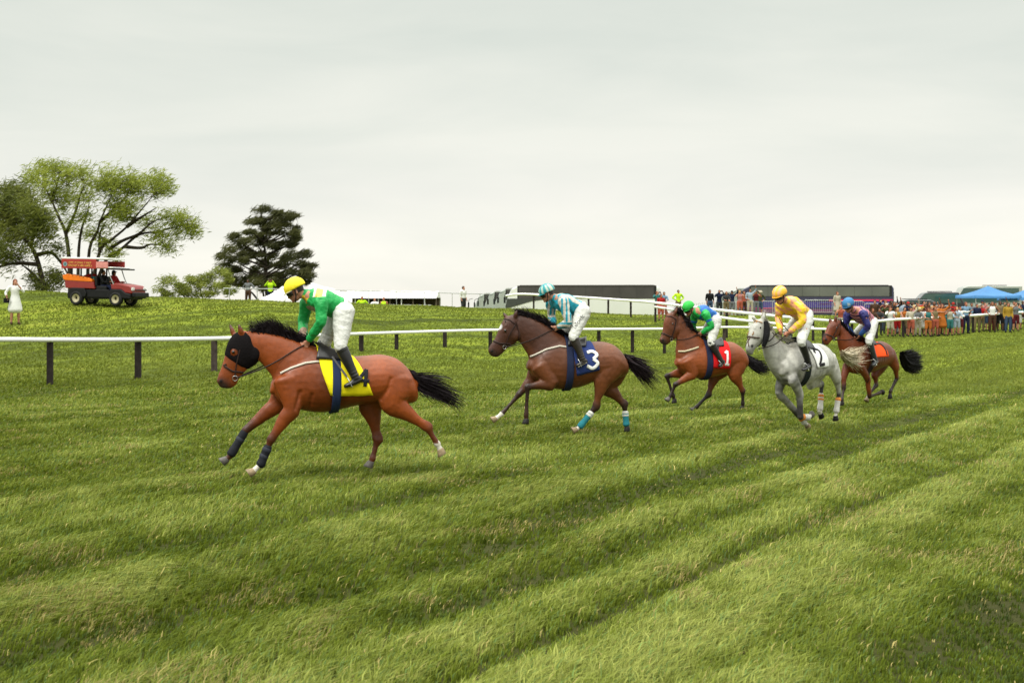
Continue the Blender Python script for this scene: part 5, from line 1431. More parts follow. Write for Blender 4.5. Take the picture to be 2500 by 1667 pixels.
def leaves(name, centres, radii, per, lsize, cols, parent, off, wind=(1, .1, .42), windk=1.0, seed=0, flat=.75):
    rg = np.random.default_rng(seed)
    C = []; tone = []
    for c, r, n_ in zip(centres, radii, per):
        g = rg.standard_normal((n_, 3)); g /= np.linalg.norm(g, axis=1)[:, None]
        rad = rg.random(n_) ** .55
        C.append(np.array(c) + g * (rad * r)[:, None] * np.array((1.15, 1.1, flat)))
        tone.append(np.full(n_, rg.random()) * .5 + .5 * rg.random(n_))
    C = np.concatenate(C); tone = np.concatenate(tone); n = len(C)
    d = rg.standard_normal((n, 3)) * .75 + np.array(wind) * windk; d /= np.linalg.norm(d, axis=1)[:, None]
    s = np.cross(d, rg.standard_normal((n, 3))); s /= np.linalg.norm(s, axis=1)[:, None]
    L = lsize[0] * (.6 + .8 * rg.random(n))[:, None]; W_ = lsize[1] * (.6 + .8 * rg.random(n))[:, None]
    V = np.empty((n, 4, 3)); V[:, 0] = C - d * L / 2; V[:, 1] = C + s * W_ / 2; V[:, 2] = C + d * L / 2; V[:, 3] = C - s * W_ / 2
    V -= np.array(off)
    me = bpy.data.meshes.new(name); me.vertices.add(n * 4); me.vertices.foreach_set("co", V.ravel())
    me.loops.add(n * 4); me.loops.foreach_set("vertex_index", np.arange(n * 4)); me.polygons.add(n); me.polygons.foreach_set("loop_start", np.arange(n) * 4); me.update(calc_edges=True)
    a, b = np.array(cols[0]), np.array(cols[1]); c = a + (b - a) * tone[:, None]
    set_attr(me, "tone", np.repeat(c[:, None], 4, 1).reshape(-1, 3))
    return link_mesh(name, me, LEAF, parent)
def tree(name, label, base, D, limbs, clumps, cv, cr, per, lsize, cols, seed, depth=1.6, r0=.16, windk=1.0, twigs=3, group=None, wind=(1, .1, .42), flat=.75):
    rg = random.Random(seed)
    bp = on_ground(cv(*base)[0], D); root = empty(name, bp); tag(root, label, "tree", group)
    mb = MB(); ends = []
    for li, lm in enumerate(limbs):
        pts, rad = [], []
        dy = rg.uniform(-depth, depth)
        k = len(lm)
        for i, p in enumerate(lm):
            px, py = cv(*p[:2]); t = i / (k - 1)
            P = at_px(px, py, D + dy * (p[2] if len(p) > 2 else t)); P = Vector(P)
            if i == 0 and py > 705: P.z = min(P.z, gz(P.x, P.y) - .1)
            pts.append(P); rad.append((r0 * (1 - .8 * t)) * (1 if li == 0 else .75))
        mb.tube([tuple(q - bp) for q in pts], rad, n=8, m=4)
        for t in (.5, .7, .85, 1.0): ends.append(pts[-1].lerp(pts[-2], (1 - t) * 2) if t > .5 else pts[-2])
    cs, rs, ns = [], [], []
    for (x, y) in clumps:
        px, py = cv(x, y)
        near = min(ends, key=lambda e: (e.x - at_px(px, py, D).x) ** 2 + (e.z - at_px(px, py, D).z) ** 2)
        for kk in range(2):
            P = at_px(px + rg.gauss(0, 6), py + rg.gauss(0, 5), near.y + rg.gauss(0, depth * .5))
            cs.append(P); rs.append(cr * rg.uniform(.6, 1.2)); ns.append(int(per / 2 * rg.uniform(.6, 1.4)))
            for _ in range(twigs):
                q = P + Vector((rg.gauss(0, cr * .6), rg.gauss(0, cr * .6), rg.gauss(0, cr * .45)))
                st = near.lerp(P, rg.uniform(0, .5)); md = st.lerp(q, .5) + Vector((0, 0, -.08 * cr))
                mb.tube([tuple(v - bp) for v in (st, md, q)], [.022 * r0 / .16, .014 * r0 / .16, .006], n=5, m=2)
    mb.build("trunk", BARK, root)
    leaves("crown", cs, rs, ns, lsize, cols, root, bp, wind, windk, seed, flat)
    return root
cT = crop(0, 370, 3.485)
LM = [[(600, 1215), (590, 950), (560, 700), (500, 560), (440, 420), (380, 300)], [(560, 700), (640, 520), (680, 380), (720, 280)], [(662, 1215), (670, 840), (700, 640), (740, 540), (760, 430)],
      [(740, 1215), (760, 840), (830, 680), (850, 600), (920, 440), (960, 350)], [(750, 1215, 0), (850, 850), (950, 750), (1080, 640), (1200, 500), (1300, 380)], [(1080, 640), (1200, 560), (1330, 480)],
      [(760, 1215, 0), (900, 930), (1020, 840), (1180, 710), (1350, 680), (1500, 640), (1640, 610)], [(930, 830), (1040, 760), (1180, 700), (1300, 600), (1420, 560)], [(1060, 810), (1200, 820), (1280, 790), (1400, 800)], [(850, 600), (960, 500), (1060, 400), (1120, 300)], [(850, 850), (850, 700), (900, 600)], [(440, 420), (480, 300), (500, 200)]]
CL = [(300, 180), (420, 140), (560, 170), (700, 180), (820, 220), (960, 200), (1060, 200), (1150, 260), (1300, 270), (1390, 270), (1440, 340), (1320, 350), (1100, 330), (900, 300), (960, 420), (1060, 500), (990, 540), (1240, 590), (1400, 560), (1560, 560), (1620, 610), (1640, 680), (1500, 690), (1370, 710), (1420, 810), (1300, 760), (600, 270), (450, 250), (350, 300), (650, 400), (560, 460), (760, 380), (720, 540), (900, 620), (780, 690), (900, 770), (620, 620), (500, 330), (250, 220), (980, 870), (1000, 300), (860, 260), (480, 180), (640, 180), (1120, 440), (1480, 600), (1580, 650), (1200, 330), (1000, 250), (380, 160), (1350, 250), (540, 380), (700, 290), (420, 380), (1090, 560), (1030, 480), (960, 300), (1120, 260)]
tree("broadleaf_tree", "wide spreading light green tree with many leaning stems behind the red rescue cart", (740, 1215), 88, LM, CL, cT, .84, 225, (.38, .048), ((.100, .135, .014), (.36, .40, .06)), 4, windk=1.25, flat=.95)
LM2 = [[(385, 1205), (350, 1050), (310, 900), (260, 800), (180, 700), (100, 600), (40, 460)], [(310, 960), (180, 950), (60, 960), (-60, 990), (-200, 960)], [(230, 760), (120, 640), (160, 500), (200, 380)], [(360, 1140), (260, 1020), (180, 960)], [(310, 880), (430, 860), (500, 920), (560, 1010), (590, 1080)], [(100, 600), (-40, 520), (-160, 420)], [(260, 800), (300, 650), (290, 480)], [(180, 700), (40, 760), (-80, 780)]]
CL2 = [(30, 330), (120, 310), (200, 350), (280, 400), (60, 430), (150, 450), (250, 480), (330, 500), (60, 540), (160, 560), (270, 570), (360, 560), (30, 640), (120, 660), (230, 670), (330, 650), (60, 740), (150, 740), (420, 660), (300, 780), (30, 830), (470, 840), (300, 1080), (420, 1040), (470, 1110), (-60, 400), (-80, 600), (-100, 750), (-20, 500), (200, 620), (80, 600), (300, 600), (340, 1130), (430, 1150), (200, 860), (90, 900), (10, 700), (-30, 820), (180, 420), (-150, 500), (-160, 650), (380, 600), (30, 950), (100, 500), (220, 540), (140, 360), (10, 400)]
tree("broadleaf_tree", "darker leaning tree at the far left edge behind the woman in white", (385, 1205), 80, LM2, CL2, cT, .80, 300, (.35, .048), ((.045, .062, .010), (.21, .23, .04)), 5, windk=1.1, r0=.17, flat=.95)
cN = crop(380, 490, 5.226)
tips = [(1340, 130), (1240, 225), (1600, 140), (1790, 165), (1700, 210), (1560, 215), (1230, 385), (1310, 300), (1480, 260), (1640, 290), (1780, 380), (1795, 450), (1650, 400), (1020, 480), (1070, 530), (1170, 500), (1780, 520), (1700, 560), (940, 640), (840, 700), (1080, 620), (1890, 690), (1780, 680), (850, 810), (980, 760), (1960, 830), (1850, 790), (920, 900), (1050, 880), (1930, 880), (1750, 900), (1900, 960), (1980, 985), (970, 1000), (950, 1080), (1200, 1050), (1600, 1050), (1400, 1080), (1800, 1050), (1500, 950), (1300, 900), (1500, 700), (1400, 500), (1350, 700), (1600, 800), (1420, 380), (1500, 420), (1560, 560), (1300, 560), (1240, 680), (1450, 820), (1150, 780), (1200, 900), (1640, 700), (1700, 800), (1600, 950), (1380, 960), (1100, 1000), (1300, 1040), (1500, 1090), (1700, 1080), (1360, 240), (1400, 330), (1560, 330), (1330, 430), (1480, 560), (1000, 830), (1120, 700), (1380, 800), (1500, 1020), (1860, 900), (1850, 1040)]
lm = [[(1420, 1290), (1410, 900), (1390, 600), (1370, 350), (1340, 120)]]
for i, t in enumerate(tips[::2]):
    y0 = min(1150, t[1] + 90 + .25 * abs(t[0] - 1400)); x0 = 1340 + (y0 - 120) * .07
    lm.append([(x0, y0, 0), ((x0 + t[0]) / 2, (y0 * .45 + t[1] * .55) + 20), t])
r = tree("conifer_tree", "dark green conifer with ragged upswept boughs standing on the hill top", (1420, 1290), 97, lm, tips, cN, .47, 260, (.50, .050), ((.030, .033, .013), (.115, .118, .038)), 6, depth=1.3, r0=.12, windk=1.5, twigs=1, flat=.60, wind=(1, .1, .55))
cb = [(60, 1120), (130, 1060), (210, 1050), (270, 1060), (340, 1080), (440, 1010), (500, 980), (560, 1000), (640, 990), (700, 960), (780, 920), (840, 890), (900, 940), (940, 1000), (300, 1140), (420, 1130), (520, 1100), (620, 1090), (740, 1080), (850, 1100), (200, 1170), (350, 1200), (480, 1200), (620, 1190), (740, 1190), (880, 1190), (960, 1150), (100, 1190)]
lb_ = [[(500 + 30 * i, 1260), (450 + 60 * (i - 3), 1150), (350 + 110 * (i - 2), 1010)] for i in range(6)]
tree("shrub", "sparse pale green shrub between the rescue cart and the conifer", (560, 1260), 86, lb_, cb, cN, .42, 190, (.28, .045), ((.10, .13, .018), (.32, .35, .07)), 7, depth=1.0, r0=.05, windk=1.2, twigs=2)
# ------------------------------------------------------------------ people beyond the rails
def person_kit(pose):
    """meshes (body, top, legs, hair, shoes) of a 1.72 m figure facing -Y; pose gives the arms"""
    L = Vector((1, 0, 0)); V_ = Vector
    ar = {"down": [((.20, 0, 1.42), (.25, .03, 1.13), (.24, -.08, .88)), ((-.20, 0, 1.42), (-.25, .03, 1.13), (-.24, -.08, .88))],
          "phone": [((.20, 0, 1.42), (.33, -.14, 1.28), (.14, -.36, 1.60)), ((-.20, 0, 1.42), (-.33, -.14, 1.28), (-.08, -.36, 1.58))],
          "wave": [((.20, 0, 1.43), (.38, -.06, 1.62), (.30, -.16, 1.88)), ((-.20, 0, 1.42), (-.27, .02, 1.14), (-.16, -.22, 1.02))],
          "lean": [((.20, -.05, 1.38), (.27, -.22, 1.15), (.12, -.42, 1.10)), ((-.20, -.05, 1.38), (-.27, -.22, 1.15), (-.10, -.42, 1.10))],
          "hips": [((.20, 0, 1.42), (.40, .05, 1.20), (.20, -.05, 1.04)), ((-.20, 0, 1.42), (-.40, .05, 1.20), (-.20, -.05, 1.04))],
          "face": [((.19, 0, 1.42), (.30, -.10, 1.22), (.07, -.20, 1.50)), ((-.19, 0, 1.42), (-.34, .02, 1.20), (-.30, -.12, .98))],
          "point": [((.20, 0, 1.43), (.44, -.12, 1.40), (.66, -.26, 1.52)), ((-.20, 0, 1.42), (-.27, .02, 1.14), (-.20, -.18, .98))],
          "sit": [((.20, 0, 1.42), (.25, -.15, 1.17), (.16, -.42, 1.18)), ((-.20, 0, 1.42), (-.25, -.15, 1.17), (-.16, -.42, 1.18))]}[pose]
    sit = pose == "sit"
    if sit: lg = [((.10, 0, .95), (.13, -.45, .95), (.13, -.50, .50), (.13, -.63, .46)), ((-.10, 0, .95), (-.13, -.45, .95), (-.13, -.50, .50), (-.13, -.63, .46))]
    else: lg = [((.10, 0, .92), (.12, -.02, .50), (.13, .03, .08), (.15, -.13, .04)), ((-.10, 0, .92), (-.12, -.04, .50), (-.14, .01, .08), (-.17, -.15, .04))]
    lean = V_((0, -.05, 0)) if pose == "lean" else V_((0, 0, 0))
    tor = [(V_((0, 0, .90)), (.165, .12)), (V_((0, 0, 1.02)), (.15, .11)), (V_((0, -.01, 1.15)) + lean * .5, (.135, .10)), (V_((0, -.01, 1.32)) + lean, (.165, .115)), (V_((0, 0, 1.42)) + lean, (.15, .09)), (V_((0, 0, 1.47)) + lean, (.07, .06))]
    hd = V_((0, -.02, 1.60)) + lean * 1.3
    def arms(mb, k, e=1):
        for a in ar:
            A, B, C = [V_(q) for q in a]
            limb(mb, [A * .6 + V_((0, 0, 1.38 * .4)), A, A.lerp(B, .5), B, B.lerp(C, .5), B.lerp(C, e)], [.06 + k, .055 + k, .046 + k, .040 + k, .036 + k, .028 + k], None, 8, 2)
    def legs(mb, k, e=1.0, low=None):
        for q in lg:
            A, B, C, D_ = [V_(z) for z in q]
            pts = [A, A.lerp(B, .5), B]; rr = [.095 + k, .082 + k, .062 + k]
            if e > 0: pts += [B.lerp(C, .35 * min(1, e / .35)), ] ; rr += [.060 + k]
            if e >= 1: pts += [B.lerp(C, .7), C]; rr += [.048 + k, .038 + k]
            limb(mb, pts, rr, L, 8, 2)
    mb = MB(); limb(mb, [t[0] for t in tor], [t[1] for t in tor], L, 12, 2)
    limb(mb, [tor[-1][0], hd - V_((0, 0, .05))], [.055, .05], L, 8, 1)
    mb.ell(hd, (.075, .095, .115)); mb.ell(hd + V_((0, -.05, -.06)), (.05, .05, .055)); mb.ell(hd + V_((0, -.10, -.02)), (.014, .022, .022), n=6, k=5)
    arms(mb, 0); legs(mb, 0)
    for a in ar: C = V_(a[2]); d = (C - V_(a[1])).normalized(); mb.ell(C + d * .05, (.035, .035, .05), n=8, k=6)
    for q in lg: limb(mb, [V_(q[2]), V_(q[3])], [.04, .03], L, 8, 1)
    K = {}
    K["body"] = remesh(mb, .022, 1, "person")
    mb = MB(); k = .016; limb(mb, [t[0] for t in tor], [(t[1][0] + k, t[1][1] + k) for t in tor], L, 12, 2); arms(mb, k, .35); K["tee"] = remesh(mb, .026, 1, "shirt")
    mb = MB(); k = .02; limb(mb, [t[0] for t in tor], [(t[1][0] + k, t[1][1] + k) for t in tor], L, 12, 2); arms(mb, k, .93); K["jacket"] = remesh(mb, .026, 1, "jacket")
    mb = MB(); k = .016; limb(mb, [t[0] for t in tor[:-1]], [(t[1][0] + k, t[1][1] + k) for t in tor[:-1]], L, 12, 2); K["vest"] = remesh(mb, .026, 1, "vest")
    mb = MB(); k = .018; limb(mb, [tor[0][0] - V_((0, 0, .06)), tor[0][0], tor[1][0]], [(.15, .12), (.185, .14), (.165, .125)], L, 12, 2); legs(mb, k, 1.0); K["trousers"] = remesh(mb, .026, 1, "trousers")
    mb = MB(); limb(mb, [tor[0][0] - V_((0, 0, .06)), tor[0][0], tor[1][0]], [(.15, .12), (.185, .14), (.165, .125)], L, 12, 2); legs(mb, .026, 0); K["shorts"] = remesh(mb, .026, 1, "shorts")
    mb = MB(); limb(mb, [V_((0, 0, .56)), V_((0, 0, .75)), V_((0, 0, .92)), V_((0, 0, 1.06)), V_((0, -.01, 1.16)), V_((0, -.01, 1.32)), V_((0, 0, 1.42))], [(.27, .22), (.24, .19), (.195, .155), (.165, .13), (.15, .115), (.18, .13), (.165, .105)], L, 14, 2); arms(mb, .016, .05); K["dress"] = remesh(mb, .026, 1, "dress")
    mb = MB(); mb.ell(hd + V_((0, .018, .028)), (.085, .098, .108), n=12, k=8); K["short_hair"] = remesh(mb, .022, 1, "hair")
    mb = MB(); mb.ell(hd + V_((0, .018, .028)), (.09, .10, .108), n=12, k=8); limb(mb, [hd + V_((0, .05, .03)), hd + V_((0, .085, -.10)), hd + V_((0, .09, -.28))], [(.085, .055), (.095, .04), (.07, .025)], L, 10, 3); K["long_hair"] = remesh(mb, .024, 1, "hair")
    mb = MB(); mb.ell(hd + V_((0, .01, .06)), (.092, .105, .075), n=14, k=8); limb(mb, [hd + V_((0, 0, .055)), hd + V_((0, 0, .070))], [(.20, .21), (.18, .19)], L, 16, 1); K["sun_hat"] = remesh(mb, .02, 0, "hat")
    mb = MB(); mb.ell(hd + V_((0, .01, .045)), (.088, .100, .085), n=14, k=8); limb(mb, [hd + V_((0, -.08, .05)), hd + V_((0, -.17, .035))], [(.07, .02), (.055, .012)], L, 12, 1); K["cap"] = remesh(mb, .02, 0, "cap")
    mb = MB()
    for i, q in enumerate(lg):
        mb = MB(); limb(mb, [V_(q[2]) + V_((0, .05, -.03)), V_(q[2]), V_(q[3]) + V_((0, -.02, 0))], [.038, .052, .038], L, 8, 2)
        K["shoe%d" % i] = remesh(mb, .022, 1, "shoe")
    mb = MB(); c = (V_(ar[0][2]) + V_(ar[1][2])) / 2 + V_((0, -.06, .05)); mb.box(c, (.15, .012, .08)); K["phone"] = mb
    return K
KITS = {}
def kit(p):
    if p not in KITS: KITS[p] = person_kit(p)
    return KITS[p]
CLOTH = {"white": (.66, .66, .64), "cream": (.60, .54, .42), "coral": (.52, .13, .08), "red": (.50, .02, .02), "navy": (.015, .022, .06), "black": (.012, .012, .013), "grey": (.22, .23, .24), "khaki": (.25, .19, .10), "pink": (.58, .25, .24), "teal": (.05, .22, .22), "sky blue": (.22, .36, .52), "denim": (.06, .10, .18), "mustard": (.48, .30, .04), "olive": (.07, .08, .03), "lime": (.45, .72, .02), "brown": (.09, .045, .025), "orange": (.60, .18, .03), "pale blue": (.42, .52, .62), "maroon": (.12, .015, .02), "dark grey": (.05, .052, .055)}
SKINS = [(.34, .14, .08), (.40, .19, .12), (.26, .11, .06), (.11, .05, .03), (.42, .22, .15)]
HAIRC = {"brown": (.05, .025, .014), "blond": (.36, .22, .08), "dark": (.012, .009, .008), "auburn": (.14, .04, .015), "straw": (.48, .36, .16)}
def cm(c): return mat("fabric_" + c.replace(" ", "_"), tuple(v * (.95 if c in ("lime", "white") else .62) for v in CLOTH[c]), rough=.85, spec=.15, var=.12, nscale=5)
def put_person(px, D, pose, top, tc, bot, bc, hair, hc_, label, turn=0.0, sk=0, h=1.72, group=None, zoff=0.0, loc=None, shoe="black"):
    K = kit(pose); sc = h / 1.72
    P = on_ground(px, D) if loc is None else Vector(loc)
    def inst(key, name, m, parent=None):
        me = K[key]
        if not me.materials: me.materials.append(None)
        o = bpy.data.objects.new(name, me); COL.objects.link(o)
        o.material_slots[0].link = 'OBJECT'; o.material_slots[0].material = m
        if parent: o.parent = parent
        return o
    r = inst("body", "person", mat(f"skin_tone_{sk}", SKINS[sk], rough=.55, var=.08, nscale=6))
    r.location = P + Vector((0, 0, zoff)); r.rotation_euler = (0, 0, turn); r.scale = (sc,) * 3
    tag(r, label, "person", group)
    if top == "dress": inst("dress", "dress", cm(tc), r)
    else: inst(top, {"tee": "shirt"}.get(top, top), cm(tc), r)
    if bot: inst(bot, bot, cm(bc), r)
    nm = "hat" if hair == "sun_hat" else "cap" if hair == "cap" else "hair"
    if nm == "hair": inst(hair, nm, mat("hair_" + hc_, HAIRC[hc_], rough=.6, var=.3, nscale=30), r)
    else:
        inst(hair, nm, cm(hc_) if hc_ in CLOTH else mat("hair_" + hc_, HAIRC[hc_]), r)
        inst("short_hair", "hair", mat("hair_dark", HAIRC["dark"], rough=.6, var=.3, nscale=30), r).scale = (1, 1, .96)
    inst("shoe0", "shoe", cm(shoe), r); inst("shoe1", "shoe", cm(shoe), r)
    if pose in ("phone",):
        if "phone_me" not in K:
            q = K["phone"].build("phone", mat("phone_black", (.015, .015, .017), rough=.25, var=0), r); K["phone_me"] = q.data
        else:
            q = bpy.data.objects.new("phone", K["phone_me"]); COL.objects.link(q); q.parent = r
    return r
GRP = "spectators along the rails"
put_person(37, 53, "face", "dress", "white", None, None, "long_hair", "auburn", "woman in a short white dress and brown boots standing alone on the hillside", .5, 1, 1.70, shoe="brown")
w_ = [o for o in COL.objects if o.name.startswith("person")][-1]
bg_ = MB(); bg_.box((-.33, -.12, .90), (.20, .10, .17)); bg_.tube([(-.38, -.12, .97), (-.33, -.12, 1.08), (-.28, -.12, .97)], [.01] * 3, n=5, m=2)
hb_ = bg_.build("handbag", cm("black")); hb_.location = w_.location; hb_.rotation_euler = w_.rotation_euler; tag(hb_, "small black handbag in the hand of the woman in white", "handbag")
put_person(606, 92, "hips", "tee", "grey", "trousers", "brown", "short_hair", "dark", "man in a grey shirt standing by the thin fence under the conifer", -.3, 3, 1.74)
put_person(660, 92, "phone", "jacket", "lime", "trousers", "navy", "short_hair", "brown", "steward in a bright lime jacket with both arms raised beside the conifer", .1, 2, 1.78)
put_person(1131, 90, "down", "tee", "white", "trousers", "dark grey", "short_hair", "brown", "man in white shirt walking near the foremost of the parked coaches", .9, 1, 1.78, zoff=-.35)
put_person(884, 88, "hips", "jacket", "lime", "trousers", "dark grey", "short_hair", "brown", "steward in a lime jacket at the open end of the white marquee", .2, 0, 1.7, zoff=-1.1)
put_person(937, 88, "down", "vest", "lime", "trousers", "dark grey", "short_hair", "auburn", "second lime dressed steward, between the posts of the white marquee", -.2, 0, 1.68, zoff=-1.1)
put_person(915, 90, "lean", "tee", "white", "trousers", "khaki", "short_hair", "auburn", "person in white shirt seated at the tables of the white marquee", 0, 1, 1.6, zoff=-1.0)
C_ = [  # px, D, pose, top, colour, bottom, colour, hair, colour, label, turn, skin, height
 (1604, 96, "phone", "tee", "teal", "trousers", "red", "long_hair", "auburn", "auburn haired person in teal shirt and red trousers behind the end of the first coach", .3, 0, 1.66),
 (1621, 96.5, "lean", "tee", "sky blue", "trousers", "red", "long_hair", "dark", "dark haired person in light blue top and red trousers beside the first coach", 0, 1, 1.64),
 (1614, 86, "down", "tee", "red", "shorts", "coral", "long_hair", "brown", "person in red top and coral shorts partly behind the head of the red number horse", .2, 0, 1.6),
 (1656, 95, "hips", "jacket", "lime", "trousers", "khaki", "short_hair", "dark", "steward in lime jacket just above the green capped jockey", .3, 2, 1.72),
 (1733, 98, "down", "tee", "black", "trousers", "denim", "short_hair", "dark", "tall man in black shirt at the left end of the middle spectators", .2, 2, 1.84),
 (1756, 99, "phone", "jacket", "navy", "trousers", "dark grey", "short_hair", "brown", "man in navy jacket holding up a phone in the middle group of spectators", .1, 0, 1.86),
 (1773, 97, "lean", "tee", "dark grey", "shorts", "khaki", "short_hair", "auburn", "person in dark grey shirt and khaki shorts leaning forward in the middle group", 0, 0, 1.66),
 (1787, 99, "wave", "tee", "navy", "shorts", "grey", "cap", "black", "person in navy shirt and black cap with one arm raised in the middle group", -.1, 1, 1.80),
 (1806, 96, "phone", "vest", "pink", "shorts", "coral", "long_hair", "blond", "blond person in pink vest holding up a phone beside the purple coach", .1, 1, 1.70),
 (1816, 98, "down", "tee", "coral", "trousers", "brown", "long_hair", "brown", "brown haired person in coral shirt and brown trousers beside the purple coach", .3, 0, 1.72),
 (1831, 97, "wave", "tee", "pale blue", "trousers", "cream", "short_hair", "dark", "person in pale blue shirt with raised arm at the right end of the middle group", .2, 0, 1.84),
 (1846, 98, "phone", "vest", "maroon", "trousers", "grey", "long_hair", "dark", "person in maroon vest with a phone near the yellow jockey's shoulder", .0, 0, 1.74),
 (1855, 99, "hips", "tee", "olive", "shorts", "denim", "sun_hat", "cream", "person in olive shirt and cream sun hat in front of the purple coach", .0, 1, 1.72),
 (2044, 92, "down", "dress", "cream", None, None, "short_hair", "auburn", "woman in cream dress alone in front of the steel barriers by the blue capped jockey", .4, 1, 1.74),
 (2052, 80, "phone", "vest", "coral", "shorts", "cream", "long_hair", "blond", "blond spectator in coral vest directly behind the blue capped jockey's shoulder", .3, 0, 1.66),
 (2130, 79, "lean", "jacket", "brown", "trousers", "black", "short_hair", "auburn", "spectator in brown jacket and black trousers leaning on the rail behind the last jockey", .1, 0, 1.56),
 (2146, 80, "lean", "tee", "dark grey", "trousers", "dark grey", "short_hair", "dark", "spectator all in dark grey leaning next to the brown jacket", 0, 2, 1.54),
 (2164, 82, "phone", "tee", "olive", "trousers", "dark grey", "cap", "cream", "spectator in olive shirt and cream cap at the left of the packed crowd", .1, 0, 1.76),
 (2173, 79, "phone", "tee", "white", "shorts", "cream", "short_hair", "auburn", "spectator in white shirt and cream shorts holding up a phone", .15, 0, 1.64),
 (2183, 82, "wave", "tee", "black", "trousers", "denim", "short_hair", "brown", "tall spectator in black shirt waving one arm above the others", 0, 2, 1.86),
 (2191, 79.5, "lean", "vest", "mustard", "shorts", "red", "long_hair", "blond", "blond spectator in mustard vest and red shorts leaning forward", 0, 1, 1.60),
 (2200, 83, "down", "tee", "pale blue", "trousers", "cream", "short_hair", "brown", "tall spectator in pale blue shirt and cream trousers in the back row", .2, 0, 1.92),
 (2209, 80, "phone", "vest", "orange", "shorts", "khaki", "long_hair", "brown", "spectator in orange vest and khaki shorts aiming a phone", .0, 1, 1.62),
 (2217, 83, "hips", "jacket", "navy", "trousers", "navy", "cap", "red", "spectator in navy jacket with a red cap in the back row", .1, 0, 1.86),
 (2224, 79, "wave", "tee", "cream", "shorts", "coral", "long_hair", "dark", "dark haired spectator in cream shirt and coral shorts with a raised arm", -.1, 0, 1.64),
 (2232, 82, "phone", "dress", "pink", None, None, "long_hair", "straw", "straw haired spectator in pink dress holding up a phone", 0, 1, 1.70),
 (2241, 79.5, "lean", "tee", "grey", "trousers", "cream", "sun_hat", "straw", "spectator in grey shirt under a straw sun hat", 0, 0, 1.60),
 (2250, 80, "phone", "dress", "white", None, None, "sun_hat", "mustard", "spectator in white dress and mustard sun hat holding a phone", 0, 1, 1.62),
 (2259, 83, "down", "tee", "maroon", "trousers", "black", "short_hair", "dark", "spectator in maroon shirt and black trousers in the back row", 0, 3, 1.74),
 (2266, 79, "lean", "vest", "teal", "shorts", "orange", "long_hair", "auburn", "auburn haired spectator in teal vest and orange shorts", 0, 0, 1.60),
 (2275, 81, "wave", "vest", "coral", "shorts", "denim", "long_hair", "blond", "blond spectator in coral vest and denim shorts with an arm stretched up", 0, 1, 1.68),
 (2283, 79.5, "point", "vest", "khaki", "shorts", "coral", "long_hair", "brown", "spectator in khaki vest and coral shorts pointing up the course", 0, 0, 1.66),
 (2293, 82, "phone", "tee", "orange", "trousers", "brown", "short_hair", "dark", "spectator in orange shirt and brown trousers holding a phone", .1, 0, 1.76),
 (2300, 80, "wave", "dress", "orange", None, None, "long_hair", "auburn", "auburn haired spectator in orange dress waving above her neighbours", 0, 0, 1.80),
 (2311, 81, "lean", "jacket", "teal", "trousers", "black", "short_hair", "brown", "spectator in teal jacket and black trousers leaning on the rail", 0, 0, 1.62),
 (2319, 80, "phone", "vest", "cream", "shorts", "teal", "long_hair", "dark", "dark haired spectator in cream vest and teal shorts with a phone", 0, 0, 1.62),
 (2327, 84, "down", "tee", "red", "trousers", "dark grey", "cap", "red", "spectator in red shirt and red cap in the back row", 0, 2, 1.82),
 (2336, 81, "lean", "tee", "pale blue", "shorts", "pale blue", "short_hair", "blond", "blond spectator all in pale blue leaning on the rail", 0, 1, 1.60),
 (2344, 82, "point", "tee", "white", "shorts", "maroon", "short_hair", "auburn", "spectator in white shirt and maroon shorts pointing beside the pale blue outfit", 0, 0, 1.60),
 (2358, 86, "down", "jacket", "black", "trousers", "black", "short_hair", "dark", "man dressed all in black standing under the corner of the first blue canopy", 0, 3, 1.78),
 (2358, 83, "hips", "tee", "sky blue", "trousers", "navy", "short_hair", "auburn", "tall man in light blue shirt and navy trousers standing apart at the rail", .1, 0, 1.86),
 (2372, 88, "down", "tee", "grey", "trousers", "khaki", "short_hair", "dark", "man in grey shirt and khaki trousers between the tall man and the red shawl", 0, 2, 1.70),
 (2396, 86, "lean", "jacket", "red", "trousers", "khaki", "short_hair", "dark", "person in bright red jacket and khaki trousers under the blue canopies", .1, 0, 1.66),
 (2398, 92, "hips", "tee", "cream", "trousers", "denim", "cap", "navy", "man in cream shirt, jeans and navy cap behind the red jacket", .1, 0, 1.76),
 (2420, 87, "lean", "tee", "grey", "trousers", "maroon", "short_hair", "auburn", "person in grey shirt and maroon trousers right of the red jacket", 0, 0, 1.68),
 (2430, 88, "down", "jacket", "dark grey", "trousers", "black", "short_hair", "dark", "man in dark grey jacket and black trousers under the second blue canopy", 0, 2, 1.74),
 (2441, 89, "phone", "tee", "khaki", "trousers", "dark grey", "short_hair", "brown", "person in khaki shirt and dark grey trousers raising a phone at the right", 0, 0, 1.72),
 (2452, 90, "lean", "tee", "navy", "trousers", "denim", "short_hair", "auburn", "person in navy shirt and jeans leaning on the rail at the right", 0, 0, 1.70),
 (2463, 89, "down", "jacket", "olive", "trousers", "navy", "cap", "khaki", "person in olive jacket and khaki cap near the right edge", 0, 2, 1.74),
 (2475, 91, "hips", "tee", "cream", "trousers", "navy", "short_hair", "brown", "person in cream shirt and navy trousers near the right edge", 0, 0, 1.76),
 (2487, 90, "lean", "tee", "teal", "shorts", "white", "long_hair", "dark", "dark haired person in teal shirt and white shorts near the right edge", 0, 1, 1.60),
 (2497, 92, "down", "jacket", "navy", "trousers", "brown", "short_hair", "dark", "person in navy jacket and brown trousers at the very right edge", 0, 3, 1.78),
]
rgp = random.Random(21)
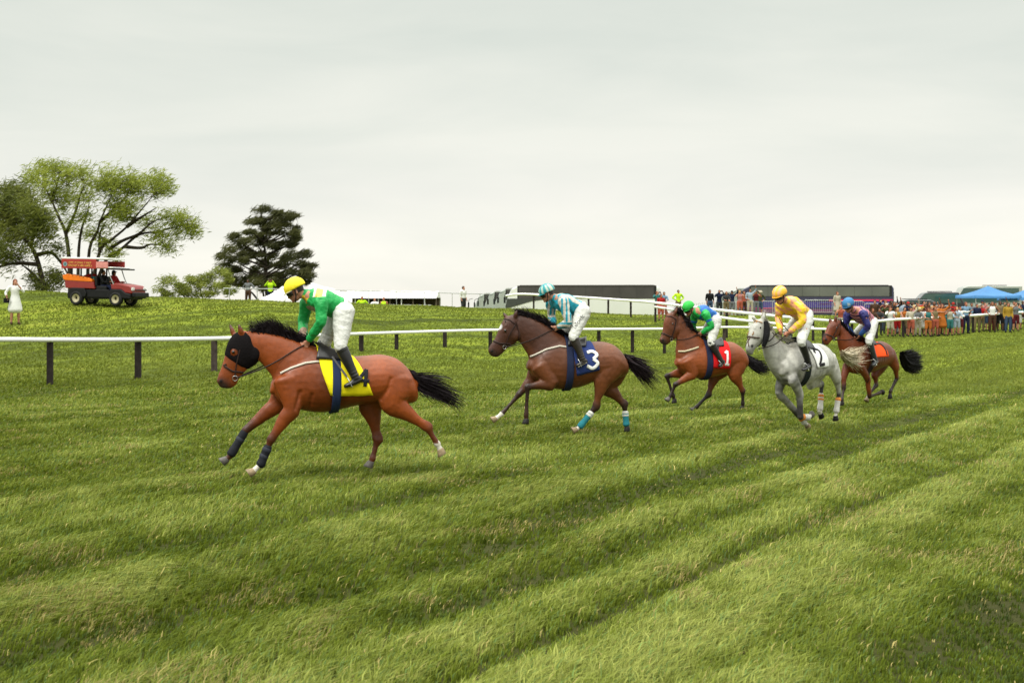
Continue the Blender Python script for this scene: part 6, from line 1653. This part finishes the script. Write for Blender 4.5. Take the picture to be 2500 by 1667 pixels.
BACK = [("brown", "khaki"), ("navy", "grey"), ("maroon", "denim"), ("dark grey", "brown"), ("olive", "cream"), ("grey", "navy"), ("teal", "grey"), ("cream", "olive"), ("black", "khaki"), ("red", "denim"), ("brown", "navy"), ("orange", "grey"), ("navy", "khaki"), ("pink", "denim"), ("white", "brown"), ("khaki", "black"), ("mustard", "denim"), ("grey", "maroon")]
for i, (a_, b_) in enumerate(BACK):
    px = 2136 + i * 13.2 if i < 12 else 2385 + (i - 12) * 19
    tp = ("tee", "jacket", "vest")[i % 3]
    C_.append((px, 85 + (i % 2) * 2, ("down", "phone", "hips", "wave")[i % 4], tp, a_, ("trousers", "shorts")[i % 2], b_, ("short_hair", "long_hair")[(i // 2) % 2], ("dark", "brown", "auburn")[i % 3],
        f"back row spectator in {a_} {'shirt' if tp == 'tee' else tp} and {b_} {('trousers', 'shorts')[i % 2]} " + ("behind the packed crowd" if i < 12 else "under the blue canopies"), rgp.uniform(-.3, .3), i % 4, 1.70 + .16 * rgp.random()))
for (px, D, pose, top, tc_, bot, bc, hair, hc_, label, turn, sk, h_) in C_:
    put_person(px, D, pose, top, tc_, bot, bc, hair, hc_, label, turn, sk, h_, GRP)
# ------------------------------------------------------------------ coaches, cars, tents, cart
def rbox(name, c, d, m, parent, bev=.05, taper=1.0, R=None):
    o = MB().box(c, d, R=R, taper=taper).build(name, m, parent)
    if bev:
        b = o.modifiers.new("b", 'BEVEL'); b.width = bev; b.segments = 3; b.limit_method = 'ANGLE'
    return o
GLASS = mat("dark_glass", (.020, .022, .024), rough=.12, spec=.8, var=.15, nscale=1.5)
GLASS2 = mat("pale_windscreen", (.20, .24, .22), rough=.15, spec=.8, var=.3, nscale=1.2)
TYRE = mat("tyre_rubber", (.018, .018, .018), rough=.85, var=.2); RIM = mat("rim_metal", (.35, .35, .34), rough=.4, metal=.5, var=.1)
BLK_PL = mat("black_plastic", (.008, .008, .009), rough=.5, var=.15)
def wheel(parent, c, r, w_, rimm=None, name="wheel"):
    mb = MB(); k = 20; V = []
    for x, rr in ((-w_ / 2, r * .62), (-w_ / 2, r * .93), (-w_ * .3, r), (w_ * .3, r), (w_ / 2, r * .93), (w_ / 2, r * .62)):
        for j in range(k): a = 2 * math.pi * j / k; V.append((c[0] + rr * math.cos(a), c[1] + x, c[2] + rr * math.sin(a)))
    fs = [(i * k + j, i * k + (j + 1) % k, (i + 1) % 6 * k + (j + 1) % k, (i + 1) % 6 * k + j) for i in range(6) for j in range(k)]
    mb.add(V, fs); o = mb.build(name, TYRE, parent)
    mr = MB(); V = []
    for x, rr in ((-w_ * .42, r * .64), (-w_ * .30, r * .2), (w_ * .30, r * .2), (w_ * .42, r * .64)):
        for j in range(k): a = 2 * math.pi * j / k; V.append((c[0] + rr * math.cos(a), c[1] + x, c[2] + rr * math.sin(a)))
    fs = [(i * k + j, i * k + (j + 1) % k, (i + 1) * k + (j + 1) % k, (i + 1) * k + j) for i in range(3) for j in range(k)]
    mr.add(V, fs); mr.build("rim", rimm or RIM, o); return o
def extr(profile, y0, y1, m, name, parent, bev=0.06):
    """profile in X,Z extruded across Y"""
    n = len(profile); mb = MB()
    mb.add([(x, y0, z) for x, z in profile] + [(x, y1, z) for x, z in profile], [tuple(range(n)), tuple(range(2 * n - 1, n - 1, -1))] + [(i, i + n, (i + 1) % n + n, (i + 1) % n) for i in range(n)], smooth=False)
    o = mb.build(name, m, parent)
    bm = bmesh.new(); bm.from_mesh(o.data); bmesh.ops.recalc_face_normals(bm, faces=bm.faces); bm.to_mesh(o.data); bm.free()
    if bev: b = o.modifiers.new("b", 'BEVEL'); b.width = bev; b.segments = 3; b.limit_method = 'ANGLE'
    return o
def coach(label, px_front, D, rz, scheme, L=12.5, group="coaches parked behind the hill", zb=None):
    """front faces local -X"""
    x = X_of(px_front, D); z = gz(x, D) if zb is None else zb
    r = empty("coach", (x, D, z), rz); tag(r, label, "coach", group)
    low, roofc = scheme["low"], scheme["roof"]
    body = extr([(0.0, .45), (-.05, 1.2), (.12, 2.3), (.55, 3.25), (1.1, 3.5), (L - .15, 3.5), (L, 3.3), (L, .4), (.2, .32)], 0, 2.55, mat("coach_paint_" + scheme["k"], low, rough=.25, spec=.6, var=.06, nscale=.6, coat=.5), "body", r, .09)
    rbox("roof_cap", (L / 2 + .4, 1.275, 3.52), (L - 1.6, 2.3, .10), mat("coach_roof_" + scheme["k"], roofc, rough=.5, var=.1), r, .04)
    # side windows: one dark glazed band with pillars behind the glass
    n_ = 8; w0 = (L - 1.5) / n_; wz = scheme.get("wz", (2.48, 3.40))
    rbox("window_band", (L / 2 + .45, -.002, (wz[0] + wz[1]) / 2 + .02), (L - 1.2, .02, wz[1] - wz[0] + .10), mat("window_frame_black", (.02, .02, .02), rough=.4), r, .0)
    rbox("roof_edge", (L / 2 + .45, .0, 3.47), (L - 1.2, .06, .10), mat("coach_roof_" + scheme["k"], roofc, rough=.5, var=.1), r, .0)
    for i in range(n_):
        rbox("side_window", (1.15 + w0 * (i + .5), -.012, (wz[0] + wz[1]) / 2), (w0 - .02, .03, wz[1] - wz[0]), scheme.get("glass", GLASS), r, .0)
        rbox("side_window", (1.15 + w0 * (i + .5), 2.558, 2.42), (w0 - .035, .03, 1.45), GLASS, r, .0)
    ws = MB(); R = None
    ws.add([(-.03, .15, 1.25), (-.03, 2.4, 1.25), (.105, 2.4, 2.3), (.105, .15, 2.3), (.50, .25, 3.2), (.50, 2.3, 3.2)], [(0, 3, 2, 1), (3, 4, 5, 2)], smooth=False)
    for i, v in enumerate(ws.v): ws.v[i] = (v[0] - .03, v[1], v[2])
    o = ws.build("windscreen", GLASS2, r); sd = o.modifiers.new("s", 'SOLIDIFY'); sd.thickness = .02
    for y in (.25, 2.3): rbox("headlight", (-.03, y, .85), (.08, .35, .22), mat("headlamp_glass", (.6, .6, .58), rough=.1, spec=.8, var=0), r, .02)
    rbox("bumper", (-.02, 1.275, .52), (.16, 2.5, .26), BLK_PL, r, .05)
    for y in (-.25, 2.8): mb = MB(); mb.tube([(-.1, y * .9 + .1, 3.0), (-.45, y, 2.9), (-.5, y, 2.6)], [.03, .03, .03], n=6); mb.box((-.5, y, 2.35), (.12, .22, .5)); mb.build("mirror", BLK_PL, r)
    for xx in (2.7, L - 3.4, L - 2.1):
        for y in (.16, 2.39): wheel(r, (xx, y, .5), .5, .3)
        rbox("wheel_arch", (xx, -.012, .62), (1.25, .03, .62), BLK_PL, r, .1)
    for z0, z1, c_, x0, x1 in scheme.get("bands", []):
        rbox("stripe", ((x0 + x1) / 2, -.016, (z0 + z1) / 2), (x1 - x0, .02, z1 - z0), mat("stripe_" + "_".join(f"{int(q*100)}" for q in c_), c_, rough=.3, spec=.5, var=.08, nscale=1), r, .0)
    if scheme.get("swoosh"):
        mb = MB(); P = [(.05, 1.7), (.4, 1.72), (1.2, 1.95), (2.2, 2.25), (3.4, 2.42), (3.4, 2.47), (.2, 2.47)]
        mb.add([(x_, -.03, z_) for x_, z_ in P] + [(x_, .0, z_) for x_, z_ in P], [tuple(range(7))] + [(i, i + 7, (i + 1) % 7 + 7, (i + 1) % 7) for i in range(7)], smooth=False)
        mb.build("livery_swoosh", mat("coach_swoosh", (.05, .055, .05), rough=.3), r)
    rbox("rear_panel", (L + .01, 1.275, 2.0), (.04, 2.2, 2.0), GLASS, r, .0)
    return r
BRZ = mat("bronze_glass", (.045, .040, .038), rough=.2, spec=.6, var=.25, nscale=.7)
SW = dict(k="white", low=(.62, .63, .60), roof=(.045, .04, .035), glass=BRZ, swoosh=True)
SS = dict(k="silver", low=(.30, .33, .30), roof=(.30, .31, .29), glass=BRZ)
SP = dict(k="purple", low=(.018, .018, .055), roof=(.03, .028, .03), wz=(2.66, 3.42), glass=mat("grey_glass", (.11, .115, .10), rough=.3, spec=.6, var=.3, nscale=.5),
          bands=[(1.72, 2.22, (.05, .03, .20), .3, 12.4), (2.26, 2.40, (.62, .03, .11), 7.4, 12.4), (1.96, 2.08, (.26, .06, .26), 6.6, 12.45), (1.30, 1.62, (.16, .05, .13), 1.0, 9.0), (1.66, 1.72, (.60, .06, .14), .6, 4.6)])
coach("white bodied coach with a long dark window side behind the striped cap jockey", 1232, 116, -.17, SW, zb=.02)
coach("silver fronted coach just left of the long dark windowed coach", 1206, 126, -.17, SS, zb=-.10)
coach("middle one of the silver coach fronts staggered left of the first coach", 1181, 135, -.17, SS, zb=-.28)
coach("leftmost and farthest of the staggered silver coach fronts", 1157, 144, -.17, SS, zb=-.42)
coach("dark purple coach with pink stripe standing behind the orange capped jockey", 1798, 116, -.14, SP, zb=.02)
coach("dark coach nose showing just left of the purple striped coach", 1770, 126, -.14, SS, zb=-.12)
coach("farther dark coach nose behind the middle group of spectators", 1742, 137, -.14, SS, zb=-.35)

def car(label, px, D, rz, col, kind, L=4.7, Hh=1.8, W_=1.9, cat="car", group="vehicles parked behind the crowd"):
    x = X_of(px, D); r = empty({"van": "parked_van"}.get(kind, "parked_car"), (x, D, gz(x, D)), rz); tag(r, label, cat, group)
    m_ = mat("car_paint_" + "_".join(str(int(c * 100)) for c in col), col, rough=.2, spec=.6, var=.05, coat=.6)
    if kind == "van": prof = [(0, .35), (0, .95), (.35, 1.15), (1.0, Hh - .12), (1.4, Hh), (L - .05, Hh), (L, .35)]; cab = [(.42, 1.15), (1.05, Hh - .18), (L - .3, Hh - .18), (L - .3, 1.2)]
    else: prof = [(0, .35), (0, .85), (.25, .98), (1.25, 1.10), (1.95, Hh - .08), (2.3, Hh), (L - .5, Hh - .02), (L - .08, 1.1), (L, .9), (L, .35)]; cab = [(1.35, 1.12), (2.0, Hh - .13), (L - .6, Hh - .13), (L - .3, 1.14)]
    extr(prof, 0, W_, m_, "body", r, .08)
    extr(cab, -.012, W_ + .012, mat("tinted_green_glass", (.03, .07, .055), rough=.1, spec=.8, var=.2, nscale=2), "window", r, 0)
    for xx in (.85, L - .9):
        for y in (.1, W_ - .1): wheel(r, (xx, y, .36), .36, .24)
    for y in (.25, W_ - .25): rbox("headlight", (-.01, y, .78), (.08, .3, .16), mat("headlamp_glass"), r, .02)
    rbox("bumper", (-.03, W_ / 2, .45), (.14, W_ * .95, .2), BLK_PL, r, .04)
    rbox("roof_rail", (L * .62, .15, Hh + .03), (1.8, .05, .05), BLK_PL, r, .01)
    return r
car("black sport utility car behind the packed crowd, left of the white van", 2192, 106, -.12, (.012, .012, .013), "suv", 4.9, 1.95, 2.0)
car("tall pale grey van between the black car and the blue canopies", 2318, 108, -.12, (.30, .32, .28), "van", 5.4, 2.45, 2.1, "van")
car("dark car roof showing behind the spectators left of the black car", 2142, 104, -.1, (.03, .032, .035), "suv", 4.3, 1.35, 1.8)

CANVAS_W = mat("white_canvas", (.66, .66, .63), rough=.7, spec=.2, var=.04, nscale=1, bump=.2, bscale=6)
CANVAS_B = mat("blue_canvas", (.04, .155, .34), rough=.6, spec=.3, var=.12, nscale=2, bump=.3, bscale=5)
def popup(label, px, D, w_, eave, peak, m_, name="canopy_tent", cat="canopy", group=None, zb=None, wallz=None):
    x = X_of(px, D); z = gz(x, D) if zb is None else zb; r = empty(name, (x, D, z), .1); tag(r, label, cat, group)
    h = w_ / 2; mb = MB(); n = 8
    # concave, softly sagging four-sided roof with a short valance
    V = []; rows = 7
    for i in range(rows + 1):
        t = i / rows; zz = peak - (peak - eave) * (1 - (1 - t) ** 1.5); e = h * t + .02
        for k in range(4 * n):
            s = k / n; side = int(s); u = s - side
            cx = [(-1 + 2 * u, -1), (1, -1 + 2 * u), (1 - 2 * u, 1), (-1, 1 - 2 * u)][side]
            sag = .10 * t * (1 - (2 * u - 1) ** 2) * (peak - eave)
            V.append((cx[0] * e, cx[1] * e, zz + .0 - sag))
    for k in range(4 * n):
        p = V[rows * 4 * n + k]; V.append((p[0] * 1.01, p[1] * 1.01, eave - .22))
    N4 = 4 * n; mb.add(V, [(i * N4 + k, (i + 1) * N4 + k, (i + 1) * N4 + (k + 1) % N4, i * N4 + (k + 1) % N4) for i in range(rows + 1) for k in range(N4)])
    mb.build("roof", m_, r)
    for sx in (-1, 1):
        for sy in (-1, 1):
            q = MB(); q.bar((sx * (h - .06), sy * (h - .06), 0), (sx * (h - .06), sy * (h - .06), eave), .045); q.build("leg", STEEL, r)
    return r
popup("blue canopy tent left of the two, its peak rising above the spectators", 2412, 100, 3.3, 1.93, 2.58, CANVAS_B, group="blue canopy tents behind the spectators")
popup("blue canopy tent at the right edge of the photo", 2512, 101, 3.2, 1.85, 2.50, CANVAS_B, group="blue canopy tents behind the spectators")
rbx = rbox("trestle_table", (X_of(2400, 98), 98, gz(X_of(2400, 98), 98) + .74), (2.6, .7, .05), mat("table_top_pale", (.5, .46, .38), rough=.6), None, .01)
tag(rbx, "pale table standing under the left blue canopy", "table")
for sx in (-1, 1):
    q = MB(); q.bar((sx * 1.1, -.25, 0), (sx * 1.1, -.25, -.74), .04); q.bar((sx * 1.1, .25, 0), (sx * 1.1, .25, -.74), .04)
    oo = q.build("leg_frame", STEEL, rbx); oo.location = (X_of(2400, 98), 98, gz(X_of(2400, 98), 98) + .74)

def marquee(label, px0, px1, D, zb, eave, ridge, nb, dark, dep=6):
    x0, x1 = X_of(px0, D), X_of(px1, D); L_ = x1 - x0; r = empty("marquee", (x0, D, zb), 0); tag(r, label, "marquee")
    mb = MB(); m_ = 24; V = []
    for i in range(m_ + 1):
        u = i / m_; sag = .06 * math.sin(u * nb * math.pi) ** 2
        V += [(u * L_, -.22, eave - (.05 if dark else .25)), (u * L_, -.2, eave), (u * L_, dep * .25, eave + (ridge(u) - eave) * .45 - sag), (u * L_, dep / 2, ridge(u) - sag), (u * L_, dep + .2, eave), (u * L_, dep + .2, .2)]
    mb.add(V, [(6 * i + j, 6 * i + j + 1, 6 * i + 7 + j, 6 * i + 6 + j) for i in range(m_) for j in range(5)])
    # closed gable ends above the eaves
    for b in (0, m_ * 6): mb.add([V[b + 1], V[b + 2], V[b + 3], V[b + 4]], [(0, 1, 2, 3)], smooth=False)
    mb.build("roof", CANVAS_W, r)
    if dark:
        MB().box((L_ / 2, dep - .3, eave / 2), (L_ - .1, .06, eave)).build("back_wall", mat("brown_canvas_wall", (.085, .065, .04), rough=.9, var=.4, nscale=2), r)
        for i in range(nb + 1):
            q = MB(); q.bar((.03 + (L_ - .06) * i / nb, 0, 0), (.03 + (L_ - .06) * i / nb, 0, eave), .07); q.build("pole", CANVAS_W if i % 2 else mat("brown_pole", (.10, .08, .05)), r)
    else:
        MB().box((L_ / 2, 0.0, (eave - .3) / 2), (L_ - .04, .04, eave - .3)).build("front_wall", CANVAS_W, r)
    return r
marquee("long low white marquee with open brown bays on the hill top", 838, 1066, 92, 1.32, 1.16, lambda u: 1.66 - .05 * u, 8, True, 5)
marquee("taller white marquee behind the low one, right of the conifer", 742, 1010, 104, .2, 2.1, lambda u: max(3.5 - 2.3 * u, 2.75), 5, False, 7)
popup("small white tent just in front of the green silks jockey's face", 690, 82, 2.2, 1.1, 1.75, CANVAS_W, cat="tent", zb=1.35)
# white covered tables along the open marquee
for i in range(6):
    px = 888 + i * 30; x = X_of(px, 90.5); z = gz(x, 90.5) - .42
    q = MB(); q.box((0, 0, .30), (.78, .6, .64), taper=.94); o = q.build("draped_table", CANVAS_W); o.location = (x, 90.5, z + .0)
    t_ = MB(); t_.box((0, 0, .635), (.80, .62, .03)); t_.build("table_top", CANVAS_W, o)
    tag(o, ["first", "second", "third", "fourth", "fifth", "sixth"][i] + " white draped table from the left in the open marquee", "table", "white tables in the marquee")

# ---- red rescue utility cart on the crest
D0 = 60.0; cx0 = X_of(156, D0)
cart = empty("utility_cart", (cx0, D0, gz(cx0, D0)), math.radians(-14)); x1 = X_of(352, D0)
cart.rotation_euler = (0, math.radians(1.4), math.radians(-14))
cart.location.z += .03
tag(cart, "red open utility cart with a lettered roof sign driving along the crest", "utility cart")
RED = mat("cart_red_paint", (.22, .020, .016), rough=.35, spec=.5, var=.15, nscale=3)
SIGN = mat("sign_red", (.31, .034, .028), rough=.5, var=.12, nscale=3); WHT_P = mat("white_paint", (.75, .75, .73), rough=.4, var=.04)
RW = mat("beige_rim", (.38, .34, .22), rough=.5, var=.15)
for xx, nm in ((.58, "r"), (2.42, "f")):
    for y in (.05, 1.25): wheel(cart, (xx, y, .29), .29, .24, RW)
extr([(.15, .42), (.2, .62), (.35, .72), (.95, .72), (1.05, .50), (1.0, .34), (.2, .34)], -.03, 1.33, BLK_PL, "rear_fender", cart, .03)
extr([(2.0, .40), (2.08, .62), (2.2, .70), (2.65, .70), (2.85, .55), (3.1, .5), (3.1, .32), (2.0, .34)], -.03, 1.33, BLK_PL, "front_fender", cart, .03)
rbox("chassis", (1.55, .65, .34), (2.9, 1.1, .14), BLK_PL, cart, .02); rbox("side_panel", (1.5, .65, .50), (1.1, 1.2, .34), BLK_PL, cart, .03)
extr([(.05, .70), (.0, 1.0), (.06, 1.03), (1.35, .98), (1.42, .70)], .0, 1.3, RED, "cargo_bed", cart, .03)
extr([(2.15, .68), (2.12, .90), (2.35, .96), (3.02, .86), (3.12, .72), (3.12, .52), (2.8, .55), (2.6, .68)], .06, 1.24, RED, "hood", cart, .05)
rbox("bumper", (3.2, .65, .48), (.16, 1.2, .20), BLK_PL, cart, .04); rbox("bull_bar", (3.22, .65, .68), (.05, .9, .05), BLK_PL, cart, .01)
for y in (.16, 1.14): rbox("headlight", (3.11, y, .72), (.06, .2, .13), mat("headlamp_glass"), cart, .02)
rbox("seat", (1.68, .65, .72), (.5, 1.15, .22), BLK_PL, cart, .05); rbox("seat_back", (1.42, .65, 1.02), (.12, 1.15, .45), BLK_PL, cart, .05, R=None)
for xx, z1 in ((.32, 1.62), (.75, 1.6), (1.25, 1.56)):
    for y in (.05, 1.25): q = MB(); q.bar((xx, y, .9), (xx, y, z1), .05); q.build("roof_post", BLK_PL, cart)
for y in (.08, 1.22): q = MB(); q.tube([(2.25, y, .9), (2.1, y, 1.2), (1.98, y, 1.52)], [.022] * 3, n=6); q.build("windscreen_frame", STEEL, cart)
rbox("roof_panel", (1.15, .65, 1.60), (2.3, 1.42, .05), WHT_P, cart, .02); rbox("roof_visor", (2.28, .65, 1.54), (.50, 1.4, .06), BLK_PL, cart, .02)
sg = rbox("roof_sign", (.72, -.09, 1.73), (1.62, .05, .40), SIGN, cart, .01); rbox("sign_end", (1.80, -.09, 1.70), (.54, .05, .26), mat("sign_pink_pale", (.55, .22, .20), rough=.5, var=.25, nscale=5), cart, .01)  # end panel in a paler pink than the sign
rbox("sign_top", (1.0, .60, 1.965), (2.15, 1.42, .07), WHT_P, cart, .02)
rbox("sign_back", (1.0, 1.33, 1.72), (2.1, .05, .32), SIGN, cart, .01)
YL = mat("sign_lettering_yellow", (.62, .34, .08), rough=.5)
rg = random.Random(3); q = MB()
for z0, xs_, xe in ((1.775, .27, 1.28), (1.655, .24, 1.35)):
    x = xs_
    while x < xe:
        w0 = rg.uniform(.03, .045); 
        for s_ in rg.choice([((0, 0, 0, 1), (1, 0, 1, 1), (0, .5, 1, .5)), ((0, 0, 0, 1), (0, 0, 1, 0), (0, 1, 1, 1)), ((0, 0, .5, 1), (.5, 1, 1, 0)), ((0, 0, 0, 1), (0, 1, 1, 1), (1, 1, 1, .5), (0, .5, 1, .5))]):
            q.bar((x + s_[0] * w0, -.120, z0 - .038 + s_[1] * .076), (x + s_[2] * w0, -.120, z0 - .038 + s_[3] * .076), .013, .006, up=(0, -1, 0))
        x += w0 + rg.choice((.02, .02, .02, .06))
q.build("sign_lettering", YL, sg)
mb = MB(); k = 20; mb.add([(.09 + .10 * math.cos(a), -.122, 1.71 + .10 * math.sin(a)) for a in np.linspace(0, 2 * math.pi, k, endpoint=False)], [tuple(range(k))[::-1]], smooth=False)
mb.add([(.09 + .055 * math.cos(a), -.126, 1.71 + .055 * math.sin(a)) for a in np.linspace(0, 2 * math.pi, k, endpoint=False)], [tuple(range(k))[::-1]], 1, smooth=False)
mb.build("round_emblem", [mat("emblem_grey", (.22, .27, .28), rough=.5), mat("emblem_teal", (.06, .16, .18), rough=.5)], sg)
q = MB(); q.tube([(1.95, .35, .85), (1.85, .35, 1.0)], [.02, .02], n=6, m=1); q.tube([(1.85 + .05 * math.sin(a), .35 + .17 * math.cos(a), 1.02 + .15 * math.sin(a)) for a in np.linspace(0, 2 * math.pi, 13)], [.015] * 13, n=6, m=1); q.build("steering_wheel", BLK_PL, cart)
Mc = Matrix.Translation(cart.location) @ cart.rotation_euler.to_matrix().to_4x4()
def on_cart(o):
    o.location = Mc.to_translation(); o.rotation_euler = cart.rotation_euler; return o
mb = MB(); pr = [(-.10, 1.24), (.1, 1.30), (1.15, 1.14), (1.3, 1.10), (1.3, .98), (.1, 1.02), (-.05, 1.06)]
st = extr(pr, -.02, .62, mat("orange_rescue_board", (.72, .17, .012), rough=.45, var=.15, nscale=4), "stretcher", None, .03); on_cart(st); tag(st, "orange stretcher board lying on the back of the cart", "stretcher")
q = MB(); 
for i in range(7): q.bar((.05 + .17 * i, -.03, 1.27 - .022 * i), (.05 + .17 * i, .63, 1.27 - .022 * i), .03, .02)
on_ = q.build("strap", BLK_PL, st)
q = MB(); q.ell((.85, .75, 1.20), (.30, .22, .14)); q.ell((.60, .75, 1.17), (.16, .2, .12)); bagm = remesh(q, .03, 1, "rescue_bag"); bag = link_mesh("rescue_bag", bagm, mat("fabric_red")); bag.data.materials[0] = cm("red"); on_cart(bag); tag(bag, "red padded rescue bag lying beside the orange stretcher", "bag")
q = MB(); q.box((1.22, .3, 1.12), (.2, .25, .2)); cb_ = q.build("first_aid_case", cm("teal")); b = cb_.modifiers.new("b", 'BEVEL'); b.width = .02; on_cart(cb_); tag(cb_, "small teal case at the front of the cart bed", "case")
for y, top, tc_, hair, hc_, lab, sk in ((.38, "jacket", "black", "short_hair", "dark", "driver in a black jacket sitting in the red cart", 2), (.95, "jacket", "red", "cap", "black", "passenger in a red jacket beside the cart's driver", 0)):
    P = Mc @ Vector((1.62 if y < .5 else 1.78, y, -.12))
    put_person(0, 0, "sit", top, tc_, "trousers", "navy", hair, hc_, lab, math.radians(90 - 14), sk, 1.62, loc=P)
